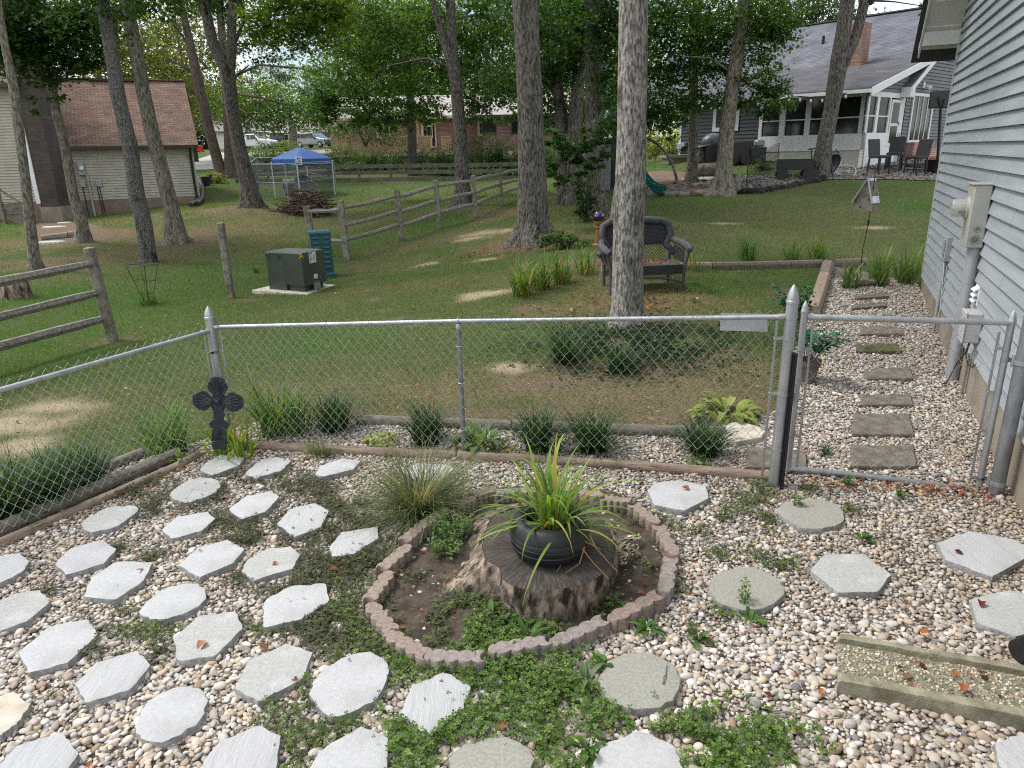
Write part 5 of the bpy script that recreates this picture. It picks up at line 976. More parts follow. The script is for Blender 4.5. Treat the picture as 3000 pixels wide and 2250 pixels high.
for k in range(3):
 a=2.094*k;d=np.array([math.cos(a),math.sin(a),0]);s_=np.array([-d[1],d[0],0]);o=len(TRI)
 TRI+=[d*.05,d*.55+s_*.5+[0,0,.12],d*1.0+s_*.36+[0,0,.1],d*.86+[0,0,0],d*1.0-s_*.36+[0,0,.1],d*.55-s_*.5+[0,0,.12]];TF+=[(o,o+1,o+3),(o+1,o+2,o+3),(o,o+3,o+5),(o+3,o+4,o+5)]
TRI=np.array(TRI);TF=np.array(TF)
DULL=[(.075,.095,.042),(.095,.115,.05),(.065,.075,.04),(.11,.12,.06),(.115,.09,.06)]
CLOV=[(.09,.16,.035),(.12,.20,.04),(.07,.125,.03),(.15,.23,.05)]
patches=[(300,1060,.22,0),(455,1062,.30,0),(330,1100,.2,0),(400,1080,.25,0),(560,1135,.22,0),(480,1190,.2,0),(655,1165,.25,0),(700,1115,.30,0),(760,1100,.22,0),(790,1160,.3,0),(745,1215,.26,0),(690,1250,.26,0),(640,1050,.2,0),(560,1030,.25,0),(620,1290,.2,0),(530,1250,.15,0),(330,1215,.16,0),(290,1255,.14,0),(255,1190,.1,0),(470,1130,.18,0),(620,1210,.16,0),(800,1220,.2,0),(700,1060,.2,0),(540,1175,.15,0),(310,1370,.24,1),(240,1345,.12,0),(340,1420,.10,0),(560,1365,.1,1),(500,1350,.1,0),(735,1310,.30,1),(790,1370,.26,1),(720,1370,.24,0),(660,1340,.2,0),(810,1430,.22,1),(880,1440,.22,2),(1000,1440,.26,2),(1100,1430,.3,2),(1050,1470,.24,2),(1180,1450,.26,2),(1240,1490,.22,2),(640,1535,.22,1),(720,1570,.18,1),(840,1560,.22,2),(1000,1560,.22,2),(1080,1560,.2,2),(1170,1530,.26,2),(1230,1545,.22,2),(1330,1555,.16,2),(1420,1565,.22,2),(1500,1590,.24,2),(1580,1610,.2,2),(1650,1600,.18,2),(1720,1625,.14,2),(900,1610,.22,2),(950,1580,.16,2),(880,1650,.2,2),(1200,1620,.18,2),(640,1640,.16,1),(1250,1660,.14,2),(1560,1650,.2,2),(1620,1085,.18,1),(1570,1115,.16,1),(1650,1060,.14,1),(1640,1200,.16,1),(1690,1225,.12,1),(1750,1060,.1,1),(1560,1330,.08,1),(1490,1370,.10,1),(1440,1270,.12,1),(1500,1150,.12,1),(1550,1200,.10,1),(1420,1500,.1,1),(1760,1120,.1,1),(1830,1105,.1,1),(120,1500,.08,0),(210,1410,.08,0),(90,1290,.08,0),(1660,1130,.16,1),(1040,1340,.3,1),(1120,1320,.26,1),(980,1360,.22,1),(1080,1380,.24,2),(1000,1300,.16,1),(1150,1360,.18,1),(1400,1130,.18,0),(1370,1100,.14,0),(1440,1180,.1,0),(1330,1090,.12,0),(1410,1230,.12,1),(930,1340,.12,0),(900,1250,.12,0),(1290,1320,.1,1),(1000,1150,.1,1)]
pv=[];pfc=[];pcc=[];of=0
wet=[]
for x,y,r,kind in patches:
 c=D(x,y);n=int((5200 if kind==0 else 4000 if kind==1 else 2000)*r*r*3.14)
 dx,dy=rng.normal(0,r*.5,n),rng.normal(0,r*.5,n);X,Y=c[0]+dx,c[1]+dy
 k=fbm(X*9,Y*9,77)>.40+.12*(np.hypot(dx,dy)/r-.6)
 for e_ in exclude:k&=~(inpoly(X,Y,e_)&(rng.uniform(size=X.shape)<.985))
 X,Y=X[k],Y[k];n=len(X)
 if n==0:continue
 hgt=(.012+.045*rng.uniform(size=n)**1.5)*(1.35 if kind==2 else.9);sz=rng.uniform(.007,.0135,n)*(1.3 if kind==2 else.95)
 R=rot_z(rng.uniform(0,6.28,n))@rot_x(rng.normal(0,.4,n))@rot_z(rng.uniform(0,6.28,n));v,f=scatter(TRI,TF,np.c_[X,Y,hgt+.008],R,sz)
 pal=np.array([DULL,[CLOV[i] if i%2 else DULL[i] for i in range(4)]+[DULL[3]],CLOV+[CLOV[1]]][kind]);cc_=pal[rng.integers(0,5,n)]*rng.uniform(.65,1.35,(n,1));pv.append(v);pfc.append(f+of);pcc.append(np.repeat(cc_,len(TRI),0));of+=len(v)
 m_=n//2;j=rng.integers(0,n,m_);Xs,Ys,hs_=X[j],Y[j],hgt[j]+.008;a=rng.uniform(0,6.28,m_);sx_,sy_=np.cos(a)*.0012,np.sin(a)*.0012
 bx,by=Xs+rng.normal(0,.012,m_),Ys+rng.normal(0,.012,m_);v=np.stack([np.c_[bx-sx_,by-sy_,np.full(m_,.004)],np.c_[bx+sx_,by+sy_,np.full(m_,.004)],np.c_[Xs,Ys,hs_]],1).reshape(-1,3)
 wet.append((v,cc_[j]*.8))
V,F,C=np.concatenate(pv),np.concatenate(pfc),np.concatenate(pcc)
sv_=np.concatenate([a for a,_ in wet]);scol=np.repeat(np.concatenate([b_ for _,b_ in wet]),3,0);F=np.concatenate([F,np.arange(len(sv_)).reshape(-1,3)+len(V)]);V=np.concatenate([V,sv_]);C=np.concatenate([C,scol])
tag(np_mesh('clover',V,F,MT['leaf'],cols=C),'patches of clover and creeping weeds between the stepping stones','ground cover',kind='stuff')
# ivy under the pale tree
n=5200;q=at(1830,1010);X=q[0]+rng.normal(0,.62,n)+.05;Y=q[1]-.1+rng.normal(0,.50,n);k=(fbm(X*3,Y*3,12)>.38)&(Y>7.2);X,Y=X[k],Y[k];n=len(X);Z=gz(X,Y)+.02+.13*rng.uniform(size=n)*np.exp(-((X-q[0])**2+(Y-q[1])**2)/.9)
LV=np.array([(0,0,0),(.34,.35,.06),(.22,.75,.02),(0,1,-.05),(-.22,.75,.02),(-.34,.35,.06),(0,.45,-.03)]);LF=np.array([(0,1,6),(1,2,6),(2,3,6),(3,4,6),(4,5,6),(5,0,6)])
R=rot_z(rng.uniform(0,6.28,n))@rot_x(rng.normal(-.1,.5,n));V,F=scatter(LV,LF,np.c_[X,Y,Z],R,rng.uniform(.035,.065,n));pal=np.array([(.03,.065,.025),(.045,.085,.035),(.025,.05,.02),(.06,.10,.04)])
tag(np_mesh('ivy',V,F,MT['leaf'],cols=np.repeat(pal[rng.integers(0,4,n)]*rng.uniform(.7,1.3,(n,1)),7,0)),'dark ivy carpet around the foot of the pale tree','ground cover',kind='stuff')
# fallen leaves
MP=[(0,0)]
for a,r in[(-150,.35),(-110,.55),(-80,.30),(-45,.85),(-25,.45),(0,1.0),(25,.45),(45,.85),(80,.30),(110,.55),(150,.35)]:
 b_=math.radians(90-a);MP.append((math.cos(b_)*r,math.sin(b_)*r))
MPV=np.array([(x,y,.18*(x*x)+.08*y*y) for x,y in MP]);MPF=np.array([(0,i,i+1) for i in range(1,len(MP)-1)])
OVV=LV*np.array([1,1,2.2]);OVF=LF
LC=np.array([lin(*c_) for c_ in[(158,92,58),(140,76,50),(112,44,40),(88,34,36),(176,130,92),(132,98,74),(172,104,66),(112,80,60),(200,168,62)]]);lw=np.array([16,14,12,9,12,12,10,10,2.]);lw/=lw.sum()
def litter(X,Y,Z,smin,smax,w_=None):
 n=len(X);h=n//2;out=[]
 for sl,(tv,tf) in((slice(0,h),(MPV,MPF)),(slice(h,n),(OVV,OVF))):
  m_=len(X[sl]);s=rng.uniform(smin,smax,m_)*(.75 if tv is MPV else 1.3);sc=np.c_[s,s,s*rng.uniform(.3,2.2,m_)]
  R=rot_z(rng.uniform(0,6.28,m_))@rot_x(rng.normal(0,.35,m_));v,f=scatter(tv,tf,np.c_[X[sl],Y[sl],Z[sl]],R,sc);c_=LC[rng.choice(len(LC),m_,p=lw if w_ is None else w_)]*rng.uniform(.65,1.2,(m_,1));out.append((v,f,np.repeat(c_,len(tv),0)))
 return out
out=[]
n=420;X,Y=rng.uniform(-5,4.2,n),rng.uniform(2.0,6.0,n);k=inpoly(X,Y,gravel_poly)&(fbm(X*1.3,Y*1.3,61)+.25*(X>1)>.47);X,Y=X[k],Y[k];out+=litter(X,Y,np.full(len(X),.028),.014,.034)
n=170;u=rng.uniform(0,1,n);p=g(2300,1418)[None]*(1-u[:,None])+g(2960,1455)[None]*u[:,None];out+=litter(p[:,0]+rng.normal(0,.12,n),p[:,1]-.02+rng.normal(0,.07,n),np.full(n,.03),.018,.042)
n=190;u=rng.uniform(0,1,n);p=D(500,975)[None]*(1-u[:,None])+D(1668,1036)[None]*u[:,None];out+=litter(p[:,0]+rng.normal(0,.1,n),p[:,1]+rng.normal(.03,.09,n),np.full(n,.03),.014,.035)
n=80;u=rng.uniform(0,1,n);p=D(0,1190)[None]*(1-u[:,None])+D(480,985)[None]*u[:,None];out+=litter(p[:,0]+rng.normal(0,.1,n),p[:,1]+rng.normal(-.05,.07,n),np.full(n,.03),.014,.03)
n=14;u=rng.uniform(0,1,n);p=g(2560,1950)[None]*(1-u[:,None])+g(2960,2040)[None]*u[:,None];out+=litter(p[:,0]+rng.normal(0,.1,n),p[:,1]+rng.normal(0,.08,n),np.full(n,.05),.02,.045)
n=90;a=rng.uniform(0,6.28,n);r=rng.uniform(0,1,n)**.5*.9;out+=litter(SC[0]+np.cos(a)*r,SC[1]+np.sin(a)*r*.75,np.full(n,.03),.014,.034)
n=70;u=rng.uniform(0,1,n);X=2.7+rng.normal(0,.7,n)+u*1.6;Y=5.2+u*5;out+=litter(X,Y,gz(X,Y)+.03,.016,.036)
for x,y,s,ci in[(560,1392,.05,5),(310,1228,.075,5),(712,1232,.06,0),(445,1385,.06,4),(1025,1213,.075,0),(840,1215,.05,4),(1490,1058,.05,0),(1375,1282,.05,0),(2060,1190,.05,3),(2120,1300,.05,2),(1085,1580,.06,0),(1990,1370,.05,0),(1635,1178,.04,8),(2080,1480,.06,0),(640,1470,.04,2),(600,1215,.035,0)]:
 c=D(x,y,.05);o_=litter(np.array([c[0]]),np.array([c[1]]),np.array([.055]),s*.8,s);out+=[(v,f,np.ones((len(v),3))*LC[ci]) for v,f,_ in o_]
n=1100;Y=6+14*rng.uniform(size=n)**1.6;X=rng.uniform(-1,1,n)*.8*Y;k=~inpoly(X,Y,gravel_poly);X,Y=X[k],Y[k];out+=litter(X,Y,gz(X,Y)+.035,.018,.04,np.array([6,5,2,1,22,16,8,10,4.])/74.)
for px,py,n,sp in[(1500,735,220,.8),(1700,790,120,.5),(1850,885,120,.7),(1640,620,200,1.),(1905,890,80,.5)]:
 c=at(px,py);X,Y=c[0]+rng.normal(0,sp,n),c[1]+rng.normal(0,sp*.6,n);out+=litter(X,Y,gz(X,Y)+.03,.03,.06,np.array([6,8,3,2,12,14,6,14,0.])/65.)
V,F,C=join_arrays([o for o in out if len(o[0])])
tag(np_mesh('fallen_leaves',V,F,MT['litter'],cols=C),'scattered dry brown, orange and red leaves on gravel and lawn','leaves',kind='stuff')
for i,(x,y,L,a,lab) in enumerate([(1745,1605,.28,.5,'dark crooked twig lying in the clover at the bottom right'),(1760,1548,.35,-.15,'thin long twig on the gravel below the splash block'),(1437,1455,.14,1.2,'thin curved twig on the round grey stone below the ring')]):
 c=D(x,y,.055);pts_=[c+np.array([math.cos(a)*L*(u-.5),math.sin(a)*L*(u-.5)+.01*math.sin(u*9),.006*math.sin(u*7)]) for u in np.linspace(0,1,7)]
 tag(MB().tube(pts_,[.005*(1-.6*u) for u in np.linspace(0,1,7)],6).build('twig',MT['wood_grey'],None,c,smooth=True),lab,'twig','fallen twigs')
# trees
def bark(name,dark,light,sc=9.,bump=1.,vor=0,c3=None,bd=.03,p3=(.55,.7),s3=3):
 return mat(name,dark,light,sc,.95,bump,sc*1.2,stretch=(2.3,2.3,.7),c3=c3,p3=p3,s3=s3,bdist=bd,vor=vor,spec=.15,ramp=(.38,.6))
MT['bark_pale']=bark('pale_furrowed_bark',(.10,.09,.075),(.44,.41,.37),15,1.,0,(.06,.055,.045),.03)
MT['bark_grey']=bark('grey_ridged_bark',(.045,.04,.034),(.20,.18,.155),13,1.,0,(.025,.022,.018),.03)
MT['bark_flaky']=bark('dark_flaky_bark',(.035,.033,.028),(.22,.21,.19),26,1.,0,(.02,.02,.017),.03)
MT['bark_light']=bark('smooth_grey_bark',(.075,.065,.05),(.27,.245,.20),12,.8,0,(.06,.055,.042),.02)
MT['bark_brown']=bark('brown_pine_bark',(.05,.037,.028),(.16,.125,.10),12,1.,0,(.03,.022,.018),.03)
MT['bark_dark']=bark('dark_bark',(.022,.019,.015),(.09,.08,.066),12,1.)
def trunk_mesh(mb,pth,Y,n=16,seed=0,flare=1.,rough=.05,lean=0.):
 """pth: photo pixels (px, py, width px) from the ground up, standing at depth Y"""
 c=[];r=[]
 for i,(px,py,w_) in enumerate(pth):
  p=P(px,py,Y+lean*i);c.append(p);r.append(w_/2/ppm(p))
 c=np.array(c);r=np.array(r);L=np.r_[0,np.cumsum(np.linalg.norm(np.diff(c,axis=0),axis=1))]
 m_=max(8,int(L[-1]/.16));u=np.linspace(0,L[-1],m_)
 C=np.stack([np.interp(u,L,c[:,k]) for k in range(3)],1);Rr=np.interp(u,L,r)
 for _ in range(2):C[1:-1]=(C[:-2]+2*C[1:-1]+C[2:])/4
 V=[];F=[];o=0;th=np.linspace(0,2*math.pi,n,endpoint=False)
 for i in range(m_):
  d=1+rough*2*(fbm(np.cos(th)*3+seed*7+20,np.sin(th)*3+u[i]*.5+20,seed)-.5)+rough*(fbm(th*0+seed,th*0+u[i]*1.7,seed+5)-.5)
  lob=1+.22*flare*np.exp(-u[i]/.35)*np.sin(th*4+seed)+.15*flare*np.exp(-u[i]/.3)*np.sin(th*7+seed*2)
  rr=Rr[i]*d*lob
  for k in range(n):V.append((C[i,0]+rr[k]*math.cos(th[k]),C[i,1]+rr[k]*math.sin(th[k]),C[i,2]-(.12 if i==0 else 0)))
 for i in range(m_-1):
  for k in range(n):F.append((i*n+k,i*n+(k+1)%n,(i+1)*n+(k+1)%n,(i+1)*n+k))
 F.append(tuple((m_-1)*n+k for k in range(n)));mb.add(V,F);return C[-1],Rr[-1],C[0]
PAL={'dark':[(.028,.066,.017),(.038,.088,.022),(.05,.108,.027),(.07,.135,.034)],'mid':[(.045,.10,.022),(.066,.135,.028),(.09,.17,.036),(.12,.20,.045)],'lime':[(.10,.17,.025),(.14,.22,.03),(.18,.25,.04),(.08,.14,.022)],'yel':[(.14,.19,.045),(.20,.23,.06),(.26,.26,.08),(.10,.15,.04),(.30,.25,.07)],'pine':[(.035,.065,.035),(.05,.085,.045),(.07,.105,.055),(.03,.055,.03)],'blue':[(.05,.09,.045),(.07,.12,.055),(.09,.14,.06),(.04,.075,.035)]}
DV=np.array([(0,0,0),(.36,.45,.10),(0,1,-.06),(-.36,.45,.10)]);DF=np.array([(0,1,2),(0,2,3)])
NV=[];NF=[]
for k in range(12):
 a=6.283*k/12*2.4;b_=.35+.9*((k*7)%12)/12;d=np.array([math.cos(a)*math.sin(b_),math.cos(b_),math.sin(a)*math.sin(b_)]);s_=np.cross(d,(.3,.2,.9));s_/=np.linalg.norm(s_);o=len(NV);NV+=[s_*.035,-s_*.035,d];NF.append((o,o+1,o+2))
NV=np.array(NV);NF=np.array(NF)
def crown_arrays(blobs,dens,size,pal,kind='diamond',seed=0,clump=.42,flat=.45):
 R_=np.random.default_rng(seed);tv,tf={'diamond':(DV,DF),'maple':(MPV*np.array([.75,.75,1.]),MPF),'needle':(NV,NF)}[kind];out=[]
 pal=np.array(PAL[pal] if isinstance(pal,str) else pal)
 for bl in blobs:
  c,rad=np.array(bl[0]),np.array(bl[1],float);n=max(8,int(dens*rad[0]*rad[2]*8.7*(bl[2] if len(bl)>2 else 1)/size**2*(.4 if kind=='needle' else 1)));nc=max(3,n//(26 if kind!='needle' else 9))
  u=R_.normal(size=(nc,3));u/=np.linalg.norm(u,axis=1,keepdims=True);cc_=c+u*rad*(R_.uniform(.15,1.,(nc,1))**.5);cl=R_.integers(0,nc,n);cr_=clump*min(1.,rad.min()*.9)
  p=cc_[cl]+R_.normal(size=(n,3))*np.array([cr_,cr_,cr_*flat])*.75
  droop=R_.normal(-.35 if kind!='needle' else 0,.55,n);R=rot_z(R_.uniform(0,6.283,n))@rot_x(droop)@rot_z(R_.normal(0,.5,n))@(rot_x(R_.normal(0,.0,n)))
  v,f=scatter(tv,tf,p,R,size*R_.uniform(.6,1.3,n));tone=R_.uniform(.7,1.3,nc)[cl][:,None]
  out.append((v,f,np.repeat(np.clip(pal[R_.integers(0,len(pal),n)]*tone*R_.uniform(.8,1.2,(n,1)),0,.6),len(tv),0)))
 return join_arrays(out)
def B(px,py,Y,r,rz=None,k=1.):return(P(px,py,Y),(r,r,rz or r*.75),k)
def tree(name,label,stems,Y,bk,crown=None,top=None,limbs=(),group='trees of the shared back yards',n=16,flare=1.,rough=.05,ext=9.5,seed=0,cat='tree',leafmat=None):
 base=P(*stems[0][0][:2],Y if np.isscalar(Y) else Y[0]);root=thing(name,label,cat,base,group);mb=MB();tops=[]
 for i,s_ in enumerate(stems):
  e,r,b0=trunk_mesh(mb,s_,(Y if np.isscalar(Y) else Y[i]),n,seed+i,flare if i==0 or abs(s_[0][1]-stems[0][0][1])<40 else.0,rough)
  if ext:
   d=np.array([(s_[-1][0]-s_[-3][0])*.0008,0,1.]);tp_=e+d/np.linalg.norm(d)*max(1.,ext-e[2]);mid=(e+tp_)/2+rng.normal(0,.15,3);mb.tube([e-[0,0,.05],mid,tp_],[r*.97,r*.7,r*.35],10);tops.append(tp_)
 mb.build('trunk',MT[bk],root,smooth='all')
 lm=MB()
 for L_ in limbs:
  pts_=[P(a,b_,(c_[0] if c_ else(Y if np.isscalar(Y) else Y[0]))) for a,b_,w_,*c_ in L_];lm.tube(pts_,[w_/2/ppm(q) for(a,b_,w_,*c_),q in zip(L_,pts_)],7)
 if ext:
  for tp_ in tops:
   for j in range(6):
    a=1.05*j+seed;h=tp_[2]-.3*j;q=np.array([tp_[0],tp_[1],h-1.2]);lm.tube([q,q+[math.cos(a)*1.2,math.sin(a)*1.2,1.0],q+[math.cos(a)*2.6,math.sin(a)*2.6,2.6]],[.07,.05,.02],6)
 if lm.V:lm.build('limbs',MT[bk],root,smooth='all')
 parts=[]
 if crown:
  for cr__ in crown:parts.append(crown_arrays(*cr__[0:1],**cr__[1]))
 if ext and(top is None or top):
  tt=top or 3.6
  bl=[]
  for tp_ in tops:bl+=[(tp_+np.array([0,0,2.2]),(tt,tt,2.4)),(tp_+np.array([tt*.5,.6,1.0]),(tt*.6,tt*.6,1.5)),(tp_+np.array([-tt*.5,-.5,1.2]),(tt*.6,tt*.6,1.5))]
  parts.append(crown_arrays(bl,dens=.38,size=.26,pal='mid',kind='diamond',seed=seed+50,clump=.8))
 if parts:
  V,F,C=parts[0] if len(parts)==1 else(None,None,None)
  if V is None:
   V,F,C=join_arrays(parts)
  np_mesh('crown',V,F,MT['leaf'],parent=root,cols=C)
 return root
def M_(d=3.2,s=.12,p='mid',**k):return dict(dens=d*.95,size=s,pal=p,kind=k.pop('kind','diamond'),**k)
tree('slender_tree','slender pale grey tree leaning left in front of the beige house, leftmost in the photo',[[(108,797,52),(101,762,34),(92,695,31),(81,586,27),(62,430,26),(52,350,27),(40,253,26),(20,160,22),(2,60,20),(-15,-60,18)]],16.4,'bark_light',seed=1,top=2.6,n=14)
tree('maple_tree','leaning grey maple with dark leafy branches hanging over the brown roofed garage',[[(247,707,52),(240,665,36),(235,622,34),(220,600,29),(192,434,27),(163,325,25),(152,235,22),(134,163,18),(118,60,15),(105,-80,12)]],20.4,'bark_light',crown=[([B(50,40,20,1.7),B(150,55,20.5,1.5),B(215,110,20.5,1.2),B(120,150,20,1.2),B(50,130,20,1.2),B(255,180,20.5,.65,.3),B(180,195,20.3,.8,.35),B(-40,90,20,1.5),B(140,255,20.2,.5,.4,.6),B(100,300,20.2,.3,.25,.5),B(270,30,20.5,.8)],M_(3.6,.125,'dark',kind='maple'))],limbs=[[(134,163,10),(190,150,5),(250,170,2)],[(152,235,9),(180,200,5),(220,150,3)]],seed=2,top=2.8)
tree('hickory_tree','straight leaning tree with dark flaky bark standing on the lawn edge, left of centre',[[(436,770,54),(431,735,50),(423,658,46),(401,579,44),(383,434,42),(347,289,40),(325,145,38),(300,0,36),(280,-130,34)]],17.7,'bark_flaky',crown=[([B(255,50,18.,.9,.6,.6),B(350,20,18,.8,.5,.5),B(460,-10,17.6,.6,.4)],M_(3,.12,'dark'))],seed=3,n=20,flare=.5)
tree('beech_tree','leaning grey brown tree with spreading surface roots, right neighbour of the flaky barked one',[[(522,728,105),(514,690,62),(506,622,46),(485,542,42),(448,398,40),(416,253,38),(394,127,38),(369,0,36),(345,-130,34)]],20.4,'bark_light',limbs=[[(545,705,26),(590,715,14),(625,716,5)],[(500,715,26),(460,745,12),(440,760,5)]],seed=4,n=18,flare=1.4,crown=[([B(460,10,20,.9,.5,.6)],M_(3,.12,'dark'))])
pineY=at(655,522)[1]
tree('pine_tree','twin stemmed pine with drooping grey green needles beyond the garage',[[(653,522,46),(645,495,34),(637,470,31),(608,362,29),(575,217,29),(553,108,22),(535,36,18),(520,-80,15)],[(680,518,44),(675,480,34),(673,434,31),(669,362,28),(664,250,26),(650,100,22),(640,-50,20)]],pineY,'bark_brown',flare=.6,crown=[([B(455,50,pineY,1.3,1.),B(430,125,pineY,.9,.7),B(480,155,pineY,.8,.5),B(555,30,pineY,1.5,1.),B(500,90,pineY,1.2,.7),B(620,40,pineY,1.5,1.),B(600,130,pineY,.9,.6)],M_(2.6,.34,'blue',kind='needle',clump=.5,flat=.35)),([B(720,140,pineY-4,1.4,.9),B(780,200,pineY-4,1.5,.8),B(860,225,pineY-4,1.6,.8),B(950,235,pineY-4,1.6,.7),B(1040,250,pineY-4,1.4,.6),B(790,300,pineY-4,.9,.4),B(730,255,pineY-4,.8,.4),B(900,290,pineY-4,1.2,.5),B(980,300,pineY-4,1.,.45)],M_(3.0,.34,'pine',kind='needle',clump=.5,flat=.3))],limbs=[[(575,217,9),(520,185,6),(470,175,3)],[(590,290,8),(530,240,5),(480,215,2)],[(610,200,7),(560,150,5),(490,135,3)],[(669,230,9,pineY),(760,190,7,pineY-4),(880,200,5,pineY-4),(1000,240,2,pineY-4)],[(669,270,9,pineY),(760,285,7,pineY-4),(850,310,3,pineY-4)],[(668,300,7,pineY),(720,330,4,pineY-4),(790,335,2,pineY-4)],[(560,140,7),(500,60,4),(460,20,3)]],seed=5,top=3.)
tree('forked_hickory','big shaggy barked tree forking into two stems, right of the garage',[[(742,622,86),(735,590,60),(728,545,48),(720,506,44),(700,434,41),(680,325,39),(668,217,42),(650,170,40),(629,145,34),(611,72,31),(597,0,29),(585,-120,26)],[(668,225,34),(676,185,30),(680,145,27),(678,72,26),(683,0,28),(690,-120,24)]],25.4,'bark_grey',seed=6,n=20,flare=1.3,rough=.09,crown=[([B(800,60,22.5,.95,.7),B(865,35,22.5,1.1,.8),B(905,100,22.3,.9,.6),B(845,125,22.3,.75,.45),B(785,115,22.5,.5,.35),B(930,10,22.5,1.1,.8),B(980,40,22.7,.8,.7)],M_(3.6,.125,'lime',kind='maple')),([B(740,30,26,1.,.8),B(760,130,26.5,.8,.6),B(640,-10,26,1,.6)],M_(3,.13,'dark'))],limbs=[[(690,120,12),(715,60,10),(770,30,6,24),(840,20,3,22.5)],[(672,250,8),(700,215,6),(730,190,3)]])
tree('ridged_maple','brown grey tree forking near the top edge, standing at the end of the rail fence',[[(1358,598,66),(1354,560,46),(1352,470,39),(1346,362,38),(1337,253,36),(1327,181,42),(1316,150,34),(1301,127,26),(1280,43,20),(1265,0,18),(1250,-120,16)],[(1329,190,34),(1325,150,31),(1323,108,30),(1319,0,28),(1314,-120,26)]],22.8,'bark_grey',seed=7,n=18,crown=[([B(1050,70,28,1.5),B(1150,50,29,1.6),B(1250,90,28,1.4),B(1010,190,29,1.4),B(1100,230,30,1.5),B(1200,265,29,1.3,.8),B(1290,215,28,1.2),B(1390,90,27,1.4),B(1430,200,27,1.4),B(1440,290,27,1.1,.6),B(1250,315,29,.9,.45),B(1060,300,30,1.2,.6),B(1390,300,27,.8,.4),B(1150,140,30,1.5),B(1300,20,28,1.2),B(1460,40,27,1.2),B(1350,160,28,1.),B(950,330,31,.9,.5),B(1070,338,30,.9,.3),B(1160,345,31,.8,.3),B(1250,338,30,.8,.3),B(1390,330,28,.8,.35),B(1460,335,28,.8,.35),B(1010,352,31,.9,.35),B(1120,362,31,.9,.3),B(1215,358,30,.8,.3)],M_(2.5,.145,'mid')),([B(1010,300,31,1.3,.7),B(1100,330,31,1.,.5),B(1180,320,31,.9,.4),B(960,270,31,1.1,.6)],M_(3.,.145,'dark'))],limbs=[[(1327,200,10),(1250,170,6),(1150,190,4,26),(1060,230,2,28)],[(1340,260,8),(1400,220,5,25),(1440,190,2,26)],[(1320,60,9),(1400,40,5,25)]])
tree('oak_tree','thick dark oak trunk with broad root flare in the middle of the lawn',[[(1566,716,170),(1564,690,122),(1563,650,94),(1561,600,88),(1559,520,82),(1555,362,75),(1547,181,73),(1537,0,75),(1530,-150,70)]],15.8,'bark_grey',seed=8,n=28,flare=1.1,rough=.035,crown=[([B(1480,30,17,.8,.5,.7),B(1610,40,17,.9,.6,.8),B(1640,130,17.5,.7,.4,.7)],M_(3,.12,'dark'))],top=4.5)
cY=at(1745,630)[1]
tree('trunk_cluster','clump of three tall trunks with a low maple branch, between oak and pale tree',[[(1748,632,92),(1742,590,66),(1736,530,58),(1735,470,54),(1739,362,50),(1739,217,48),(1735,72,48),(1732,0,48),(1728,-120,44)],[(1664,600,60),(1682,560,50),(1683,480,46),(1685,362,42),(1695,217,36),(1701,72,31),(1705,-100,26)],[(1645,598,60),(1654,540,46),(1652,450,40),(1645,362,36),(1630,217,30),(1623,127,24),(1616,54,20),(1606,-80,16)]],[cY,cY+2.5,cY+2.8],'bark_grey',seed=9,n=18,rough=.07,crown=[([B(1620,430,17.2,.45,.25),B(1690,425,17.2,.5,.28),B(1760,395,17.2,.45,.3),B(1785,350,17.3,.4,.25),B(1605,400,17.2,.3,.2),B(1650,500,17.2,.38,.22),B(1690,470,17.2,.4,.25),B(1640,535,17.2,.25,.15),B(1755,460,17.3,.35,.25),B(1565,412,17.,.2,.12),B(1735,500,17.2,.3,.2)],M_(4.2,.13,[(.045,.10,.03),(.06,.13,.035),(.08,.155,.04),(.035,.08,.025)],kind='maple')),([B(1640,70,20,1.1),B(1700,20,20,1.2),B(1770,70,19.5,1.1),B(1800,160,19,.8),B(1660,170,21,.9,.6),B(1600,260,22,.9,.6),B(1790,260,19,.6,.5),B(1610,330,22.5,.8,.5),B(1480,240,24,.9),B(1700,130,21,.8),B(1590,170,22,.9),B(1780,20,19,1.)],M_(2.8,.125,'dark')),([B(1650,250,24,1.4),B(1700,330,26,1.2,.7),B(1600,70,25,1.6),B(1780,330,26,1.1,.8)],M_(2.4,.14,'mid'))],limbs=[[(1735,500,8,cY),(1700,450,6,17.6),(1650,430,4,17.2),(1600,410,2,17.2)],[(1738,430,8,cY),(1760,400,5,17.5),(1785,355,3,17.3)]],top=4.)
tree('pale_tree','tall pale barked trunk rising through the photo in front of the wicker bench',[[(1841,975,150),(1839,945,112),(1838,905,95),(1839,800,91),(1842,650,89),(1848,500,88),(1852,350,86),(1853,200,86),(1855,60,85),(1856,-60,83),(1857,-200,80)]],9.3,'bark_pale',seed=10,n=36,flare=.35,rough=.03,top=4.5,ext=11)
MB_=tree('hidden_trunk','grey trunk half hidden behind the pale tree, its root reaching the bench leg',[[(1768,846,92),(1778,815,62),(1790,760,46),(1800,690,44),(1812,600,42),(1835,450,40),(1850,250,38),(1855,0,36),(1858,-150,34)]],11.9,'bark_light',seed=11,n=14,flare=1.6,top=2.5)
tree('yard_tree','straight grey trunk before the dark sided wall, by the stepping discs',[[(2027,530,54),(2027,505,36),(2029,450,28),(2030,362,27),(2032,217,27),(2039,108,25),(2043,0,27),(2046,-120,24)]],at(2027,532)[1],'bark_grey',seed=12,n=16,crown=[([B(1935,60,25,1.3),B(1960,160,25,1.1),B(1925,260,25,1.1),B(1990,245,25,1.),B(1990,60,26,1.2),B(2000,320,26,.8,.5),B(1930,340,26,.9,.5),B(1955,385,26,.5,.3),B(1890,150,26,1.1),B(1890,300,26,.9),B(2080,60,27,1.2),B(1905,20,25,1.)],M_(2.8,.135,'mid'))],top=4)
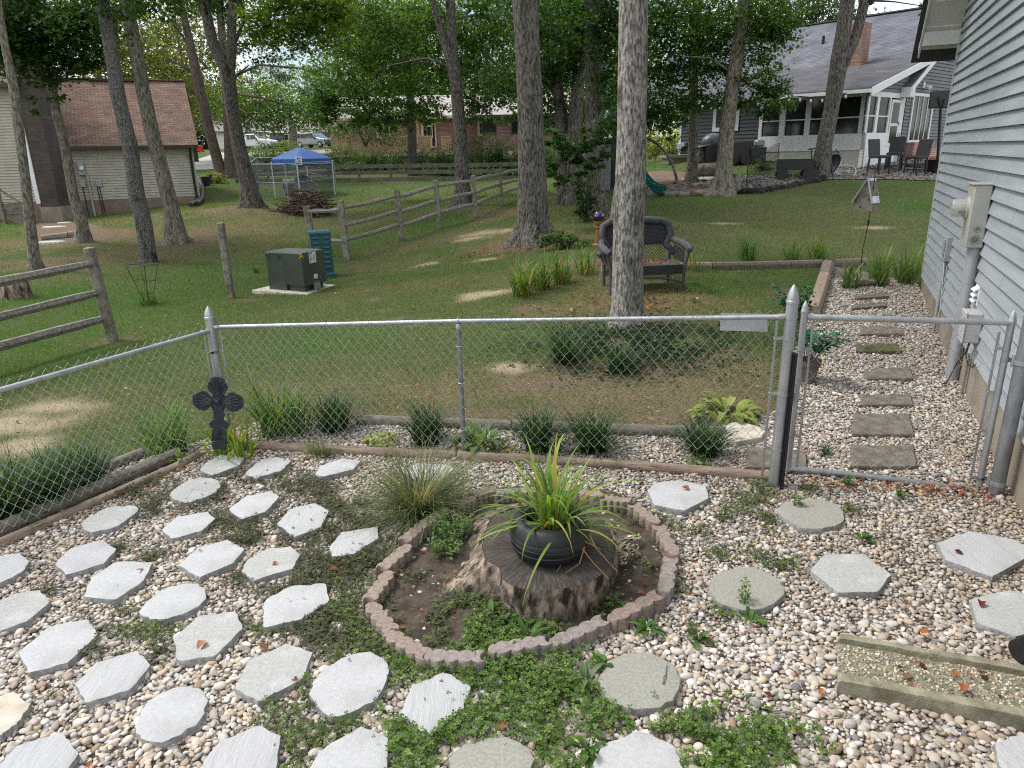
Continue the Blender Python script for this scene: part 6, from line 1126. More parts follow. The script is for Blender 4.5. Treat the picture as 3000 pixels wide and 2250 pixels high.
tree('leaning_maple','leaning grey trunk with wide root flare at the gravel edge, right of the slide',[[(2112,578,112),(2117,550,72),(2121,506,48),(2131,362,43),(2150,217,40),(2168,108,37),(2180,0,37),(2192,-120,34)]],23.4,'bark_light',seed=13,n=20,flare=1.5,crown=[([B(2090,120,24,1.1),B(2200,40,23.5,1.2),B(2245,110,23.5,.9),B(2265,50,23.5,.9),B(2225,200,23.5,.8),B(2265,245,23.3,.6,.45),B(2300,290,23.2,.5,.3),B(2235,300,23.3,.6,.4),B(2110,250,24,.9,.6),B(2080,180,24.5,1.),B(2060,300,25,.8,.4),B(2285,90,23.5,.5,.5)],M_(3.,.125,'mid')),([B(2130,70,25,1.3),B(2250,330,23.2,.4,.2),B(2200,280,23.6,.6,.4)],M_(3.,.13,'dark'))],limbs=[[(2150,217,9),(2080,170,5),(2000,165,3)],[(2168,108,9),(2230,70,5),(2280,80,2)],[(2150,230,6),(2220,250,4),(2290,285,2)]],top=4)
tree('forked_tree','dark forked trunk in front of the screened porch and its grey roof',[[(2400,524,74),(2404,500,56),(2413,434,46),(2435,325,43),(2453,217,48),(2460,160,46),(2469,108,42),(2483,0,40),(2494,-120,36)],[(2457,215,36),(2482,165,32),(2508,108,29),(2534,0,28),(2558,-110,26)]],25.4,'bark_grey',seed=14,n=20,rough=.08,flare=.9,crown=[([B(2700,5,24,.5,.25,.5),B(2730,30,24.,.3,.2,.4)],M_(2.4,.13,'dark'))],limbs=[[(2534,0,8),(2620,5,4,24.5),(2720,20,2,24)]],top=3.)
def bgtree(label,px,w_,Y,blobs,pal,size,bk='bark_dark',seed=0,dens=2.2,limbs=(),kind='diamond',pyb=None):
 b0=at(px,pyb) if pyb else np.array([P(px,440,Y)[0],Y,ground(P(px,440,Y)[0],Y)])
 py0=pyb or 440;root=thing('background_tree',label,'tree',b0,'trees in the far background');mb=MB();rr_=w_/2/ppm(b0);tz=max(bl[1] for bl in[(0,q[0][2]) for q in blobs]);mb.tube([b0-[0,0,.3],b0+[0,0,.3],b0+[rr_*.5,0,(tz-b0[2])*.5],b0+[0,0,tz-b0[2]]],[rr_*1.5,rr_*1.05,rr_*.85,rr_*.3],10)
 mb.build('trunk',MT[bk],root,smooth='all')
 if limbs:
  lm=MB()
  for L_ in limbs:pts_=[P(a,b_,Y) for a,b_,w2 in L_];lm.tube(pts_,[w2/2/ppm(q) for(a,b_,w2),q in zip(L_,pts_)],6)
  lm.build('limbs',MT[bk],root,smooth='all')
 V,F,C=crown_arrays(blobs,dens=dens*.8,size=size,pal=pal,kind=kind,seed=seed,clump=.9,flat=.5);np_mesh('crown',V,F,MT['leaf'],parent=root,cols=C);return root
bgtree('sunlit yellow green tree behind the garage roof, left one',330,14,62,[B(340,130,62,3.8,4),B(310,230,62,3,3),B(400,200,62,3.2,3),B(300,60,62,3,3)],'yel',.30,seed=1)
bgtree('sunlit yellow green tree behind the garage roof, middle one',440,14,68,[B(440,210,68,3.6,3.4),B(470,120,68,3.6,3.6),B(500,260,68,3.2,3),B(420,60,68,3.2,3)],'yel',.32,seed=2)
bgtree('pale yellow green tree between the garage and the pine',570,14,74,[B(560,140,74,4,4.5),B(600,250,74,3.6,3.5),B(540,300,74,3,3),B(620,60,74,4,4)],'yel',.32,seed=3)
bgtree('willowy green tree behind the red bins',610,14,110,[B(560,330,110,5,5),B(620,350,110,5.5,5),B(600,400,110,4,3),B(545,390,110,3.5,3)],'blue',.42,seed=4)
bgtree('round green tree behind the white truck',734,18,66,[B(720,330,66,2.4,2),B(780,350,66,2.2,1.6),B(750,290,66,3,2.5),B(690,300,66,2.4,2)],'lime',.26,'bark_light',seed=5,pyb=436)
bgtree('thick pale trunked tree beyond the blue canopy',858,27,64,[B(850,330,64,2.2,1.3),B(920,350,64,2.,1.4),B(800,345,64,1.8,1.2),B(870,280,64,3,2),B(950,330,64,2.,1.5),B(990,360,64,1.6,1.)],'mid',.24,'bark_light',seed=6,pyb=442)
bgtree('dark trunked tree with long bare branches before the brick house',1206,25,50,[B(1150,60,50,2.2,1.6),B(1240,110,50,2.2,1.6),B(1100,140,50,2,1.4),B(1260,220,50,1.8,1.2),B(1130,230,50,2,1.2),B(1180,20,50,2.2,1.4),B(1040,60,50,2.2,1.6),B(1230,330,50,1.6,.8),B(1130,320,50,1.6,.8)],'lime',.2,'bark_dark',seed=7,limbs=[[(1194,140,9),(1100,80,7),(1000,20,4)],[(1196,90,9),(1250,60,6),(1290,40,3)],[(1190,60,8),(1160,0,6)],[(1198,220,6),(1150,180,4)]])
bgtree('small multi stemmed tree in front of the wooden deck',1076,10,56,[B(1060,370,56,1.8,.8),B(1110,385,56,1.8,.8),B(1000,365,56,1.4,.7),B(1160,410,56,1.5,.6)],'dark',.16,'bark_light',seed=8,limbs=[[(1071,426,8),(1048,376,6),(1030,350,3)],[(1071,430,7),(1089,383,5),(1100,350,3)]],pyb=452)
for i,(px,Y,r,pal,lab) in enumerate([(1010,86,5,'lime','light green tree behind the brick house roof, left end'),(1130,90,5.5,'mid','mid green tree behind the brick house roof'),(1260,88,5.5,'lime','light green tree behind the brick house, above its ridge'),(1400,84,5,'mid','green tree behind the right part of the brick house'),(1540,80,5,'dark','dark green tree beyond the oak trunk'),(1680,76,5,'mid','mid green tree beyond the trunk cluster'),(1800,74,4.5,'dark','dark green tree beyond the pale trunk')]):
 bgtree(lab,px,16,Y,[B(px,250,Y,r,r*.7),B(px-60,330,Y,r*.7,r*.5),B(px+55,320,Y,r*.7,r*.5),B(px+20,150,Y,r,r*.7),B(px-40,80,Y,r,r*.7)],pal,.36,seed=20+i,dens=1.9)
bgtree('pale tree seen left of the dark house, in sunlight',1900,12,72,[B(1900,260,72,3,3),B(1960,330,72,2.6,2),B(1870,350,72,2.4,2)],'lime',.28,seed=31)
bgtree('tall light tree behind the grey roof, left',2340,16,62,[B(2330,60,62,3,2.4),B(2400,50,62,2.6,2.2),B(2270,80,62,2.6,2),B(2370,0,62,3,2.4)],'blue',.26,seed=32)
bgtree('light tree behind the grey roof beside the forked trunk',2450,14,64,[B(2450,55,64,2.,1.4),B(2520,60,64,1.4,1.),B(2440,5,64,2,1.6)],'blue',.26,seed=33)
bgtree('sparse conifer tip above the grey roof',2592,6,66,[B(2592,42,66,.7,.8,.5),B(2570,55,66,.6,.3,.5),B(2610,55,66,.6,.3,.5)],'pine',.34,seed=34,kind='needle',limbs=[[(2592,60,3),(2592,10,1)],[(2592,45,2),(2570,35,1)],[(2592,45,2),(2615,38,1)]])
for k in range(3):
 tops=[]
 n=46;xs=np.linspace(-105,105,n);blobs=[(np.array([x,118+10*k+rng.uniform(-4,4),ground(x,118)+3+k*3.5+rng.uniform(-1.5,2)]),(4.5,3,4.),1.) for x in xs]
 if k==0:allb=[]
 allb+=blobs
V,F,C=crown_arrays(allb,dens=.9,size=.55,pal='mid',kind='diamond',seed=99,clump=1.4)
tag(np_mesh('far_woods',V,F,MT['leaf'],cols=C),'band of woodland closing the view behind the houses','woods',kind='stuff')
def shrub(label,px,py,Y,r,rz,pal,size,seed,group='shrubs behind the board fence',dens=2.2,flowers=None,kind='diamond'):
 c=P(px,py,Y);c[2]=ground(c[0],Y);root_c=c.copy();bl=[(c+[0,0,rz*.9],(r,r*.7,rz)),(c+[r*.5,.2,rz*.6],(r*.6,r*.5,rz*.6)),(c+[-r*.5,-.1,rz*.6],(r*.6,r*.5,rz*.6))]
 V,F,C=crown_arrays(bl,dens=dens,size=size,pal=pal,kind=kind,seed=seed,clump=.35,flat=.8);root=thing('shrub',label,'shrub',root_c,group)
 np_mesh('foliage',V,F,MT['leaf'],parent=root,cols=C);mb=MB()
 for k in range(5):a=1.3*k;mb.tube([c,c+[math.cos(a)*r*.4,math.sin(a)*r*.3,rz*.9]],[.025,.012],5)
 mb.build('stems',MT['bark_dark'],root,smooth='all')
 if flowers:V,F,C=crown_arrays([(c+[0,-r*.3,rz*1.3],(r*.8,r*.5,rz*.6))],dens=.12,size=.09,pal=flowers,kind='diamond',seed=seed+3,clump=.3);np_mesh('blossoms',V,F,MT['leaf'],parent=root,cols=C)
 return root
PURP=[(.30,.22,.34),(.42,.36,.46)];WHT=[(.7,.7,.66),(.6,.6,.55)];YLW=[(.5,.42,.08),(.55,.5,.15)]
for i,(px,Y,r,rz,pal,fl,lab) in enumerate([(690,52,1.4,.8,'lime',None,'bright green shrub with yellowing leaves left of the kennel'),(770,54,1.2,1.1,'mid',PURP,'tall green shrub with purplish flower spikes behind the kennel, left'),(840,55,1.3,1.1,'lime',YLW,'yellow flowering green shrub behind the canopy roof'),(1000,53,1.3,1.0,'mid',PURP,'green shrub right of the canopy with faint purple flowers'),(1060,52,1.2,.7,'mid',None,'low green shrub behind the board fence, right of the canopy'),(1120,52,1.3,.8,'dark',PURP,'dark shrub with lilac blossoms below the wooden deck'),(1190,52,1.3,.8,'dark',None,'dark shrub at the foot of the dark trunked tree'),(1260,51,1.4,1.0,'dark',WHT,'dark shrub with white blossoms below the deck gate'),(1330,50,1.3,1.1,'dark',None,'dark shrub behind the fence near the ridged maple'),(1420,49,1.5,1.4,'dark',None,'large dark shrub in front of the brick wall'),(1490,49,1.4,1.2,'dark',WHT,'dark shrub with a white spot left of the oak trunk'),(1620,46,1.6,1.2,'dark',None,'deep green shrub seen between oak and trunk cluster'),(1560,48,1.4,1.,'dark',None,'dark shrub hidden behind the oak trunk')]):
 shrub(lab,px,460,Y,r,rz,pal,.13,200+i,flowers=fl)
shrub('yellowing bush in sunlight left of the dark house',1945,430,50,1.5,1.1,'yel',.16,220,'bushes beyond the play area')
shrub('sunlit pale blossoming bush at the far lawn edge',1985,420,62,2.,1.,[(.5,.55,.2),(.4,.5,.15),(.6,.6,.3)],.2,221,'bushes beyond the play area')
shrub('small green bush at the left foot of the dark house',1970,460,33.5,.45,.3,'mid',.1,222,'bushes beyond the play area')
shrub('green weedy plant at the corner of the screened porch',2235,478,27.5,.35,.25,'mid',.09,223,'bushes beyond the play area')
shrub('sunlit yellow green bed plants between garage and twin pine',625,490,47,1.2,.45,'yel',.16,224,'bushes beyond the play area')
q=at(1652,735);shrub('leafy green shrub with grassy blades at the foot of the gazing ball',1660,720,q[1]+.3,.55,.22,'mid',.085,225,'shrubs on the lawn bed')
shrub('ivy covered dark bush climbing between cluster trunk and gazing ball',1715,640,cY-1.,.35,.75,'dark',.08,226,'shrubs on the lawn bed')
# wall planes read from the photo
class Wall:
 def __init__(s,A,d):s.A=np.array(A[:2],float);s.d=np.array(d,float)[:2];s.d=s.d/np.linalg.norm(s.d);s.n=np.array([s.d[1],-s.d[0]]);s.n=s.n if s.n@(-s.A)>0 else-s.n
 def hit(s,px,py):
  q=ray(px,py);t_=(s.A@s.n)/(q[0]*s.n[0]+q[1]*s.n[1]);return float((q[:2]*t_-s.A)@s.d),float(H+q[2]*t_)
 def p(s,u,z,o=0.):return np.array([*(s.A+s.d*u+s.n*o),z])
 def R(s):return np.c_[[*s.d,0],[*s.n,0],[0,0,1]]
 def box(s,mb,u0,u1,z0,z1,o0,o1):return mb.box(s.p((u0+u1)/2,(z0+z1)/2,(o0+o1)/2),(abs(u1-u0),abs(o1-o0),abs(z1-z0)),s.R())
def window(W,u0,u1,z0,z1,parent,name='window',fw=.07,mull=(),frame='white_paint',o=.02,glass='glass'):
 mb=MB();W.box(mb,u0-fw,u1+fw,z1,z1+fw,o,o+.05);W.box(mb,u0-fw,u1+fw,z0-fw,z0,o,o+.06);W.box(mb,u0-fw,u0,z0,z1,o,o+.048);W.box(mb,u1,u1+fw,z0,z1,o,o+.048)
 f=mb.build(name,MT[frame],parent);mb=MB();W.box(mb,u0,u1,z0,z1,o,o+.015);mb.build('pane',MT[glass],f)
 if mull:
  for m_ in mull:mb=MB();W.box(mb,m_-.018,m_+.018,z0,z1,o+.016,o+.04);mb.build('glazing_bar',MT[frame],f)
 return f
# beige garage house on the left
MT['beige_siding']=mat('beige_siding',(.36,.325,.265),(.44,.405,.335),2,.65,.05,20)
MT['brown_found']=mat('brown_foundation',(.17,.125,.09),(.25,.19,.14),3,.95,.2,20)
MT['brown_trim']=mat('dark_brown_gutter',(.018,.014,.012),(.035,.028,.024),4,.5)
GY_=36.
WG=Wall(P(380,600,GY_),(1,.47));uR,zS=WG.hit(583,573);uL,_=WG.hit(90,560);_,zEv=WG.hit(570,432)
ggh=thing('beige_garage','beige sided garage with a steep brown shingle roof, left of the pine','house',WG.p(uR-3,0))
siding(WG.A,WG.d,WG.n,uL,uR,zS,zEv,.125,.04).build('siding_wall',MT['beige_siding'],ggh)
mb=MB();WG.box(mb,uL,uR,-1.2,zS,-.2,.03);mb.build('foundation',MT['brown_found'],ggh)
mb=MB();WG.box(mb,uR-.1,uR+.03,zS,zEv,.0,.05);mb.build('corner_board',MT['beige_siding'],ggh)
mb=MB();WG.box(mb,uR-.05,uR,-1,zEv,-8.4,-.02);mb.build('end_wall',MT['beige_siding'],ggh)
ue,ze_=uR+.3,zEv+.05;zr=float(P(540,242,(WG.p(ue,0,-4.2))[1])[2]);rn=WG.n
sl=np.array([*(-rn*4.55),zr-ze_]);sl/=np.linalg.norm(sl)
MT['brown_shingle']=brick_mat('brown_shingles',(.14,.085,.06),(.22,.14,.10),(.05,.03,.022),(*WG.d,0),tuple(sl),.32,.15,.012,.95,.5)
ul_=uL-3
MB().plate([WG.p(ul_,ze_,.35),WG.p(ue,ze_,.35),WG.p(ue,zr,-4.2),WG.p(ul_,zr,-4.2)],(0,0,.07)).build('roof',MT['brown_shingle'],ggh)
MB().plate([WG.p(ul_,zr+.03,-4.23),WG.p(ue,zr+.03,-4.23),WG.p(ue,ze_,-8.75),WG.p(ul_,ze_,-8.75)],(0,0,.07)).build('rear_roof',MT['brown_shingle'],ggh)
MB().plate([WG.p(uR-.03,zEv-.1,-.02),WG.p(uR-.03,zr-.05,-4.2),WG.p(uR-.03,zEv-.1,-8.4)],np.array([*WG.d*.02,0])).build('gable_end',MT['beige_siding'],ggh)
MB().bar(WG.p(ul_,zr+.1,-4.2),WG.p(ue,zr+.1,-4.2),.3,.05).build('ridge_cap',MT['brown_shingle'],ggh);MB().bar(WG.p(ul_+6,zr+.05,-4.02),WG.p(ue-2,zr+.05,-4.02),.12,.1).build('ridge_vent',MT['brown_trim'],ggh)
MB().bar(WG.p(ul_,ze_-.0,.42),WG.p(ue,ze_-.0,.42),.13,.14).build('gutter',MT['brown_trim'],ggh)
MB().plate([WG.p(ul_,ze_-.07,.35),WG.p(ue,ze_-.07,.35),WG.p(ue,ze_-.07,.02),WG.p(ul_,ze_-.07,.02)],(0,0,.03)).build('soffit',MT['beige_siding'],ggh)
q=P(146,330,WG.p(WG.hit(146,420)[0],0,-1.6)[1]);MB().tube([q-[0,0,.4],q+[0,0,.5]],.07,8).build('roof_vent',MT['black_metal'],ggh,smooth=True)
mb=MB().tube([WG.p(uR-.1,ze_-.1,.4),WG.p(uR-.12,ze_-.5,.1),WG.p(uR-.12,zS-.2,.1)],.065,8);mb.build('downspout',MT['brown_trim'],ggh,smooth=True)
u0,z1=WG.hit(224,474);u1,z0_=WG.hit(253,513);mt_=thing('wall_meter','grey electric meter with pipes on the beige garage wall','electric meter',WG.p(u0,z0_,.03))
mb=MB();WG.box(mb,u0,u1,z0_,z1,.03,.18);mb.build('meter_box',MT['conduit'],mt_,bevel=.02);MB().lathe([(.10,0),(.10,.08),(.08,.1),(.01,.1)],WG.p(u0+(u1-u0)*.55,z0_+(z1-z0_)*.52,.18),14,axis=[*WG.n,0]).build('dial',MT['white_paint'],mt_,smooth=True)
mb=MB().tube([WG.p(u0+.33,z0_,.1),WG.p(u0+.33,-.6,.1)],.06,8);mb.build('pipe',MT['conduit'],mt_,smooth=True)
for du in(.05,.65,.75):MB().tube([WG.p(u0+du,z0_-.5,.06),WG.p(u0+du+.04,-.6,.06)],.02,6).build('thin_pipe',MT['brown_trim'],mt_,smooth=True)
for du,nm in((-.05,'tan_box'),(.62,'grey_box')):mb=MB();WG.box(mb,u0+du,u0+du+.26,z0_-.55,z0_-.22,.03,.12);mb.build(nm,MT['beige_siding' if du<0 else 'conduit'],mt_,bevel=.02)
c6b=crop(500,400,.231)
for pth,lab in[([(352,730),(352,775),(310,830),(250,872)],'black corrugated drain pipe leaving the garage downspout, front one'),([(345,560),(398,600),(405,690),(400,780),(330,862)],'black corrugated drain pipe running from behind the garage, rear one')]:
 pts_=[at(*c6b(*q),.12) for q in pth];pts_[0][2]+=.3;mb=MB();L=[]
 for i in range(len(pts_)-1):L+=[pts_[i]+(pts_[i+1]-pts_[i])*u for u in np.linspace(0,1,14)[:-1]]
 tag(mb.tube(L,[.13 if i%2 else.11 for i in range(len(L))],10).build('drain_pipe',MT['black_plastic'],None,pts_[-1],smooth=False),lab,'drain pipe','drain pipes at the garage')
q=at(605,545);bk_=thing('bucket','dark blue bucket on a pale slab at the garage corner','bucket',q);MB().lathe([(.24,0),(.30,.55),(.28,.55),(.22,.05),(.01,.04)],q,14).build('bucket_body',mat('dark_blue_plastic',(.008,.01,.035),rough=.5),bk_,smooth=True);MB().tube([q+[-.29,0,.5],q+[0,-.25,.42],q+[.29,0,.5]],.012,5).build('handle',MT['black_metal'],bk_,smooth=True)
TY=33.4;WT=Wall(P(60,600,TY),(1,0));uT,zb_=WT.hit(118,590);_,zt_=WT.hit(20,246);ts=thing('beige_house','tall beige sided house wall with white corner board at the left edge','house',WT.p(uT-2,0))
siding(WT.A,WT.d,WT.n,uT-7,uT,zb_,zt_,.125,.04).build('siding_wall',MT['beige_siding'],ts)
mb=MB();WT.box(mb,uT-.16,uT+.02,zb_-.1,zt_,.0,.05);mb.build('corner_board',MT['white_paint'],ts);mb=MB();WT.box(mb,uT-7,uT,-1.2,zb_,-.25,.02);mb.build('foundation',MT['brown_found'],ts)
mb=MB();WT.box(mb,uT-.06,uT,zb_,zt_,-2.5,-.01);mb.build('return_wall',MT['beige_siding'],ts)
MB().plate([(WT.p(uT-7,0)[0],TY-.45,zt_-.05),(WT.p(uT+.3,0)[0],TY-.45,zt_-.05),(WT.p(uT+.3,0)[0],TY+4,zt_+3.6),(WT.p(uT-7,0)[0],TY+4,zt_+3.6)],(0,.02,.07)).build('roof',MT['brown_shingle'],ts);MB().bar((WT.p(uT-7,0)[0],TY-.5,zt_-.1),(WT.p(uT+.3,0)[0],TY-.5,zt_-.1),.13,.14).build('gutter',MT['brown_trim'],ts)
MT['dark_brick']=brick_mat('dark_weathered_brick',(.055,.040,.034),(.10,.066,.054),(.10,.09,.08),(.8,.6,0),(0,0,1),.22,.075,.01,.95,.5)
ch=thing('brick_chimney','dark brick chimney stack between the tall beige wall and the garage','chimney',WT.p(uT+.7,0));_,zcb=WT.hit(140,606);uc1,_=WT.hit(174,600)
mb=MB();WT.box(mb,uT+.03,uc1,zcb,9.5,-1.6,.0);mb.build('stack',MT['dark_brick'],ch);mb=MB();WT.box(mb,uT+.0,uc1+.12,-1.2,zcb,-1.6,.14);mb.build('footing',MT['foundation'],ch)
sty=31.3;ws=Wall(P(40,640,sty),(1,0));c0q=crop(0,500,.2731);stt=thing('wooden_steps','weathered wooden steps with a handrail at the left house wall','steps',at(40,665))
tr=[(40,350,110),(55,405,160),(125,450,225),(205,495,262),(375,578,430)]
for i,(a,b_,c_) in enumerate(tr):
 u0,z=ws.hit(*c0q(a,b_));u1,_=ws.hit(*c0q(c_,b_));mb=MB();ws.box(mb,u0,u1,z-.05,z,-1.,.3-.1*(i%2));mb.build('tread',MT['wood_grey'],stt)
u0,z0_=ws.hit(*c0q(30,430));u1,z1=ws.hit(*c0q(430,620));MB().bar(ws.p(u0,z0_,.2),ws.p(u1,z1,.2),.06,.3).build('stringer',MT['wood_grey'],stt)
a,z0_=ws.hit(*c0q(-60,130));b_,z1=ws.hit(*c0q(255,330));MB().bar(ws.p(a,z0_,.3),ws.p(b_,z1,.3),.05,.12).build('handrail',MT['wood_grey'],stt)
for a,b_,c_,d in((10,160,15,700),(385,370,460,640)):u0,z1=ws.hit(*c0q(a,b_));u1,z0_=ws.hit(*c0q(c_,d));MB().bar(ws.p(u0,z1,.3),ws.p(u0,min(z0_,z1-.5),.3),.14,.14).build('post',MT['wood_grey'],stt)
for pth,r,lab in[([(123,704),(160,700),(200,696)],.09,'fallen grey log on the bare soil, left length'),([(203,695),(229,692)],.11,'short grey log on the bare soil beside the leaning maple root')]:log([at(*q) for q in pth],r,MT['rail_wood'],lab,'log','log','logs on the bare soil',.07,8)
for i,(px,py,w_,lab) in enumerate([(160,668,.5,'flat pale stepping slab in front of the wooden steps'),(150,713,.42,'flat stone lying on the grass below the log'),(190,655,.35,'flat stone near the chimney footing')]):
 q=at(px,py);MB_2=MB().prism([q[:2]+np.array([math.cos(a),.5*math.sin(a)])*w_*random.uniform(.85,1.1) for a in np.linspace(0,6.28,9)[:-1]],q[2]-.05,q[2]+.06,.02);tag(MB_2.build('flat_stone',MT['concrete'],None,q),lab,'stone','flat stones by the left house')
# split rail fences
def sr_post(root,bp,tp,w_,slots=(.13,.42,.68)):
 a=at(*bp);b_=P(*tp,a[1]);b_[1]=a[1];r=w_/ppm(a);mb=MB().bar(a-[0,0,.2],b_,r,r*.85);o=mb.build('post',MT['wood_grey'],root,bevel=.012)
 mb=MB()
 for s_ in slots:c_=b_+(a-b_)*s_;mb.box(c_-[0,r*.425,0],(r*.32,.012,r*.95))
 mb.build('mortise',MT['black_metal'],o);return a,b_,r
def rail(root,a,b_,r):
 d=b_-a;n=10;pts_=[a+d*u+np.array([0,0,.012*math.sin(u*5+a[0])]) for u in np.linspace(0,1,n)];mb=MB().tube(pts_,[r*(.72 if i in(0,n-1) else random.uniform(.9,1.08)) for i in range(n)],6);o=mb.build('rail',MT['rail_wood'],root,smooth=True)
 return o
f1=thing('split_rail_fence','weathered split rail fence section with three rails at the left edge','fence',at(330,996),'split rail fences')
a,b_,r=sr_post(f1,(334,997),(260,725),27)
for(x0,y0),(x1,y1),rr_ in[((0,828),(275,768),.062),((0,930),(290,854),.062),((0,1017),(308,930),.066)]:
 e=P(x1,y1,a[1]);s_=g(x0,y0,e[2]-.03);s_=e+(s_-e)*2.2;rail(f1,s_,e,rr_)
f1b=thing('fence_post','lone wooden fence post with three slots on the lawn, left of the transformer','fence post',at(678,873));sr_post(f1b,(678,873),(646,652),20)
f2=thing('split_rail_fence','weathered split rail fence running from the transformer back to the ridged maple','fence',at(1014,760),'split rail fences')
pp=[((926,745),(896,603),19),((1018,762),(997,586),19),((1178,706),(1162,556),17),((1289,668),(1275,527),15),((1394,637),(1386,513),14),((1471,600),(1465,495),12),((1540,575),(1536,480),11)]
ps=[sr_post(f2,*q) for q in pp]
for i in range(len(ps)-1):
 (a0,b0,r0),(a1,b1,r1)=ps[i],ps[i+1]
 for s_ in((.14,.68) if i==0 else(.13,.42,.68)):rail(f2,b0+(a0-b0)*(s_+random.uniform(-.02,.02)),b1+(a1-b1)*(s_+random.uniform(-.02,.02)),.052)
# transformer and pedestal
ct=crop(760,640,.2522);Lb,Cb,Rb=at(*ct(125,855)),at(*ct(535,868)),at(*ct(790,800));zb0=min(Lb[2],Cb[2],Rb[2])+.03;Bb=Lb+Rb-Cb;zt0=P(*ct(458,405),Cb[1])[2]
MT['xf_green']=mat('dark_green_enamel',(.030,.042,.030),(.045,.058,.042),3,.42,.06,12,c3=(.07,.075,.06),p3=(.66,.8),s3=8)
tf_=thing('transformer','dark green pad mounted transformer cabinet on a concrete pad in the lawn','transformer',Cb)
def lerp(a,b_,u):return a+(b_-a)*u
MB().prism([lerp(Cb,q,1.28)[:2] for q in(Lb-(Rb-Cb)*.28,Lb+(Rb-Cb)*1.05,Rb+.12*(Rb-Cb),Cb-.12*(Lb-Cb)-.12*(Rb-Cb))],zb0-.12,zb0+.03,.01).build('concrete_pad',MT['slab_tan'],tf_)
S1,S2=lerp(Lb,Cb,.5),lerp(Bb,Rb,.5)
MB().prism([q[:2] for q in(Lb,S1,S2,Bb)],zb0+.03,zt0-.012,.015).build('rear_cabinet',MT['xf_green'],tf_)
hz=zb0+.03+(zt0-zb0)*.15
e1=(S1-Lb)/np.linalg.norm(S1-Lb);e2=(Rb-Cb)/np.linalg.norm(Rb-Cb)
MB().prism([q[:2] for q in(S1+e1*.01+e2*.05,Cb-e1*.06+e2*.06,Rb-e1*.06-e2*.04,S2+e1*.01-e2*.04)],zb0+.03,hz).build('base_compartment',MT['xf_green'],tf_)
hd=MB().prism([q[:2] for q in(S1+e1*.008-e2*.004,Cb-e2*.004,Rb,S2+e1*.008)],hz+.003,zt0,.02).build('hinged_hood',MT['xf_green'],tf_)
WR=Wall(Cb,Rb-Cb);WLf=Wall(Lb,Cb-Lb)
for k,(a,b_) in enumerate(((95,428),(215,430))):u,z=WLf.hit(*ct(a,b_));MB().lathe([(.06,.001),(.055,.012),(.035,.016),(.03,.004),(.001,.004)],WLf.p(u,z,0),14,axis=[*WLf.n,0]).build('lifting_boss',MT['xf_green'],tf_,smooth=True)
def decal(W,f,a,b_,m,parent,name,o=.004):(u0,z1),(u1,z0_)=W.hit(*f(*a)),W.hit(*f(*b_));mb=MB();W.box(mb,u0,u1,z0_,z1,.001,o);return mb.build(name,m,parent),(u0,u1,z0_,z1)
MT['paper']=mat('white_label_paper',(.62,.62,.62),rough=.5);MT['red_print']=mat('red_print',(.25,.02,.02),rough=.5);MT['grey_print']=mat('grey_print',(.12,.12,.13),rough=.6)
lb,(u0,u1,z0_,z1)=decal(WR,ct,(568,398),(660,506),MT['paper'],hd,'warning_label')
mb=MB();WR.box(mb,u0+.005,u0+(u1-u0)*.52,z1-.03,z1-.008,.0045,.006);WR.box(mb,u0+.005,u0+(u1-u0)*.52,z0_+(z1-z0_)*.36,z0_+(z1-z0_)*.42,.0045,.006);mb.build('red_bands',MT['red_print'],tf_)
mb=MB()
for r_i in range(9):
 zz=z1-.05-r_i*(z1-z0_-.06)/9
 for c_i in range(2):WR.box(mb,u0+.012+c_i*(u1-u0)*.5,u0+.012+c_i*(u1-u0)*.5+(u1-u0)*random.uniform(.2,.4),zz-.006,zz,.0045,.0055)
mb.build('printed_lines',MT['grey_print'],tf_)
decal(WR,ct,(632,648),(678,692),MT['paper'],hd,'blank_sticker')
def text_on(W,s,px,py,size,m,parent,name='lettering',o=.006):
 cu=bpy.data.curves.new(name,'FONT');cu.body=s;cu.size=size;cu.align_x='CENTER';cu.align_y='CENTER';cu.extrude=.001;tmp=bpy.data.objects.new('t',cu);COL.objects.link(tmp);bpy.context.view_layer.update()
 me=bpy.data.meshes.new_from_object(tmp);bpy.data.objects.remove(tmp);u,z=W.hit(px,py);c=W.p(u,z,o);x=np.array([*W.d,0]);x=x if x@(cx_)>0 else-x;n_=np.array([*W.n,0])
 M4=Matrix(((x[0],0,n_[0],c[0]),(x[1],0,n_[1],c[1]),(x[2],1,n_[2],c[2]),(0,0,0,1)));me.transform(M4);off=root_loc(parent);me.transform(Matrix.Translation((-off[0],-off[1],-off[2])));me.name=name;return link(name,me,m,parent,off,False)
text_on(WR,'A',*ct(481,436),.17,mat('yellow_letter',(.75,.42,.02),rough=.5),tf_)
text_on(WR,'17-1175\n1050',*ct(660,716),.075,mat('pale_stencil',(.2,.2,.19),rough=.7),tf_)
mb=MB();u,z=WR.hit(*ct(655,785));WR.box(mb,u-.05,u+.05,z-.06,z+.06,.0,.07);mb.build('latch',MT['galv_dull'],tf_)
pq=at(948,812);tp=thing('utility_pedestal','teal green ribbed plastic utility pedestal standing behind the transformer','utility pedestal',pq);ztp=P(935,675,pq[1])[2];hw_=.20;ya=math.radians(20)
def rp_(x,y):return pq[:2]+np.array([x*math.cos(ya)-y*math.sin(ya),x*math.sin(ya)+y*math.cos(ya)])
def sq(h):return[rp_(-h,-h),rp_(h,-h),rp_(h,h),rp_(-h,h)]
hh_=ztp-pq[2]
MB().prism(sq(.20),pq[2]-.05,ztp-.04,.02).build('pedestal_body',MT['teal'],tp);MB().prism(sq(.225),ztp-.06,ztp,.03).build('pedestal_lid',MT['teal'],tp);MB().prism(sq(.25),pq[2]-.05,pq[2]+.12,.03).build('pedestal_base',MT['teal'],tp)
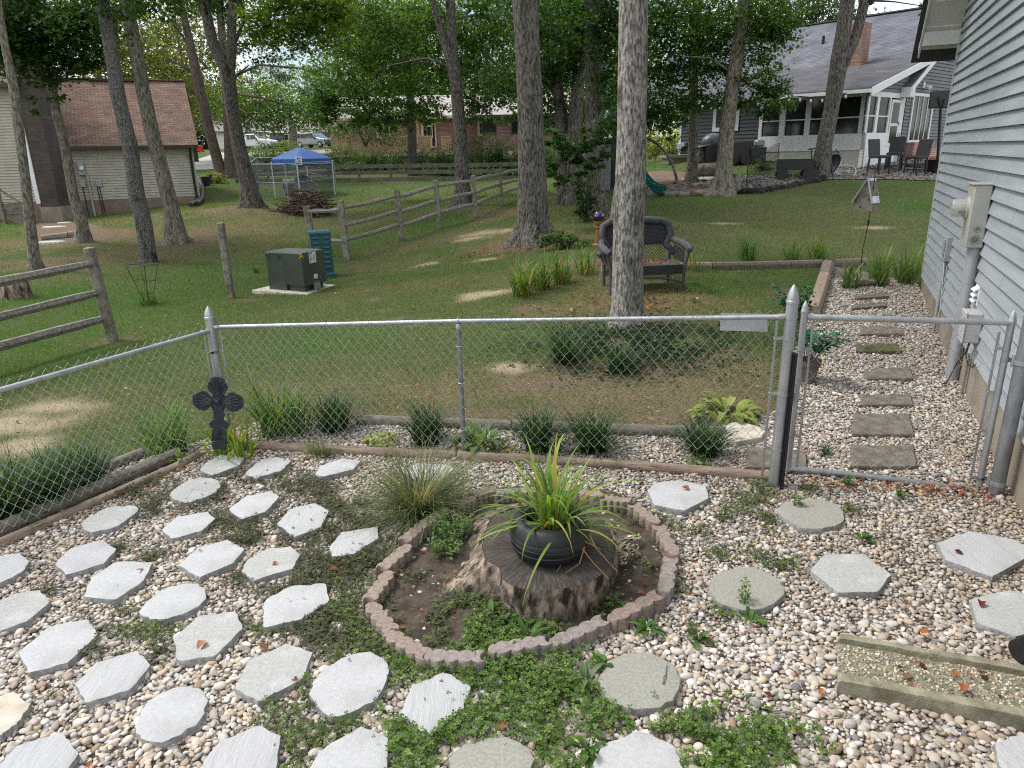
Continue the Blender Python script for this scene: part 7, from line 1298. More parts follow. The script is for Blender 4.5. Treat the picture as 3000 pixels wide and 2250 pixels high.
for fc in range(2):
 for k in range(7):
  z=pq[2]+.22+k*(hh_-.36)/6
  for x in((-.10,.10) if fc==0 else(0,)):
   wd_=.07 if fc==0 else.16;qs=[(x-wd_,-.2),(x+wd_,-.2),(x+wd_*.8,-.232),(x-wd_*.8,-.232)];qs=qs if fc==0 else[(-b2,a2) for a2,b2 in qs]
   lo=[np.array([*rp_(*v),z]) for v in qs];MB().add(lo+[lo[0]+[0,0,.045],lo[1]+[0,0,.045]],[(0,1,2,3),(0,4,5,1),(3,2,5,4),(0,3,4),(1,5,2)]).build('rib',MT['teal'],tp)
# brush pile, kennel, canopy
bq=at(905,628);V=[];mb=MB();rw=62/ppm(bq)
for k in range(230):
 a=random.uniform(0,6.28);rr_=rw*random.uniform(0,1)**.7;h=(1-(rr_/rw)**1.4)*rw*1.05*random.uniform(.55,1);c_=bq+np.array([math.cos(a)*rr_,math.sin(a)*rr_*.7,h]);t_=random.uniform(0,3.14);L=random.uniform(.3,.8);d=np.array([math.cos(t_)*L,math.sin(t_)*L,random.uniform(-.35,.35)*L]);mb.tube([c_-d,c_+np.array([0,0,.05]),c_+d],[.02,.018,.008],4)
MT['brush']=mat('dead_brush_wood',(.05,.03,.024),(.19,.125,.105),3,.95);o=mb.build('brush_pile',MT['brush'],None,bq);tag(o,'heap of reddish brown dead branches before the kennel','brush pile',kind='stuff')
mb=MB();mb.lathe([(rw*.95,-.1),(rw*.8,rw*.25),(rw*.5,rw*.6),(rw*.2,rw*.85),(.01,rw*.9)],bq,14);tag(mb.build('brush_core',mat('leafy_brush_core',(.03,.022,.015),(.08,.06,.045),6,1,.8,8),None,bq,smooth=True),None,None,None,'stuff');bpy.data.objects['brush_core']['label']='leafy core of the heap of dead branches';bpy.data.objects['brush_core']['category']='brush pile'
cn=crop(780,400,.2521);Lc,Cc2,Rc=at(807,580),at(881,588),at(981.5,570);Bc=Lc+Rc-Cc2;zev=P(797,474,Lc[1])[2];cap_=(Lc+Rc)/2;zap=P(877,432,cap_[1])[2]
cpy=thing('canopy','blue pop up canopy with white legs over the dog kennel','canopy',cap_)
MT['canopy']=mat('blue_canopy_cloth',(.008,.055,.20),(.014,.075,.26),2,.7,.1,6);eaves=[np.array([*q[:2],zev+.12]) for q in(Lc,Cc2,Rc,Bc)];V=[];F=[];n=8
def sag(a,b_,u):return a+(b_-a)*u-np.array([0,0,.0])
rings=[0,.25,.5,.75,1]
for q in rings:
 for k in range(4):
  for j in range(n):e=sag(eaves[k],eaves[(k+1)%4],j/n);ap=np.array([*cap_[:2],zap]);p_=ap+(e-ap)*q;p_[2]=zap+(e[2]-zap)*(q**1.25);V.append(p_)
for k in range(4):
 for j in range(n):e=sag(eaves[k],eaves[(k+1)%4],j/n);V.append(e-[0,0,.36+.03*math.sin(j*2.1)])
m_=4*n
for i in range(5):
 for k in range(m_):F.append((i*m_+k,i*m_+(k+1)%m_,(i+1)*m_+(k+1)%m_,(i+1)*m_+k))
MB().add(V,F).build('cloth_roof',MT['canopy'],cpy,smooth=True)
for q in(Lc,Cc2,Rc,Bc):MB().bar(q-[0,0,.1],(*q[:2],zev),.05,.05).build('leg',MT['white_paint'],cpy)
MB().bar((*Lc[:2],zev-.12),(*Cc2[:2],zev-.12),.03,.03).build('eave_bar',MT['white_paint'],cpy);MB().bar((*Cc2[:2],zev-.12),(*Rc[:2],zev-.12),.03,.03).build('eave_bar',MT['white_paint'],cpy)
WV=Wall(Cc2+(Cc2-Bc)*.012,(Lc-Rc));u,z=WV.hit(875,471);mb=MB();WV.box(mb,u-.16,u+.16,z-.2,z+.2,.0,.01);lp_=mb.build('logo_patch',MT['paper'],cpy);mb=MB()
for(x0,y0,x1,y1) in((-.1,.11,.08,.11),(.08,.11,-.08,-.05),(-.08,-.05,.1,-.05),(-.1,-.13,.1,-.13)):mb.bar(WV.p(u+x0,z+y0,.014),WV.p(u+x1,z+y1,.014),.03,.005,up=(*WV.n,0))
mb.build('logo_mark',MT['canopy'],cpy)
kn=thing('dog_kennel','chain link dog kennel panels under and beside the blue canopy','kennel',at(848,590));kc=[at(744,583),at(846,592),at(986,569),at(900,548),at(760,553)]
kh=1.75;MT['kennel_mesh']=mat('grey_kennel_wire',(.16,.18,.18),rough=.6,metal=.3)
for i in range(5):
 a,b_=kc[i],kc[(i+1)%5];pn=MB().tube([a,(*a[:2],a[2]+kh),(*b_[:2],b_[2]+kh),b_],.03,6).build('panel_frame',MT['galv_dull'],kn,smooth=True);z0a=(a[2]+b_[2])/2
 V1,F1=chain_link(a,b_,a[2],a[2]+kh-.05,b_[2],b_[2]+kh-.05,.16,.18,.006);np_mesh('panel_mesh',V1,F1,MT['kennel_mesh'],parent=kn);MB().tube([a+[0,0,kh*.5],b_+[0,0,kh*.5]],.018,5).build('mid_bar',MT['galv_dull'],kn,smooth=True)
dq=at(872,572);dh=thing('dog_house','grey dome shaped plastic dog house with a round tunnel door inside the kennel','dog house',dq);MT['grey_plastic']=mat('grey_plastic',(.17,.18,.18),(.24,.25,.25),4,.6)
MB().lathe([(.72,0),(.75,.1),(.72,.5),(.6,.8),(.35,1.0),(.01,1.06)],dq+[.25,.2,0],20).build('dome',MT['grey_plastic'],dh,smooth=True)
ax=np.array([-.9,-.45,0]);ax/=np.linalg.norm(ax);MB().lathe([(.46,0),(.46,1.0),(.36,1.0),(.34,.5)],dq+[.25,.2,.42],18,axis=ax).build('tunnel_door',MT['grey_plastic'],dh,smooth=True);MB().lathe([(.35,.0),(.35,.01)],dq+[.25,.2,.42]+ax*.8,18,axis=ax).build('dark_opening',MT['black_plastic'],dh)
# board fence at the back
bf=thing('board_fence','dark weathered three board fence along the back hedge','fence',at(1250,527));MT['board']=mat('dark_greenish_boards',(.075,.075,.052),(.15,.145,.105),3,.95,.3,10)
pxs=[690,780,870,960,1049,1143,1239,1350,1464,1560];FY=47.;bz=[[P(px,y+(-.022)*(px-1300)*0.6,FY) for px in pxs] for y in(484,503,523)]
for row in bz:
 for i in range(len(pxs)-1):MB().bar(row[i],row[i+1],.05,.24).build('board',MT['board'],bf)
for i,px in enumerate(pxs):t_=bz[0][i]+[0,.08,.15];MB().bar((t_[0],t_[1],ground(t_[0],FY)-.2),t_,.14,.14).build('post',MT['board'],bf)
# brick house with deck in the centre
MT['red_brick']=brick_mat('red_brown_brick',(.12,.05,.038),(.24,.11,.085),(.24,.20,.17),(1,0,0),(0,0,1),.3,.1,.014,.95,.3);MT['pale_roof']=mat('sunlit_pink_grey_shingle',(.30,.26,.25),(.46,.41,.39),3,.95,.2,12);MT['deck_wood']=mat('stained_deck_wood',(.36,.235,.14),(.46,.31,.19),2,.8,.3,5,stretch=(8,8,1));MT['cream_trim']=mat('cream_trim',(.42,.37,.28),(.5,.45,.35),3,.7)
BY=63.;WB=Wall(P(1200,440,BY),(1,.0));bh=thing('brick_house','long red brick ranch house with pale roof seen through the trees in the centre','house',WB.p(0,2))
ul,zw1=WB.hit(985,349);ur,_=WB.hit(1680,345);zw0=WB.hit(1200,470)[1];mb=MB();WB.box(mb,ul,ur,zw0,zw1,-.3,0);mb.build('brick_wall',MT['red_brick'],bh)
zrd=P(1200,285,BY+5)[2];MB().plate([WB.p(ul-.6,zw1-.05,.7),WB.p(ur,zw1-.05,.7),WB.p(ur,zrd,-5),WB.p(ul-.6,zrd,-5)],(0,0,.12)).build('roof',MT['pale_roof'],bh);mb=MB();WB.box(mb,ul-.6,ur,zw1-.16,zw1+.02,.62,.78);mb.build('fascia',MT['cream_trim'],bh)
for a,b_,c_,d in[(1240,372,1262,398),(1405,362,1452,392),(1108,372,1140,400)]:u0,z1=WB.hit(a,b_);u1,z0_=WB.hit(c_,d);window(WB,u0,u1,z0_,z1,bh,mull=((u0+u1)/2,),frame='cream_trim',fw=.18)
u0,z1=WB.hit(1264,366);u1,z0_=WB.hit(1276,428);window(WB,u0,u1,z0_,z1,bh,'door',frame='cream_trim',fw=.12)
W2_=Wall(P(1520,440,57),(1,0));ul,zv=W2_.hit(1412,338);ur,_=W2_.hit(1690,338);wg=MB();W2_.box(wg,ul,ur,zw0,zv,-5.5,0);wg.build('wing',MT['red_brick'],bh)
xm=(ul+ur)/2;zt2=P(1520,300,57)[2];V=[W2_.p(ul-.6,zv,.6),W2_.p(ur+.6,zv,.6),W2_.p(ur+.6,zv,-6),W2_.p(ul-.6,zv,-6),W2_.p(xm-1.2,zt2+.6,-2.4),W2_.p(xm+1.2,zt2+.6,-2.4)];MB().add(V,[(0,1,5,4),(1,2,5),(2,3,4,5),(3,0,4),(3,2,1,0)]).build('wing_roof',MT['pale_roof'],bh)
mb=MB();W2_.box(mb,ul-.6,ur+.6,zv-.22,zv-.01,.45,.62);mb.build('wing_fascia',MT['brown_trim'],bh);u0,z1=W2_.hit(1414,352);u1,z0_=W2_.hit(1452,390);window(W2_,u0,u1,z0_,z1,bh,frame='brown_trim');u0,z1=W2_.hit(1500,345);u1,z0_=W2_.hit(1540,388);window(W2_,u0,u1,z0_,z1,bh,frame='brown_trim')
DK=58.5;WD_=Wall(P(1100,420,DK),(1,0));dk=thing('wooden_deck','brown wooden deck with slatted railing and lattice before the brick house','deck',WD_.p(0,1.5))
for(a,b_,c_,d) in[(968,403,1026,440),(1028,408,1118,447),(1120,404,1196,446),(1222,402,1268,446),(1292,402,1322,441)]:
 u0,z1=WD_.hit(a,b_);u1,z0_=WD_.hit(c_,d);mb=MB();k=0;x=u0
 while x<u1-.05:WD_.box(mb,x,x+.12,z0_,z1,0,.03);x+=.16
 WD_.box(mb,u0,u1,z1-.02,z1+.1,-.08,.07);WD_.box(mb,u0,u1,z0_-.05,z0_+.1,-.08,.025-.03);mb.build('railing',MT['deck_wood'],dk)
u0,z1=WD_.hit(966,362);u1,z0_=WD_.hit(1062,402);mb=MB()
for k in range(-12,24):
 for sg2 in(1,-1):
  xa=u0+k*.22;pts_=[(xa,z0_),(xa+sg2*(z1-z0_),z1)];
  lo,hi=sorted((pts_[0][0],pts_[1][0]))
  if lo<u0 or hi>u1:continue
  mb.bar(WD_.p(pts_[0][0],z0_,.01*sg2),WD_.p(pts_[1][0],z1,.01*sg2),.05,.012,up=(*WD_.n,0))
WD_.box(mb,u0,u1,z1,z1+.1,-.04,.04);mb.build('lattice',MT['deck_wood'],dk)
u0,z0_=WD_.hit(966,448);u1,_=WD_.hit(1330,448);mb=MB();WD_.box(mb,u0,u1,z0_-.35,z0_-.05,-4,.0);mb.build('deck_floor',MT['deck_wood'],dk);mb=MB();WD_.box(mb,u0,u1,z0_-1.2,z0_-.36,-3.9,-.15);mb.build('deck_skirt',MT['board'],dk)
for px in(968,1062,1120,1196,1222):u,z=WD_.hit(px,347);mb=MB();WD_.box(mb,u-.09,u+.09,z0_,z,-.19,-.09);mb.build('post',MT['deck_wood'],dk)
u0,z1=WD_.hit(1090,347);u1,_=WD_.hit(1245,347);mb=MB();WD_.box(mb,u0-1,u1,z1,z1+.25,-.3,0);mb.build('pergola_beam',MT['deck_wood'],dk)
# far garage, cars and bins
AY=104.;WA=Wall(P(800,420,AY),(1,0));fg=thing('far_garage','pale house with an open garage far behind the canopy','house',WA.p(0,3));MT['pale_wall']=mat('pale_painted_wall',(.62,.60,.56),(.7,.68,.64),1,.8);MT['pink_brick']=brick_mat('pinkish_brick',(.38,.22,.18),(.48,.30,.25),(.5,.45,.4),(1,0,0),(0,0,1),.35,.12,.015)
def seg(a,b_,y0,y1,m,nm,o0=-.3,o1=0.):(u0,z1),(u1,z0_)=WA.hit(a,y0),WA.hit(b_,y1);mb=MB();WA.box(mb,u0,u1,z0_,z1,o0,o1);return mb.build(nm,MT[m],fg)
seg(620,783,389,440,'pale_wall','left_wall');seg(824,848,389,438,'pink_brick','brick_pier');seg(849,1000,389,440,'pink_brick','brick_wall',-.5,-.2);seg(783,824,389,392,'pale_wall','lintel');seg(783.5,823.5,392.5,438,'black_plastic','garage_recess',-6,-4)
(u0,z0_),(u1,_)=WA.hit(610,388),WA.hit(1000,388);MB().plate([WA.p(u0,z0_,.6),WA.p(u1,z0_,.6),WA.p(u1,z0_+2.2,-5),WA.p(u0,z0_+2.2,-5)],(0,0,.15)).build('roof',MT['grey_gravel'],fg);u0,z1=WA.hit(833,395);u1,z0_=WA.hit(846,412);window(WA,u0,u1,z0_,z1,fg)
MT['car_glass']=mat('car_glass',(.02,.025,.03),rough=.1);MT['sunshade']=mat('blue_reflecting_glass',(.10,.24,.50),(.16,.32,.62),1,.15);MT['tyre_far']=MT['rubber']
def car(name,label,cat,c,yaw,L,Wd,Hh_,prof,win,m,bed=None,ws=None,sc=1.,wheels=(.18,.82)):
 """prof: side outline (x 0..1, z 0..1); win: list of side window quads; built along x"""
 root=thing(name,label,cat,c,'vehicles parked at the far driveway');R=np.array(Matrix.Rotation(yaw,3,'Z'));c=np.array(c)
 def T(x,y,z):return c+R@np.array([(x-.5)*L,y*Wd/2,z*Hh_])
 V=[];n=len(prof);F=[]
 for y,ins in((-1,0),(1,0)):
  for x,z in prof:k_=1-.14*max(0,(z-.55)/.45);V.append(T(x,y*k_,z))
 F=[tuple(range(n))[::-1],tuple(range(n,2*n))]+[(k,(k+1)%n,n+(k+1)%n,n+k) for k in range(n)];body=MB().add(V,F).build('body',m,root,bevel=.05)
 for q in win:
  for y in(-1,1):MB().plate([T(x,y*(1-.14*max(0,(z-.55)/.45))*1.004,z) for x,z in q],R@np.array([0,y*.012,0])).build('side_window',MT['car_glass'],root)
 if ws:
  (x0,z0_),(x1,z1)=ws[0];d=T(x1,0,z1)-T(x0,0,z0_);nn=np.cross(d,R@np.array([0,1,0]));nn=nn/np.linalg.norm(nn);nn=nn if nn[2]>0 else-nn
  k0,k1=.84*(1-.14*max(0,(z0_-.55)/.45)),.84*(1-.14*max(0,(z1-.55)/.45));MB().plate([T(x0,-k0,z0_)+nn*.01,T(x0,k0,z0_)+nn*.01,T(x1,k1,z1)+nn*.01,T(x1,-k1,z1)+nn*.01],nn*.015).build('windscreen',ws[1],root)
 for x in wheels:
  for y in(-1,1):w_=MB().lathe([(.2,-.11),(.36,-.11),(.38,-.06),(.38,.06),(.36,.11),(.2,.11)],T(x,y*.9,0)+[0,0,.38],18,axis=R@np.array([0,1,0])).build('wheel',MT['rubber'],root,smooth=True);MB().lathe([(.19,-.1),(.19,.1),(.02,.115)],T(x,y*.93,0)+[0,0,.38],14,axis=R@np.array([0,y,0])).build('rim',MT['galv'],w_,smooth=True)
 for y in(-.72,.72):MB().lathe([(.13,-.03),(.12,.03),(.02,.04)],T(.995,y,.46),10,axis=R@np.array([1,0,0])).build('headlight',MT['white_paint'],root,smooth=True);MB().lathe([(.10,-.03),(.09,.03),(.02,.03)],T(.004,y,.5),8,axis=R@np.array([-1,0,0])).build('tail_light',MT['red_print'],root,smooth=True)
 mb=MB().box(T(1.0,0,.3),(.1,Wd*.92,.22),R);mb.build('front_bumper',MT['grey_plastic'],root);MB().box(T(0.,0,.3),(.1,Wd*.92,.2),R).build('rear_bumper',MT['grey_plastic'],root)
 for y in(-1.08,1.08):MB().box(T(.66,y,.60),(.12,.18,.14),R).build('wing_mirror',m,root)
 return root
pick=[(0,.2),(0,.58),(.36,.6),(.38,.62),(.42,.97),(.62,1.),(.74,.66),(.97,.58),(1,.5),(1,.2)];suv=[(0,.2),(.0,.6),(.04,.92),(.12,1.),(.58,.98),(.72,.66),(.97,.56),(1,.45),(1,.2)]
car('pickup_truck','white pickup truck on the far driveway, partly behind a tree trunk','pickup truck',at(745,437.5),math.radians(-12),5.8,2.,1.85,pick,[[(.44,.63),(.46,.92),(.52,.93),(.52,.63)],[(.535,.63),(.535,.93),(.61,.93),(.695,.65)]],mat('white_car_paint',(.7,.71,.72),rough=.25),ws=(((.735,.665),(.625,.985)),MT['car_glass']))
car('suv','silver sport utility vehicle with a blue reflecting windscreen beside the deck','car',at(925,433),math.radians(-28),4.9,1.95,1.75,suv,[[(.07,.64),(.09,.9),(.26,.91),(.26,.64)],[(.285,.64),(.285,.91),(.44,.91),(.44,.64)],[(.465,.64),(.465,.91),(.57,.9),(.68,.66)]],mat('silver_car_paint',(.20,.205,.21),(.24,.245,.25),2,.3,metal=.5),ws=(((.725,.665),(.59,.965)),MT['sunshade']))
q=WA.p(WA.hit(812,425)[0],0,-1.5);q[2]=ground(*q[:2])+.05;car('suv','dark car parked nose in inside the open far garage','car',q,math.radians(95),4.6,1.9,1.7,suv,[[(.07,.64),(.09,.9),(.26,.91),(.26,.64)],[(.285,.64),(.285,.91),(.55,.9),(.66,.66)]],mat('dark_car_paint',(.05,.05,.055),rough=.3),ws=(((.725,.665),(.59,.965)),MT['car_glass']))
MT['red_plastic']=mat('red_plastic',(.55,.02,.025),(.62,.03,.035),2,.5)
for px,lab in((573,'bright red wheeled bin at the roadside, left one of the pair'),(588,'bright red wheeled bin at the roadside, right one of the pair')):
 c=at(px,446);s_=13.5/ppm(c)/2;root=thing('wheeled_bin',lab,'bin',c,'red bins at the roadside');h=17/ppm(c);V=[c+np.array([x*k*s_,y*k*s_,z]) for k,z in((.8,.08),(1.,h)) for x,y in((-1,-1),(1,-1),(1,1),(-1,1))]
 MB().add(V,[(3,2,1,0),(4,5,6,7),(0,1,5,4),(1,2,6,5),(2,3,7,6),(3,0,4,7)]).build('bin_body',MT['red_plastic'],root,bevel=.04);MB().box(c+[0,0,h+.06],(s_*2.15,s_*2.2,.1)).build('lid',MT['red_plastic'],root,bevel=.03)
 for x in(-1,1):MB().lathe([(.12,-.04),(.12,.04)],c+[x*s_*.8,s_*.9,.12],10,axis=(1,0,0)).build('wheel',MT['rubber'],root)
# dark sided house with grey roof on the right
da=np.array([-.655,.755]);db=np.array([.755,.655]);YC=28.8
pC=P(2634,430,YC);WGb=Wall(pC,db);
if WGb.n@(-pC[:2])<0:WGb.n=-WGb.n
sP=WGb.hit(2536,380)[0];pP=WGb.p(sP,0);WF=Wall(pP,da);WD2=Wall(pC+np.array([*(-db*.9),0]),da)
for W in(WF,WD2):W.n=-db/np.linalg.norm(db)
MT['dark_siding']=mat('dark_charcoal_siding',(.014,.015,.020),(.024,.026,.032),2,.5,.05,20);MT['slate_siding']=mat('slate_grey_siding',(.095,.095,.105),(.14,.14,.15),2,.55,.05,20)
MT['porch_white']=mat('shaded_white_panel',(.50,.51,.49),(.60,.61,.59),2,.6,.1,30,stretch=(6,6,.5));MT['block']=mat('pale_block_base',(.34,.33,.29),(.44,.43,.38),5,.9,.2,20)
rhs=thing('dark_house','dark sided house with a big grey roof and screened porch at the right','house',pC)
zEp=WF.hit(2530,266)[1];zw0,zw1=WF.hit(2480,392)[1],WF.hit(2480,285)[1];uF1=WF.hit(2222,380)[0];zB=WF.hit(2480,474)[1]-.4;zSk=WF.hit(2400,442)[1]
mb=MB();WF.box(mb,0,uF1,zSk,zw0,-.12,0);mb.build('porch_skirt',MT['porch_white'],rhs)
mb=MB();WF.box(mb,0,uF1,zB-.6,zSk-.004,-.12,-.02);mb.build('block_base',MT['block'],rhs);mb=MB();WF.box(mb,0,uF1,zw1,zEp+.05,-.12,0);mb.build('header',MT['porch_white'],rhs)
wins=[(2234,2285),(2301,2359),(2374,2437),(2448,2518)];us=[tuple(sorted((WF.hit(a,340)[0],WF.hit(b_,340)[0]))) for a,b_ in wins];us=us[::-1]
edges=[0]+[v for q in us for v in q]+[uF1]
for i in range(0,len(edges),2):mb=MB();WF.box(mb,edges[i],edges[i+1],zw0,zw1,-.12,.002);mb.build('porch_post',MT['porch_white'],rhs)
for u0,u1 in us:
 mb=MB();WF.box(mb,u0,u1,zw0,zw1,-.1,-.06);f=mb.build('screen_window',MT['glass'],rhs);mb=MB();zm_=zw0+(zw1-zw0)*.45;WF.box(mb,u0,u1,zm_-.02,zm_+.02,-.058,-.02);mb.build('glazing_bar',MT['old_white'],f)
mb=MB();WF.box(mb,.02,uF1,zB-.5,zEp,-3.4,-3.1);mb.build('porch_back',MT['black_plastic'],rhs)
zT=WGb.hit(2590,268)[1]
mb=MB();WGb.box(mb,sP,0,zB-.6,WGb.hit(2550,389)[1],-.12,0);mb.build('porch_side_skirt',MT['white_paint'],rhs);mb=MB();WGb.box(mb,sP,-.02,WGb.hit(2570,283)[1],zT,-.12,0);mb.build('porch_side_header',MT['white_paint'],rhs)
zs0,zs1=WGb.hit(2550,389)[1],WGb.hit(2570,283)[1];sw=[(2536,2566),(2573,2603)];ed=[sP]+[WGb.hit(x,340)[0] for q in sw for x in q]+[WGb.hit(2606,340)[0]]
for i in range(0,6,2):mb=MB();WGb.box(mb,ed[i]-(.03 if i==0 else 0),max(ed[i+1],ed[i]+.06),zs0,zs1,-.12,.003);mb.build('porch_side_post',MT['white_paint'],rhs)
for i in(1,3):mb=MB();WGb.box(mb,ed[i]+.03,ed[i+1],zs0,zs1,-.08,-.05);f=mb.build('side_window',MT['glass'],rhs);mb=MB();zm_=zs0+(zs1-zs0)*.47;WGb.box(mb,ed[i]+.03,ed[i+1],zm_-.02,zm_+.02,-.048,-.02);mb.build('glazing_bars',MT['white_paint'],f)
d0,d1=WGb.hit(2606,360)[0],WGb.hit(2632,360)[0];zd0,zd1=WGb.hit(2615,428)[1],WGb.hit(2615,291)[1]
dr_=MB();WGb.box(dr_,d0,d1,zd0,zd1,-.06,.01);dr_=dr_.build('storm_door',MT['white_paint'],rhs);mb=MB();zm_=(zd0+zd1)/2-.05;WGb.box(mb,d0+.1,d1-.1,zd0+.12,zm_-.05,.011,.02);WGb.box(mb,d0+.1,d1-.1,zm_+.05,zd1-.1,.011,.02);mb.build('pane',MT['glass'],dr_);mb=MB();WGb.box(mb,d1-.08,d1-.04,zm_-.02,zm_+.1,.011,.06);mb.build('handle',MT['galv'],dr_)
mb=MB();WGb.box(mb,d1,.0,zB,zs1,-.1,.0);mb.build('porch_corner_panel',MT['white_paint'],rhs)
(s1,z1),(s2,z2)=WGb.hit(2655,246),WGb.hit(2742,141);mR=(z2-z1)/(s2-s1);(p1,q1),(p2,q2)=WGb.hit(2537,262),WGb.hit(2702,178);mP=(q2-q1)/(p2-p1)
def proj(p):q=np.array(p,float)-[0,0,H];f=q@FW;r=q@R0/f;d=-(q@U0)/f;return CX+FPX*(r*RC+d*RS),CY+FPX*(-r*RS+d*RC)
best=None
for sr in np.linspace(s2,s2+9,90):
 ap=WGb.p(sr,z1+mR*(sr-s1));pts_=[proj(ap+np.array([*da,0])*t_) for t_ in np.linspace(0,14,60)];k=min(range(60),key=lambda i:abs(pts_[i][0]-2548));e=abs(pts_[k][1]-53)
 if best is None or e<best[0]:best=(e,sr)
sR=best[1];zR=z1+mR*(sR-s1);LEN=14.5
siding(WGb.A,WGb.d,WGb.n,.02,2*sR,zB-.5,zR,.125,.035,lambda z:((0.02,2*sR) if z<z1 else(s1+(z-z1)/mR,2*sR-(z-z1)/mR))).build('gable_siding',MT['slate_siding'],rhs)
siding(WGb.A,WGb.d,WGb.n,sP+.3,.01,zT,zR,.125,.035,lambda z:(p1+(z-q1)/mP,.01)).build('porch_gable_siding',MT['slate_siding'],rhs)
mb=MB().plate([WGb.p(.02,zB-.5,-.02),WGb.p(2*sR,zB-.5,-.02),WGb.p(2*sR,z1,-.02),WGb.p(sR,zR-.05,-.02),WGb.p(.02,z1-.1,-.02)],np.array([*(-WGb.n*.2),0]));mb.build('gable_core',MT['slate_siding'],rhs)
nG=np.array([*WGb.n,0]);DA=np.array([*da,0])/np.linalg.norm(da)
vr=np.array([*(WGb.d),mR]);vr/=np.linalg.norm(vr)
MT['grey_shingle']=brick_mat('grey_shingles',(.10,.105,.125),(.15,.155,.18),(.05,.052,.06),tuple(DA),tuple(vr),.34,.14,.010,.9,.4)
vp=np.array([*(WGb.d),mP]);vp/=np.linalg.norm(vp);MT['grey_shingle_p']=brick_mat('grey_porch_shingles',(.07,.07,.078),(.12,.12,.13),(.035,.035,.04),tuple(DA),tuple(vp),.34,.14,.010,.95,.4)
def rkp(s,z,o):return WGb.p(s,z,o)
sE=s1-.35;zE_=z1-.35*mR
MB().plate([rkp(sE,zE_,.35),rkp(sR,zR,.35),rkp(sR,zR,.35)+DA*LEN,rkp(sE,zE_,.35)+DA*LEN],(0,0,.08)).build('main_roof',MT['grey_shingle'],rhs)
MB().plate([rkp(sR+.02,zR+.01,.35),rkp(2*sR-sE,zE_,.35),rkp(2*sR-sE,zE_,.35)+DA*LEN,rkp(sR+.02,zR+.01,.35)+DA*LEN],(0,0,.08)).build('rear_roof',MT['grey_shingle'],rhs)
sx_=(z1+.02-mR*s1-(q1-mP*p1))/(mP-mR) if abs(mP-mR)>.03 else s2;sx_=min(max(sx_,p2-.3),p2+.8)
zx=q1+mP*(sx_-p1);pe0=p1-.25;ze0=q1-.25*mP;PL=uF1+.3
MB().plate([rkp(pe0,ze0+.03,.3),rkp(sx_,zx+.03,.3),rkp(sx_,zx+.03,.3)+DA*(PL+3.6),rkp(pe0,ze0+.03,.3)+DA*PL],(0,0,.08)).build('porch_roof',MT['grey_shingle_p'],rhs)
MB().plate([rkp(pe0,ze0-.16,.3),rkp(sx_,zx-.12,.3),rkp(sx_,zx+.10,.3),rkp(pe0,ze0+.10,.3)],nG*.04).build('porch_rake',MT['white_paint'],rhs)
MB().plate([rkp(sE,zE_-.10,.35),rkp(sR,zR-.10,.35),rkp(sR,zR+.08,.35),rkp(sE,zE_+.08,.35)],nG*.04).build('rake_board',MT['white_paint'],rhs)
MB().box(rkp(sE+.16,zE_-.10,.18),(.42,.34,.34),WGb.R()).build('eave_return',MT['white_paint'],rhs)
MB().bar(rkp(pe0-.05,ze0+.0,.3),rkp(pe0-.05,ze0+.0,.3)+DA*PL,.12,.12).build('porch_gutter',MT['white_paint'],rhs)
MB().bar(rkp(sE,zE_+.0,0)+DA*PL,rkp(sE,zE_+.0,0)+DA*LEN,.14,.13).build('eave_gutter',MT['old_white'],rhs)
q=rkp(sR,zR+.1,.35);MB().bar(q,q+DA*LEN,.28,.05).build('ridge_cap',MT['grey_shingle'],rhs)
zdE=zE_;uD0=WD2.hit(2226,380)[0]-.3;uD1=WD2.hit(1994,380)[0];zdB=WD2.hit(2100,474)[1]-.8
siding(WD2.A,WD2.d,WD2.n,uD0,uD1,zdB,zdE,.15,.04).build('front_siding',MT['dark_siding'],rhs);mb=MB();WD2.box(mb,uD0,uD1,zdB-.5,zdE,-.25,-.02);mb.build('front_core',MT['dark_siding'],rhs);mb=MB();WD2.box(mb,uD1-.08,uD1+.04,zdB,zdE,-.06,.05);mb.build('corner_board',MT['porch_white'],rhs)
mb=MB();WD2.box(mb,uD0,uD1+.4,zdE-.03,zdE,.0,.45);mb.build('front_soffit',MT['old_white'],rhs)
u0,zt_=WD2.hit(2102,318);u1,zb_=WD2.hit(2156,372);u0,u1=sorted((u0,u1));window(WD2,u0,u1,zb_,zt_,rhs,fw=.16,frame='porch_white')
for a,b_,c_,d in((1990,420,2004,437),(2003,418,2013,430)):u0,zt_=WD2.hit(a,b_);u1,zb_=WD2.hit(c_,d);u0,u1=sorted((u0,u1));mb=MB();WD2.box(mb,u0,u1,zb_,zt_,.02,.22);tag(mb.build('wall_box',MT['conduit'],None,WD2.p(u0,zb_),bevel=.02),'grey utility box on the dark wall, '+('left one at the corner' if a==1990 else 'right one, smaller'),'utility box','utility boxes on the dark wall')
MT['brick_ch']=brick_mat('chimney_brick',(.22,.085,.06),(.34,.15,.11),(.3,.25,.22),tuple(np.array([*WGb.d,0])+DA*.9),(0,0,1),.22,.075,.012)
def on_roof(px,py):
 q=ray(px,py);n_=np.cross(DA,vr);a0=rkp(s1,z1+.08,.35);t_=((a0-[0,0,H])@n_)/(q@n_);return np.array([0,0,H])+q*t_
cb0=on_roof(2506,205);MB().box(cb0+[0,0,.55],(.62,.62,2.3),np.c_[DA,np.array([*WGb.d,0]),[0,0,1]]).build('chimney',MT['brick_ch'],rhs)
for px,y0,y1 in((2411,128,105),(2285,201,183)):a=on_roof(px,y0);b_=P(px,y1,a[1]);MB().tube([a-[0,0,.2],a+[0,0,b_[2]-a[2]]],.07,8).build('vent_pipe',MT['black_metal'],rhs,smooth=True)
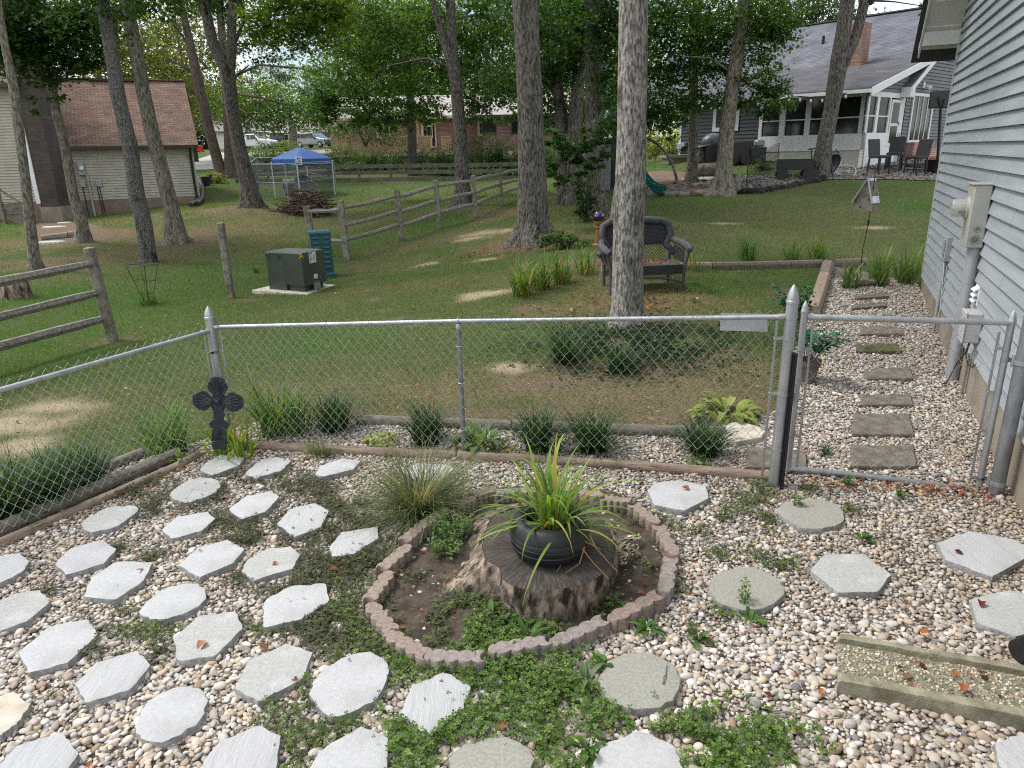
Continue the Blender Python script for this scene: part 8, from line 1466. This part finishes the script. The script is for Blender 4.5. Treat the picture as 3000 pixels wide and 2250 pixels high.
u0,zt_=WGb.hit(2676,281);u1,zb_=WGb.hit(2712,410);sd_=window(WGb,u0,u1,zb_,zt_,rhs,'sliding_door',.11,mull=(u0+(u1-u0)*.25,(u0+u1)/2,u0+(u1-u0)*.75))
u,z=WGb.hit(2703,250);fl=MB();WGb.box(fl,u-.08,u+.08,z-.1,z+.1,.02,.07);fl=fl.build('flood_light',MT['white_paint'],rhs);
for du in(.1,.22):MB().lathe([(.03,0),(.07,.1),(.075,.16),(.01,.165)],WGb.p(u+du,z-.03,.1),10,axis=[WGb.n[0],WGb.n[1],-.5]).build('lamp_head',MT['white_paint'],fl,smooth=True)
MT['step_brick']=brick_mat('step_brick',(.30,.13,.10),(.42,.22,.18),(.5,.44,.4),tuple(np.array([*WGb.d,0])),(0,0,1),.22,.075,.012)
stp=thing('brick_steps','red brick steps below the sliding glass door of the dark house','steps',WGb.p(u0,zB))
for k,(a,b_,y0) in enumerate(((2655,2715,414),(2668,2735,423),(2680,2750,438))):u0,zt_=WGb.hit(a,y0+3);u1,_=WGb.hit(b_,y0);mb=MB();WGb.box(mb,u0,u1,zB-.6,zt_-.12*k,.0+.3*k+.01,.3+.3*k);mb.build('step',MT['step_brick'],stp)
slt=thing('string_lights','string of small clear bulbs hung along the porch gutter','string lights',rkp(pe0,ze0,.3)+DA*2);wr=[];
for k in range(15):
 p_=rkp(pe0-.12,ze0-.02,.3)+DA*(.8+k*.42)+np.array([0,0,-.08*(1-((k%5)-2)**2/4)]);wr.append(p_);MB().ball(p_-[0,0,.13],.045,8,6,(1,1,1.4)).build('bulb',MT['old_white'],slt,smooth=True)
MB().tube(wr,.012,5).build('wire',MT['black_plastic'],slt)
# things on the gravel patio
cp=crop(2400,400,.315)
def gp(px,py,dz=0):return at(px,py,dz)
MT['wicker_dark']=mat('dark_woven_resin',(.010,.009,.009),(.045,.042,.042),30,.6,.6,60)
def barchair(c,yaw,label):
 r=thing('bar_chair',label,'chair',c,'dark woven chairs on the gravel patio');R=np.array(Matrix.Rotation(yaw,3,'Z'));T=lambda x,y,z:np.array(c)+R@np.array([x,y,z]);sc=1.0
 MB().box(T(0,0,.60),(.50,.52,.10),R).build('seat',MT['wicker_dark'],r,bevel=.02);MB().plate([T(-.25,.22,.58),T(.25,.22,.58),T(.25,.33,1.18),T(-.25,.33,1.18)],R@np.array([0,.07,0])).build('backrest',MT['wicker_dark'],r,bevel=.02)
 for x in(-.22,.22):
  for y in(-.22,.24):MB().bar(T(x*1.05,y*1.08,-.03),T(x,y,.56),.05,.05).build('leg',MT['black_metal'],r)
 MB().bar(T(-.22,-.23,.2),T(.22,-.23,.2),.03,.03).build('footrest',MT['black_metal'],r);MB().bar(T(-.22,.25,.2),T(.22,.25,.2),.03,.03).build('stretcher',MT['black_metal'],r)
barchair(gp(2572,512),math.radians(20),'dark woven chair facing the house, leftmost of the three on the gravel patio');barchair(gp(2615,503),math.radians(-35),'dark woven chair turned sideways, middle and farthest of the three');barchair(gp(2678,514),math.radians(-65),'dark woven chair turned to the right, rightmost of the three on the gravel patio')
eq=gp(2583,468);er=thing('target_easel','blue and white ring target board on black easel legs by the porch','target',eq);tb_,bb_=P(2581,365,eq[1]),P(2589,405,eq[1]);h_=tb_[2]-bb_[2];w_=h_*.8;Wt=Wall(tb_+np.array([-w_/2,0,0]),(.8,.5));MB().plate([Wt.p(0,bb_[2]),Wt.p(w_,bb_[2]),Wt.p(w_,tb_[2]),Wt.p(0,tb_[2])],np.array([*-Wt.n*.05,0])).build('board',MT['conduit'],er)
for k,(r_2,cl) in enumerate(((.46,(.02,.05,.35)),(.33,(.75,.75,.75)),(.12,(.55,.03,.03)))):MB().lathe([(h_*r_2*.95,0),(h_*r_2*.95,.004+.003*k),(.001,.004+.003*k)],Wt.p(w_/2,(tb_[2]+bb_[2])/2,.002),24,axis=[*Wt.n,0]).build('ring',mat('target_ring_%d'%k,cl,rough=.5),er)
for a,b_ in(((0,0),(-.55,.1)),((w_*.9,0),(w_*1.1,.05)),((w_*.3,.6),(-.5,.4))):MB().bar(Wt.p(a[0],bb_[2]+.15,-.1-a[1]*.1),(*Wt.p(b_[0],0,-.1)[:2],eq[2]),.045,.045).build('leg',MT['black_metal'],er)
hq=gp(2746,487);pr_=thing('pole_panel','large black rectangular panel tilted on a tall black pole beside the grey house','outdoor panel',hq);tpz=P(2756,318,hq[1]);MB().tube([hq,tpz],.05,10).build('pole',MT['black_metal'],pr_,smooth=True)
MB().plate([P(2721,318,hq[1]),P(2788,316,hq[1]),P(2790,262,hq[1]),P(2727,267,hq[1])],(.02,.10,0)).build('panel',MT['black_plastic'],pr_,bevel=.03);MB().tube([tpz-[0,0,.05],P(2748,282,hq[1])-[0,.06,0]],.02,6).build('bracket',MT['black_metal'],pr_);MB().tube([P(2756,330,hq[1])-[0,.0,0],P(2765,290,hq[1])-[0,.06,0]],.02,6).build('bracket',MT['black_metal'],pr_)
fq=gp(2738,508);fp=thing('fire_pit','round black metal fire pit bowl at the right end of the gravel patio','fire pit',fq);MB().lathe([(.34,.08),(.36,.42),(.40,.46),(.36,.46),(.32,.14),(.01,.12)],fq,20).build('bowl',MT['black_metal'],fp,smooth=True)
for a in(0,2.1,4.2):MB().bar(fq+[.28*math.cos(a),.28*math.sin(a),-.02],fq+[.3*math.cos(a),.3*math.sin(a),.12],.04,.04).build('foot',MT['black_metal'],fp)
bq=gp(2695,494);MB_b=MB().box(bq+[0,.3,.08],(.85,.6,.2));tag(MB_b.build('low_platform',MT['black_plastic'],None,bq,bevel=.02),'low black box platform on the gravel between chairs and fire pit','platform')
tq=gp(2543,466);tr_=thing('fire_tools','black wrought iron fireplace tool rack with firewood by the porch corner','fire tools',tq)
for k in range(5):x=-.4+.18*k;MB().tube([tq+[x,.1*(k%2),0],tq+[x,.1*(k%2),.72+.08*(k%2)]],.018,6).build('tool',MT['black_metal'],tr_);MB().ball(tq+[x,.1*(k%2),.76+.08*(k%2)],.035,8,6).build('finial',MT['black_metal'],tr_,smooth=True)
MB().box(tq+[-.05,-.02,.10],(.85,.4,.22)).build('log_rack',MT['bark_dark'],tr_,bevel=.04);MB().bar(tq+[-.42,0,.5],tq+[.4,0,.5],.02,.02).build('cross_bar',MT['black_metal'],tr_)
for i,(px,lab,m) in enumerate(((2521,'black and white decorative garden ball on the gravel, left one',mat('marbled_ball',(.02,.02,.02),(.6,.6,.58),9,.4,ramp=(.48,.52))),(2538,'cream swirled decorative garden ball on the gravel, right one',mat('cream_ball',(.32,.28,.2),(.6,.56,.45),6,.4)))):q=gp(px,493);tag(MB().ball(q+[0,0,.10],.11,14,10).build('garden_ball',m,None,q,smooth=True),lab,'garden ball','decorative balls on the gravel')
def hook(base,top,label,side,cage,r=.012,hang=None,name='shepherd_hook'):
 a=at(*base);b_=P(*top,a[1]);hk=thing(name,label,'garden hook',a);h=b_[2]-a[2];lean=b_[0]-a[0];pts_=[a+[0,0,-.1],a+[lean*.8,0,h*.85]]+[b_+np.array([side*.09*(1-math.cos(t_)),0,.09*math.sin(t_)-.09]) for t_ in np.linspace(0,3.4,8)]
 MB().tube(pts_,r,6).build('pole',MT['black_metal'],hk,smooth=True);return hk,a,pts_[-1]
hk,a,e=hook((2452,489),(2466,430),'short black hook holding a square lantern near the forked tree',-1,1,.012);ln_=thing('lantern','small square green lantern hanging from a short black hook','lantern',e);MB().box(e-[0,0,.22],(.2,.2,.28)).build('lantern_body',MT['galv_dull'],ln_,bevel=.01);MB().lathe([(.13,0),(.03,.08),(.01,.12)],e-[0,0,.08],4).build('lantern_roof',MT['black_metal'],ln_)
hk,a,e=hook((2490,478),(2499,390),'tall black garden hook carrying a bird feeder before the porch',-1,1,.012);fd=thing('bird_feeder','black tube bird feeder hanging before the white porch skirt','bird feeder',e);MB().lathe([(.03,0),(.07,-.05),(.07,-.28),(.03,-.3)],e,10).build('tube',MT['black_plastic'],fd,smooth=True);MB().bar(e+[-.25,0,-.3],e+[.25,0,-.3],.02,.02).build('perch',MT['black_metal'],fd)
q=gp(2478,517);hp_=thing('hoop_stand','thin grey wire hoop lying against a small stand on the gravel','hoop',q);MB().tube([q+[.33*math.cos(t_),.12*math.sin(t_),.19+.19*math.sin(t_)] for t_ in np.linspace(0,6.28,24)],.012,5).build('hoop',MT['wire'],hp_,smooth=True);MB().tube([q+[-.3,.2,0],q+[-.1,.25,.5],q+[.0,.3,.0]],.015,5).build('stand',MT['wire'],hp_)
q=gp(2442,517);MB_d=MB().lathe([(.01,0),(.25,.04),(.36,.14),(.37,.15),(.25,.06),(.01,.02)],q+[0,0,.34],24,axis=(-.75,-.25,.35));tag(MB_d.build('fire_bowl',MT['black_metal'],None,q,smooth=True),'round black metal bowl leaning against the forked tree','bowl')
wq=gp(2325,524);wg_=thing('garden_wagon','black mesh garden wagon with four tyres and a raised handle','wagon',wq);wa=np.array([.93,-.25,0]);wa/=np.linalg.norm(wa);wb=np.array([-wa[1],wa[0],0]);WR_=np.c_[wa,wb,[0,0,1]];s_=96/ppm(wq)
for sg in(-1,1):MB().box(wq+wb*.28*sg+[0,0,.48],(s_,.03,.34),WR_).build('side_panel',MT['black_plastic'],wg_);MB().box(wq+wa*s_/2*sg+[0,0,.48],(.03,.56,.34),WR_).build('end_panel',MT['black_plastic'],wg_)
MB().box(wq+[0,0,.32],(s_,.58,.04),WR_).build('bed',MT['black_metal'],wg_)
for sx in(-.36,.36):
 MB().bar(wq+wa*s_*sx+wb*.34+[0,0,.17],wq+wa*s_*sx-wb*.34+[0,0,.17],.04,.04).build('axle',MT['black_metal'],wg_)
 for sg in(-1,1):c_=wq+wa*s_*sx+wb*.36*sg+[0,0,.16];t_=MB().lathe([(.08,-.05),(.17,-.05),(.19,-.02),(.19,.02),(.17,.05),(.08,.05)],c_,18,axis=wb).build('wheel',MT['rubber'],wg_,smooth=True);MB().lathe([(.08,-.04),(.08,.04)],c_,12,axis=wb).build('hub',MT['galv_dull'],t_)
MB().tube([wq+wa*s_*.5+[0,0,.25],wq+wa*s_*.42+[0,0,.95]],.025,6).build('handle_bar',MT['black_metal'],wg_);MB().bar(wq+wa*s_*.42+[-.12,0,.95],wq+wa*s_*.42+[.12,0,.98],.05,.05).build('grip',MT['black_plastic'],wg_)
q=gp(2156,556);hb=P(2150,514,q[1])[2]-q[2];tag(MB().box(q+[0,.05,hb/2],(.22,.22,hb+.1),np.array(Matrix.Rotation(.35,3,'Z'))).build('square_post',MT['wood_grey'],None,q,bevel=.01),'short square grey wooden post right of the leaning maple','post')
nf=thing('mesh_fence','low black plastic mesh fence on a thin stake before the wagon','fence',gp(2186,552));a,b_=gp(2186,552),gp(2276,500);hM=.95;MB().tube([a,a+[0,0,hM+.15]],.015,6).build('stake',MT['black_metal'],nf);MB().tube([b_,b_+[0,0,hM]],.015,6).build('stake',MT['black_metal'],nf)
V1,F1=chain_link(a,b_,a[2]+.02,a[2]+hM,b_[2]+.02,b_[2]+hM,.12,.12,.0045);np_mesh('netting',V1,F1,MT['black_plastic'],parent=nf)
pts_=[gp(*q,.05) for q in[(2168,562),(2215,563),(2260,555),(2310,545),(2370,533),(2425,522)]];L=[]
for i in range(5):L+=[pts_[i]+(pts_[i+1]-pts_[i])*u+rng.normal(0,.03,3) for u in np.linspace(0,1,7)[:-1]]
tag(MB().tube(L,[.13*random.uniform(.6,1.25) for _ in L],7).build('fabric_roll',mat('black_ground_fabric',(.006,.006,.007),(.02,.019,.018),6,.9,.8,12),None,pts_[0]),'lumpy roll of black ground fabric along the grey gravel edge','fabric roll')
q=gp(2054,474);tag(MB().lathe([(.26,0),(.25,.5),(.23,.58),(.01,.58)],q,12).build('log_section',MT['bark_grey'],None,q,smooth=True),'upright log section standing at the dark wall','log')
q=gp(1995,474);MBp=MB();MBp.box(q+[.1,.6,.22],(1.5,1.6,.12));MBp.box(q+[.1,.6,.04],(1.3,1.4,.24));tag(MBp.build('wood_platform',MT['wood_grey'],None,q),'low weathered wooden platform at the left end of the dark wall','platform')
q=gp(2090,474);gr=thing('covered_grill','grill under a shiny dark cover with a side shelf at the dark wall','grill',q);MB().ball(q+[0,.2,.75],.5,14,10,(1,.7,.75)).build('cover',mat('shiny_dark_cover',(.02,.022,.03),(.09,.095,.11),5,.35,.8,6),gr,smooth=True);MB().box(q+[0,.2,.3],(.7,.5,.6)).build('cart',MT['black_plastic'],gr);MB().plate([q+[-.75,-.1,.55],q+[.0,-.1,.72],q+[.0,.3,.72],q+[-.75,.3,.55]],(0,0,.03)).build('side_shelf',MT['galv_dull'],gr);MB().bar(q+[-.66,0,0],q+[-.6,0,.57],.05,.05).build('shelf_leg',MT['wood_grey'],gr)
q=gp(2188,482);ct_=thing('wheeled_box','black wheeled storage boxes stacked by the porch corner','storage box',q);MB().box(q+[-.2,.3,.45],(.8,.6,.8)).build('box_body',MT['black_plastic'],ct_,bevel=.03);MB().box(q+[.4,.2,.35],(.6,.6,.6)).build('second_box',MT['black_plastic'],ct_,bevel=.03);MB().lathe([(.2,-.05),(.2,.05)],q+[-.1,-.1,.2],14,axis=(0,1,0)).build('wheel',MT['rubber'],ct_);MB().box(q+[.5,.25,.78],(.35,.35,.25)).build('bundle',MT['galv_dull'],ct_,bevel=.05)
for i,(px,py,r_2,lab) in enumerate([(2029,530,.40,'round grey stone disc at the left foot of the straight yard tree'),(2066,526,.42,'round grey stone disc right of the straight yard tree')]):q=gp(px,py);tag(MB().lathe([(r_2,0),(r_2*1.02,.05),(r_2*.93,.09),(.01,.10)],q,18).build('stone_disc',MT['concrete'],None,q,smooth=True),lab,'stone disc','round stone discs at the yard tree')
def rock(px,py,sz,label,m,cat='rock',group=None,sd=1):
 q=gp(px,py);v,f=ico(3);n_=1+.35*(fbm(v[:,0]*1.6+sd*5,v[:,1]*1.6+v[:,2]*1.3,sd)-.5)*2;v=v*n_[:,None]*np.array(sz);o=np_mesh('rock',v+q+[0,0,sz[2]*.5],f,m,loc=q);return tag(o,label,cat,group)
rock(2070,515,(.42,.3,.3),'dark rough root mass or rock pile behind the right stone disc',MT['bark_grey'],'rock',None,3);rock(2063,572,(.36,.18,.13),'orange tan rock at the gravel edge left of the leaning maple',mat('tan_rock',(.22,.14,.07),(.38,.27,.15),5,.9,.6,9),'rock',None,5);rock(2033,571,(.24,.16,.13),'pinkish grey block at the gravel edge beside the tan rock',MT['edge_brown'],'rock',None,8)
for a,b_,lab in[((1895,574),(1988,574),'low brown edging timber along the grey gravel, left length below the slide'),((1990,575),(2020,575),'short brown edging timber along the grey gravel, next to the pinkish block')]:log([gp(*a),gp(*b_)],.10,MT['timber_grey'],lab,'edging_timber','timber','timbers along the grey gravel',.05)
for pth,lab in[([(1925,545),(1985,540),(2012,532)],'curved edging log between mulch and grey gravel')]:log([gp(*q) for q in pth],.08,MT['timber'],lab,'edging_log','log',None,.05)
q0=gp(1916,572);sl_=thing('slide','lower end of a teal plastic slide emerging behind the pale tree','slide',q0);V=[];F=[];path_=[P(1800,440,q0[1]+1.2),P(1860,490,q0[1]+.7),P(1893,530,q0[1]+.3),P(1912,552,q0[1]+.1),q0+[.12,-.2,.12],q0+[.25,-.45,.10]]
pr=[(-.32,.20),(-.30,.22),(-.24,.02),(0,-.03),(.24,.02),(.30,.22),(.32,.20),(.27,-.03),(0,-.10),(-.27,-.03)]
dirx=np.array([.35,.93,0]);dirx/=np.linalg.norm(dirx)
for p_ in path_:
 for x,z in pr:V.append(p_+dirx*x+np.array([0,0,z]))
n=len(pr)
for i in range(len(path_)-1):
 for k in range(n):F.append((i*n+k,i*n+(k+1)%n,(i+1)*n+(k+1)%n,(i+1)*n+k))
F+=[tuple(range(n))[::-1],tuple((len(path_)-1)*n+k for k in range(n))];ob=MB().add(V,F).build('slide_chute',mat('teal_slide_plastic',(.004,.085,.085),(.008,.11,.11),3,.35),sl_,smooth=True)
q=gp(1984,543);pts_=[P(*c_,q[1]+.25*i) for i,c_ in enumerate([(1984,541),(1981,518),(1971,484),(1952,448),(1925,421),(1900,406),(1870,396),(1830,392)])];pts_[0]=q;tag(MB().tube(pts_,.055,8).build('bent_pole',MT['bark_light'],None,q,smooth=True),'bent grey wooden pole arching from the gravel towards the pale tree','pole')
q=gp(1800,560);ps_=thing('playset','grey plastic play house with a teal roof mostly hidden behind the trunks','play house',q);MB().box(q+[-.35,.4,.9],(.5,.1,1.8)).build('wall_panel',MT['grey_plastic'],ps_,bevel=.02);MB().box(q+[.5,.6,.9],(1.2,.1,1.8)).build('wall_panel',MT['black_plastic'],ps_);MB().box(q+[.6,1.4,2.6],(.12,.12,2.6)).build('post',MT['grey_plastic'],ps_);MB().box(q+[-.3,1.4,2.2],(.12,.12,4.2)).build('post',MT['grey_plastic'],ps_)
rz=P(1800,350,q[1])[2];MB().add([q*[1,1,0]+[-.4,-.2,rz],q*[1,1,0]+[1.5,-.2,rz],q*[1,1,0]+[1.5,2.2,rz],q*[1,1,0]+[-.4,2.2,rz],q*[1,1,0]+[.5,1.,rz+.9]],[(0,1,4),(1,2,4),(2,3,4),(3,0,4),(3,2,1,0)]).build('roof',mat('dark_teal_roof',(.01,.05,.05),rough=.5),ps_)
# wicker bench and gazing ball
bl,br_=gp(1786,866),gp(2003,851);bx=(br_-bl);bx[2]=0;BW=np.linalg.norm(bx);bx/=BW;by=np.array([-bx[1],bx[0],0]);bc=(bl+br_)/2;bz0=min(bl[2],br_[2])
bn=thing('wicker_bench','dark grey wicker loveseat with leaf litter on its seat, behind the pale tree','bench',(bc[0],bc[1],bz0));MT['wicker']=brick_mat('dark_grey_wicker',(.045,.048,.055),(.075,.08,.09),(.015,.015,.017),tuple(bx),(0,0,1),.028,.02,.004,.6,.8);MT['wicker_rim']=mat('wicker_rim',(.04,.042,.048),(.10,.105,.115),60,.65,.8,90,c3=(.22,.15,.10),p3=(.62,.7),s3=18)
def bt(x,y,z):return bc*[1,1,0]+[0,0,bz0]+bx*x+by*y+np.array([0,0,z])
hw2=BW/2;BR=np.c_[bx,by,[0,0,1]]
MB().box(bt(0,.27,.40),(BW-.1,.56,.05),BR).build('seat',MT['wicker_rim'],bn,bevel=.015)
MB().box(bt(0,.0,.35),(BW-.06,.03,.14),BR).build('front_apron',MT['wicker'],bn)
out_=[(-hw2+.12,.66),(-hw2+.03,.80),(-hw2+.06,.96),(-hw2+.16,1.02),(0,1.05),(hw2-.16,1.02),(hw2-.06,.96),(hw2-.03,.80),(hw2-.12,.66)]
MB().plate([bt(x,.52+(z-.42)*.22,z) for x,z in out_],by*.04).build('backrest',MT['wicker'],bn)
MB().tube([bt(x*1.01,.50+(z-.42)*.22,z) for x,z in[(-hw2-.03,.52)]+out_[:1]+out_[1:-1]+out_[-1:]+[(hw2+.03,.52)]],.055,10).build('rolled_rim',MT['wicker_rim'],bn,smooth=True)
V1,F1=chain_link(bt(-hw2+.1,.53,0),bt(hw2-.1,.53,0),bz0+.42,bz0+.66,bz0+.42,bz0+.66,.05,.05,.005);np_mesh('open_weave',V1,F1,MT['wicker_rim'],parent=bn)
V1,F1=chain_link(bt(-hw2+.05,.0,0),bt(hw2-.05,.0,0),bz0+.20,bz0+.28,bz0+.20,bz0+.28,.05,.05,.004);np_mesh('apron_weave',V1,F1,MT['wicker_rim'],parent=bn)
for sg in(-1,1):
 MB().tube([bt(sg*(hw2-.02),.56,.74),bt(sg*(hw2+.06),.3,.70),bt(sg*(hw2+.07),.02,.66),bt(sg*(hw2+.03),-.07,.63)],[.045,.055,.06,.04],8).build('armrest',MT['wicker_rim'],bn,smooth=True)
 MB().tube([bt(sg*(hw2+.05),.0,.64),bt(sg*(hw2-.01),.0,.4),bt(sg*(hw2-.02),.0,-.02)],[.03,.028,.026],8).build('leg',MT['wicker_rim'],bn,smooth=True);MB().tube([bt(sg*(hw2-.05),.52,.6),bt(sg*(hw2-.06),.54,-.02)],.026,8).build('leg',MT['wicker_rim'],bn,smooth=True)
 V1,F1=chain_link(bt(sg*(hw2),.04,0),bt(sg*(hw2),.5,0),bz0+.42,bz0+.60,bz0+.42,bz0+.62,.05,.05,.005);np_mesh('side_weave',V1,F1,MT['wicker_rim'],parent=bn)
MB().tube([bt(x,.0,.14+.10*(1-(x/hw2)**2)) for x in np.linspace(-hw2+.02,hw2-.02,11)],.018,6).build('arched_stretcher',MT['wicker_rim'],bn,smooth=True)
n=420;X=rng.uniform(-hw2+.08,hw2-.08,n);Yb=rng.uniform(.03,.5,n);pts_=np.array([bt(a,b_,.43) for a,b_ in zip(X,Yb)]);o_=litter(pts_[:,0],pts_[:,1],pts_[:,2]+rng.uniform(0,.02,n),.02,.035,np.array([3,2,0,0,26,10,6,8,2.])/57.);V,F,C=join_arrays(o_);tag(np_mesh('bench_leaves',V,F,MT['litter'],cols=C),'tan dry leaves covering the wicker bench seat','leaves',kind='stuff')
gq=gp(1752,722);gb_=thing('gazing_ball','iridescent gazing ball on a turned wooden pedestal behind the bench','gazing ball',gq);zbl=P(1754,634,gq[1]);rb_=17.5/ppm(zbl);MB().lathe([(.13,0),(.13,.04),(.07,.07),(.055,zbl[2]-gq[2]-rb_-.12),(.085,zbl[2]-gq[2]-rb_-.10),(.085,zbl[2]-gq[2]-rb_-.07),(.06,zbl[2]-gq[2]-rb_-.06),(.085,zbl[2]-gq[2]-rb_-.03),(.085,zbl[2]-gq[2]-rb_+.03),(.01,zbl[2]-gq[2]-rb_+.03)],gq,16).build('pedestal',mat('golden_turned_wood',(.20,.10,.025),(.28,.15,.04),6,.5),gb_,smooth=True)
im=mat('iridescent_glass',(.10,.02,.10),(.02,.16,.16),6,.07,metal=.9,c3=(.25,.06,.22),p3=(.5,.6),s3=9);MB().ball((zbl[0],gq[1],zbl[2]),rb_,24,16).build('ball',im,gb_,smooth=True)
# garden pole and bird house
aq=gp(2520,806);pts_=[aq-[0,0,.1]]+[P(*c_,aq[1]) for c_ in[(2528,730),(2545,650),(2556,570),(2563,520),(2564,492),(2556,483),(2547,487),(2541,505),(2536,512)]];gpl=thing('garden_pole','tall thin black garden hook pole rising from the iris bed','garden hook',aq);MB().tube(pts_,.008,6).build('pole',MT['black_metal'],gpl,smooth=True);kq=P(2544,652,aq[1])
for a in range(4):MB().tube([kq+[0,0,-.07],kq+[.022*math.cos(a*1.57),.022*math.sin(a*1.57),0],kq+[0,0,.07]],.004,5).build('twisted_knot',MT['black_metal'],gpl,smooth=True)
sc_=1/ppm(P(2530,570,aq[1]));bo=P(2535,617,aq[1]);bhd=thing('bird_house','weathered A frame bird house with a corrugated metal roof hanging from the pole','bird house',bo);BX=np.array([.62,-.78,0]);BYv=np.array([.78,.62,0])
def bp2(px,py,y):return bo+BX*(px-2527)*sc_/.66+BYv*y+np.array([0,0,(617-py)*sc_])
V=[bp2(a,b_,0) for a,b_ in[(2504,617),(2540,617),(2536,575),(2528,533),(2524,533),(2508,575)]];MB().plate(V,BYv*.24).build('body',MT['wood_grey'],bhd)
def rf_(x0,y0,x1,y1,nm):
 V=[];F=[];n=22
 for i in range(n+1):
  u=i/n;b_=bp2(x0+(x1-x0)*u,y0+(y1-y0)*u,-.05);nn_=np.array([0,0,.008*math.sin(u*44)]);V+=[b_+nn_+[0,0,.02],b_+BYv*.30+nn_+[0,0,.02]]
  if i:F.append((2*i-2,2*i-1,2*i+1,2*i))
 o=MB().add(V,F).build(nm,MT['corr'],bhd,smooth='all');md=o.modifiers.new('thick','SOLIDIFY');md.thickness=.006;return o
MT['corr']=mat('corrugated_tin',(.48,.49,.51),(.62,.63,.65),3,.45,metal=.35,c3=(.20,.12,.07),p3=(.56,.66),s3=2.2);rf_(2526,529,2540,600,'tin_roof');rf_(2525,529,2499,600,'tin_roof')
for px,py in((2516,607),(2531,585)):MB().lathe([(.016,0),(.016,.004),(.001,.004)],bp2(px,py,-.003),10,axis=-BYv).build('entrance_hole',MT['black_plastic'],bhd)
MB().tube([P(2536,512,aq[1]),bp2(2525,529,.1)],.003,4).build('hanger',MT['black_metal'],bhd)
# small things on the left lawn
q=at(437,893);cg=thing('plant_cage','thin wire plant cage around a tuft of grass in the bright lawn','plant cage',q);ht=P(430,775,q[1])[2]-q[2];mb=MB()
for k in range(4):a=k*1.57+.5;MB().tube([q+[.05*math.cos(a),.05*math.sin(a),0],q+[.26*math.cos(a),.2*math.sin(a),ht]],.006,4).build('cage_leg',MT['black_metal'],cg)
for z,r_2 in((.99,.26),(.62,.18),(.3,.11)):MB().tube([q+[r_2*math.cos(t_),r_2*.77*math.sin(t_),ht*z] for t_ in np.linspace(0,6.28,16)],.005,4).build('cage_ring',MT['black_metal'],cg)
strap('grass_tuft','tuft of grey green grass and a young plant inside the wire cage','grass clump',q,110,.42,.012,None,el=(40,88),cols=GMID+[(.12,.16,.10)],seed=150,rad=.14)
q=at(48,872);ss=thing('small_stump','low brown cut stump with a stick across it at the left lawn edge','tree stump',q);r_2=40/ppm(q);MB().lathe([(r_2*1.15,-.1),(r_2,.12),(r_2*.95,.30),(r_2*.9,.32),(.01,.30)],q,18).build('stump_wood',MT['stump_side'],ss,smooth=True);MB().tube([q+[-.35,-.1,.33],q+[.1,.0,.4],q+[.3,.1,.42]],.04,7).build('stick',MT['bark_light'],ss,smooth=True)
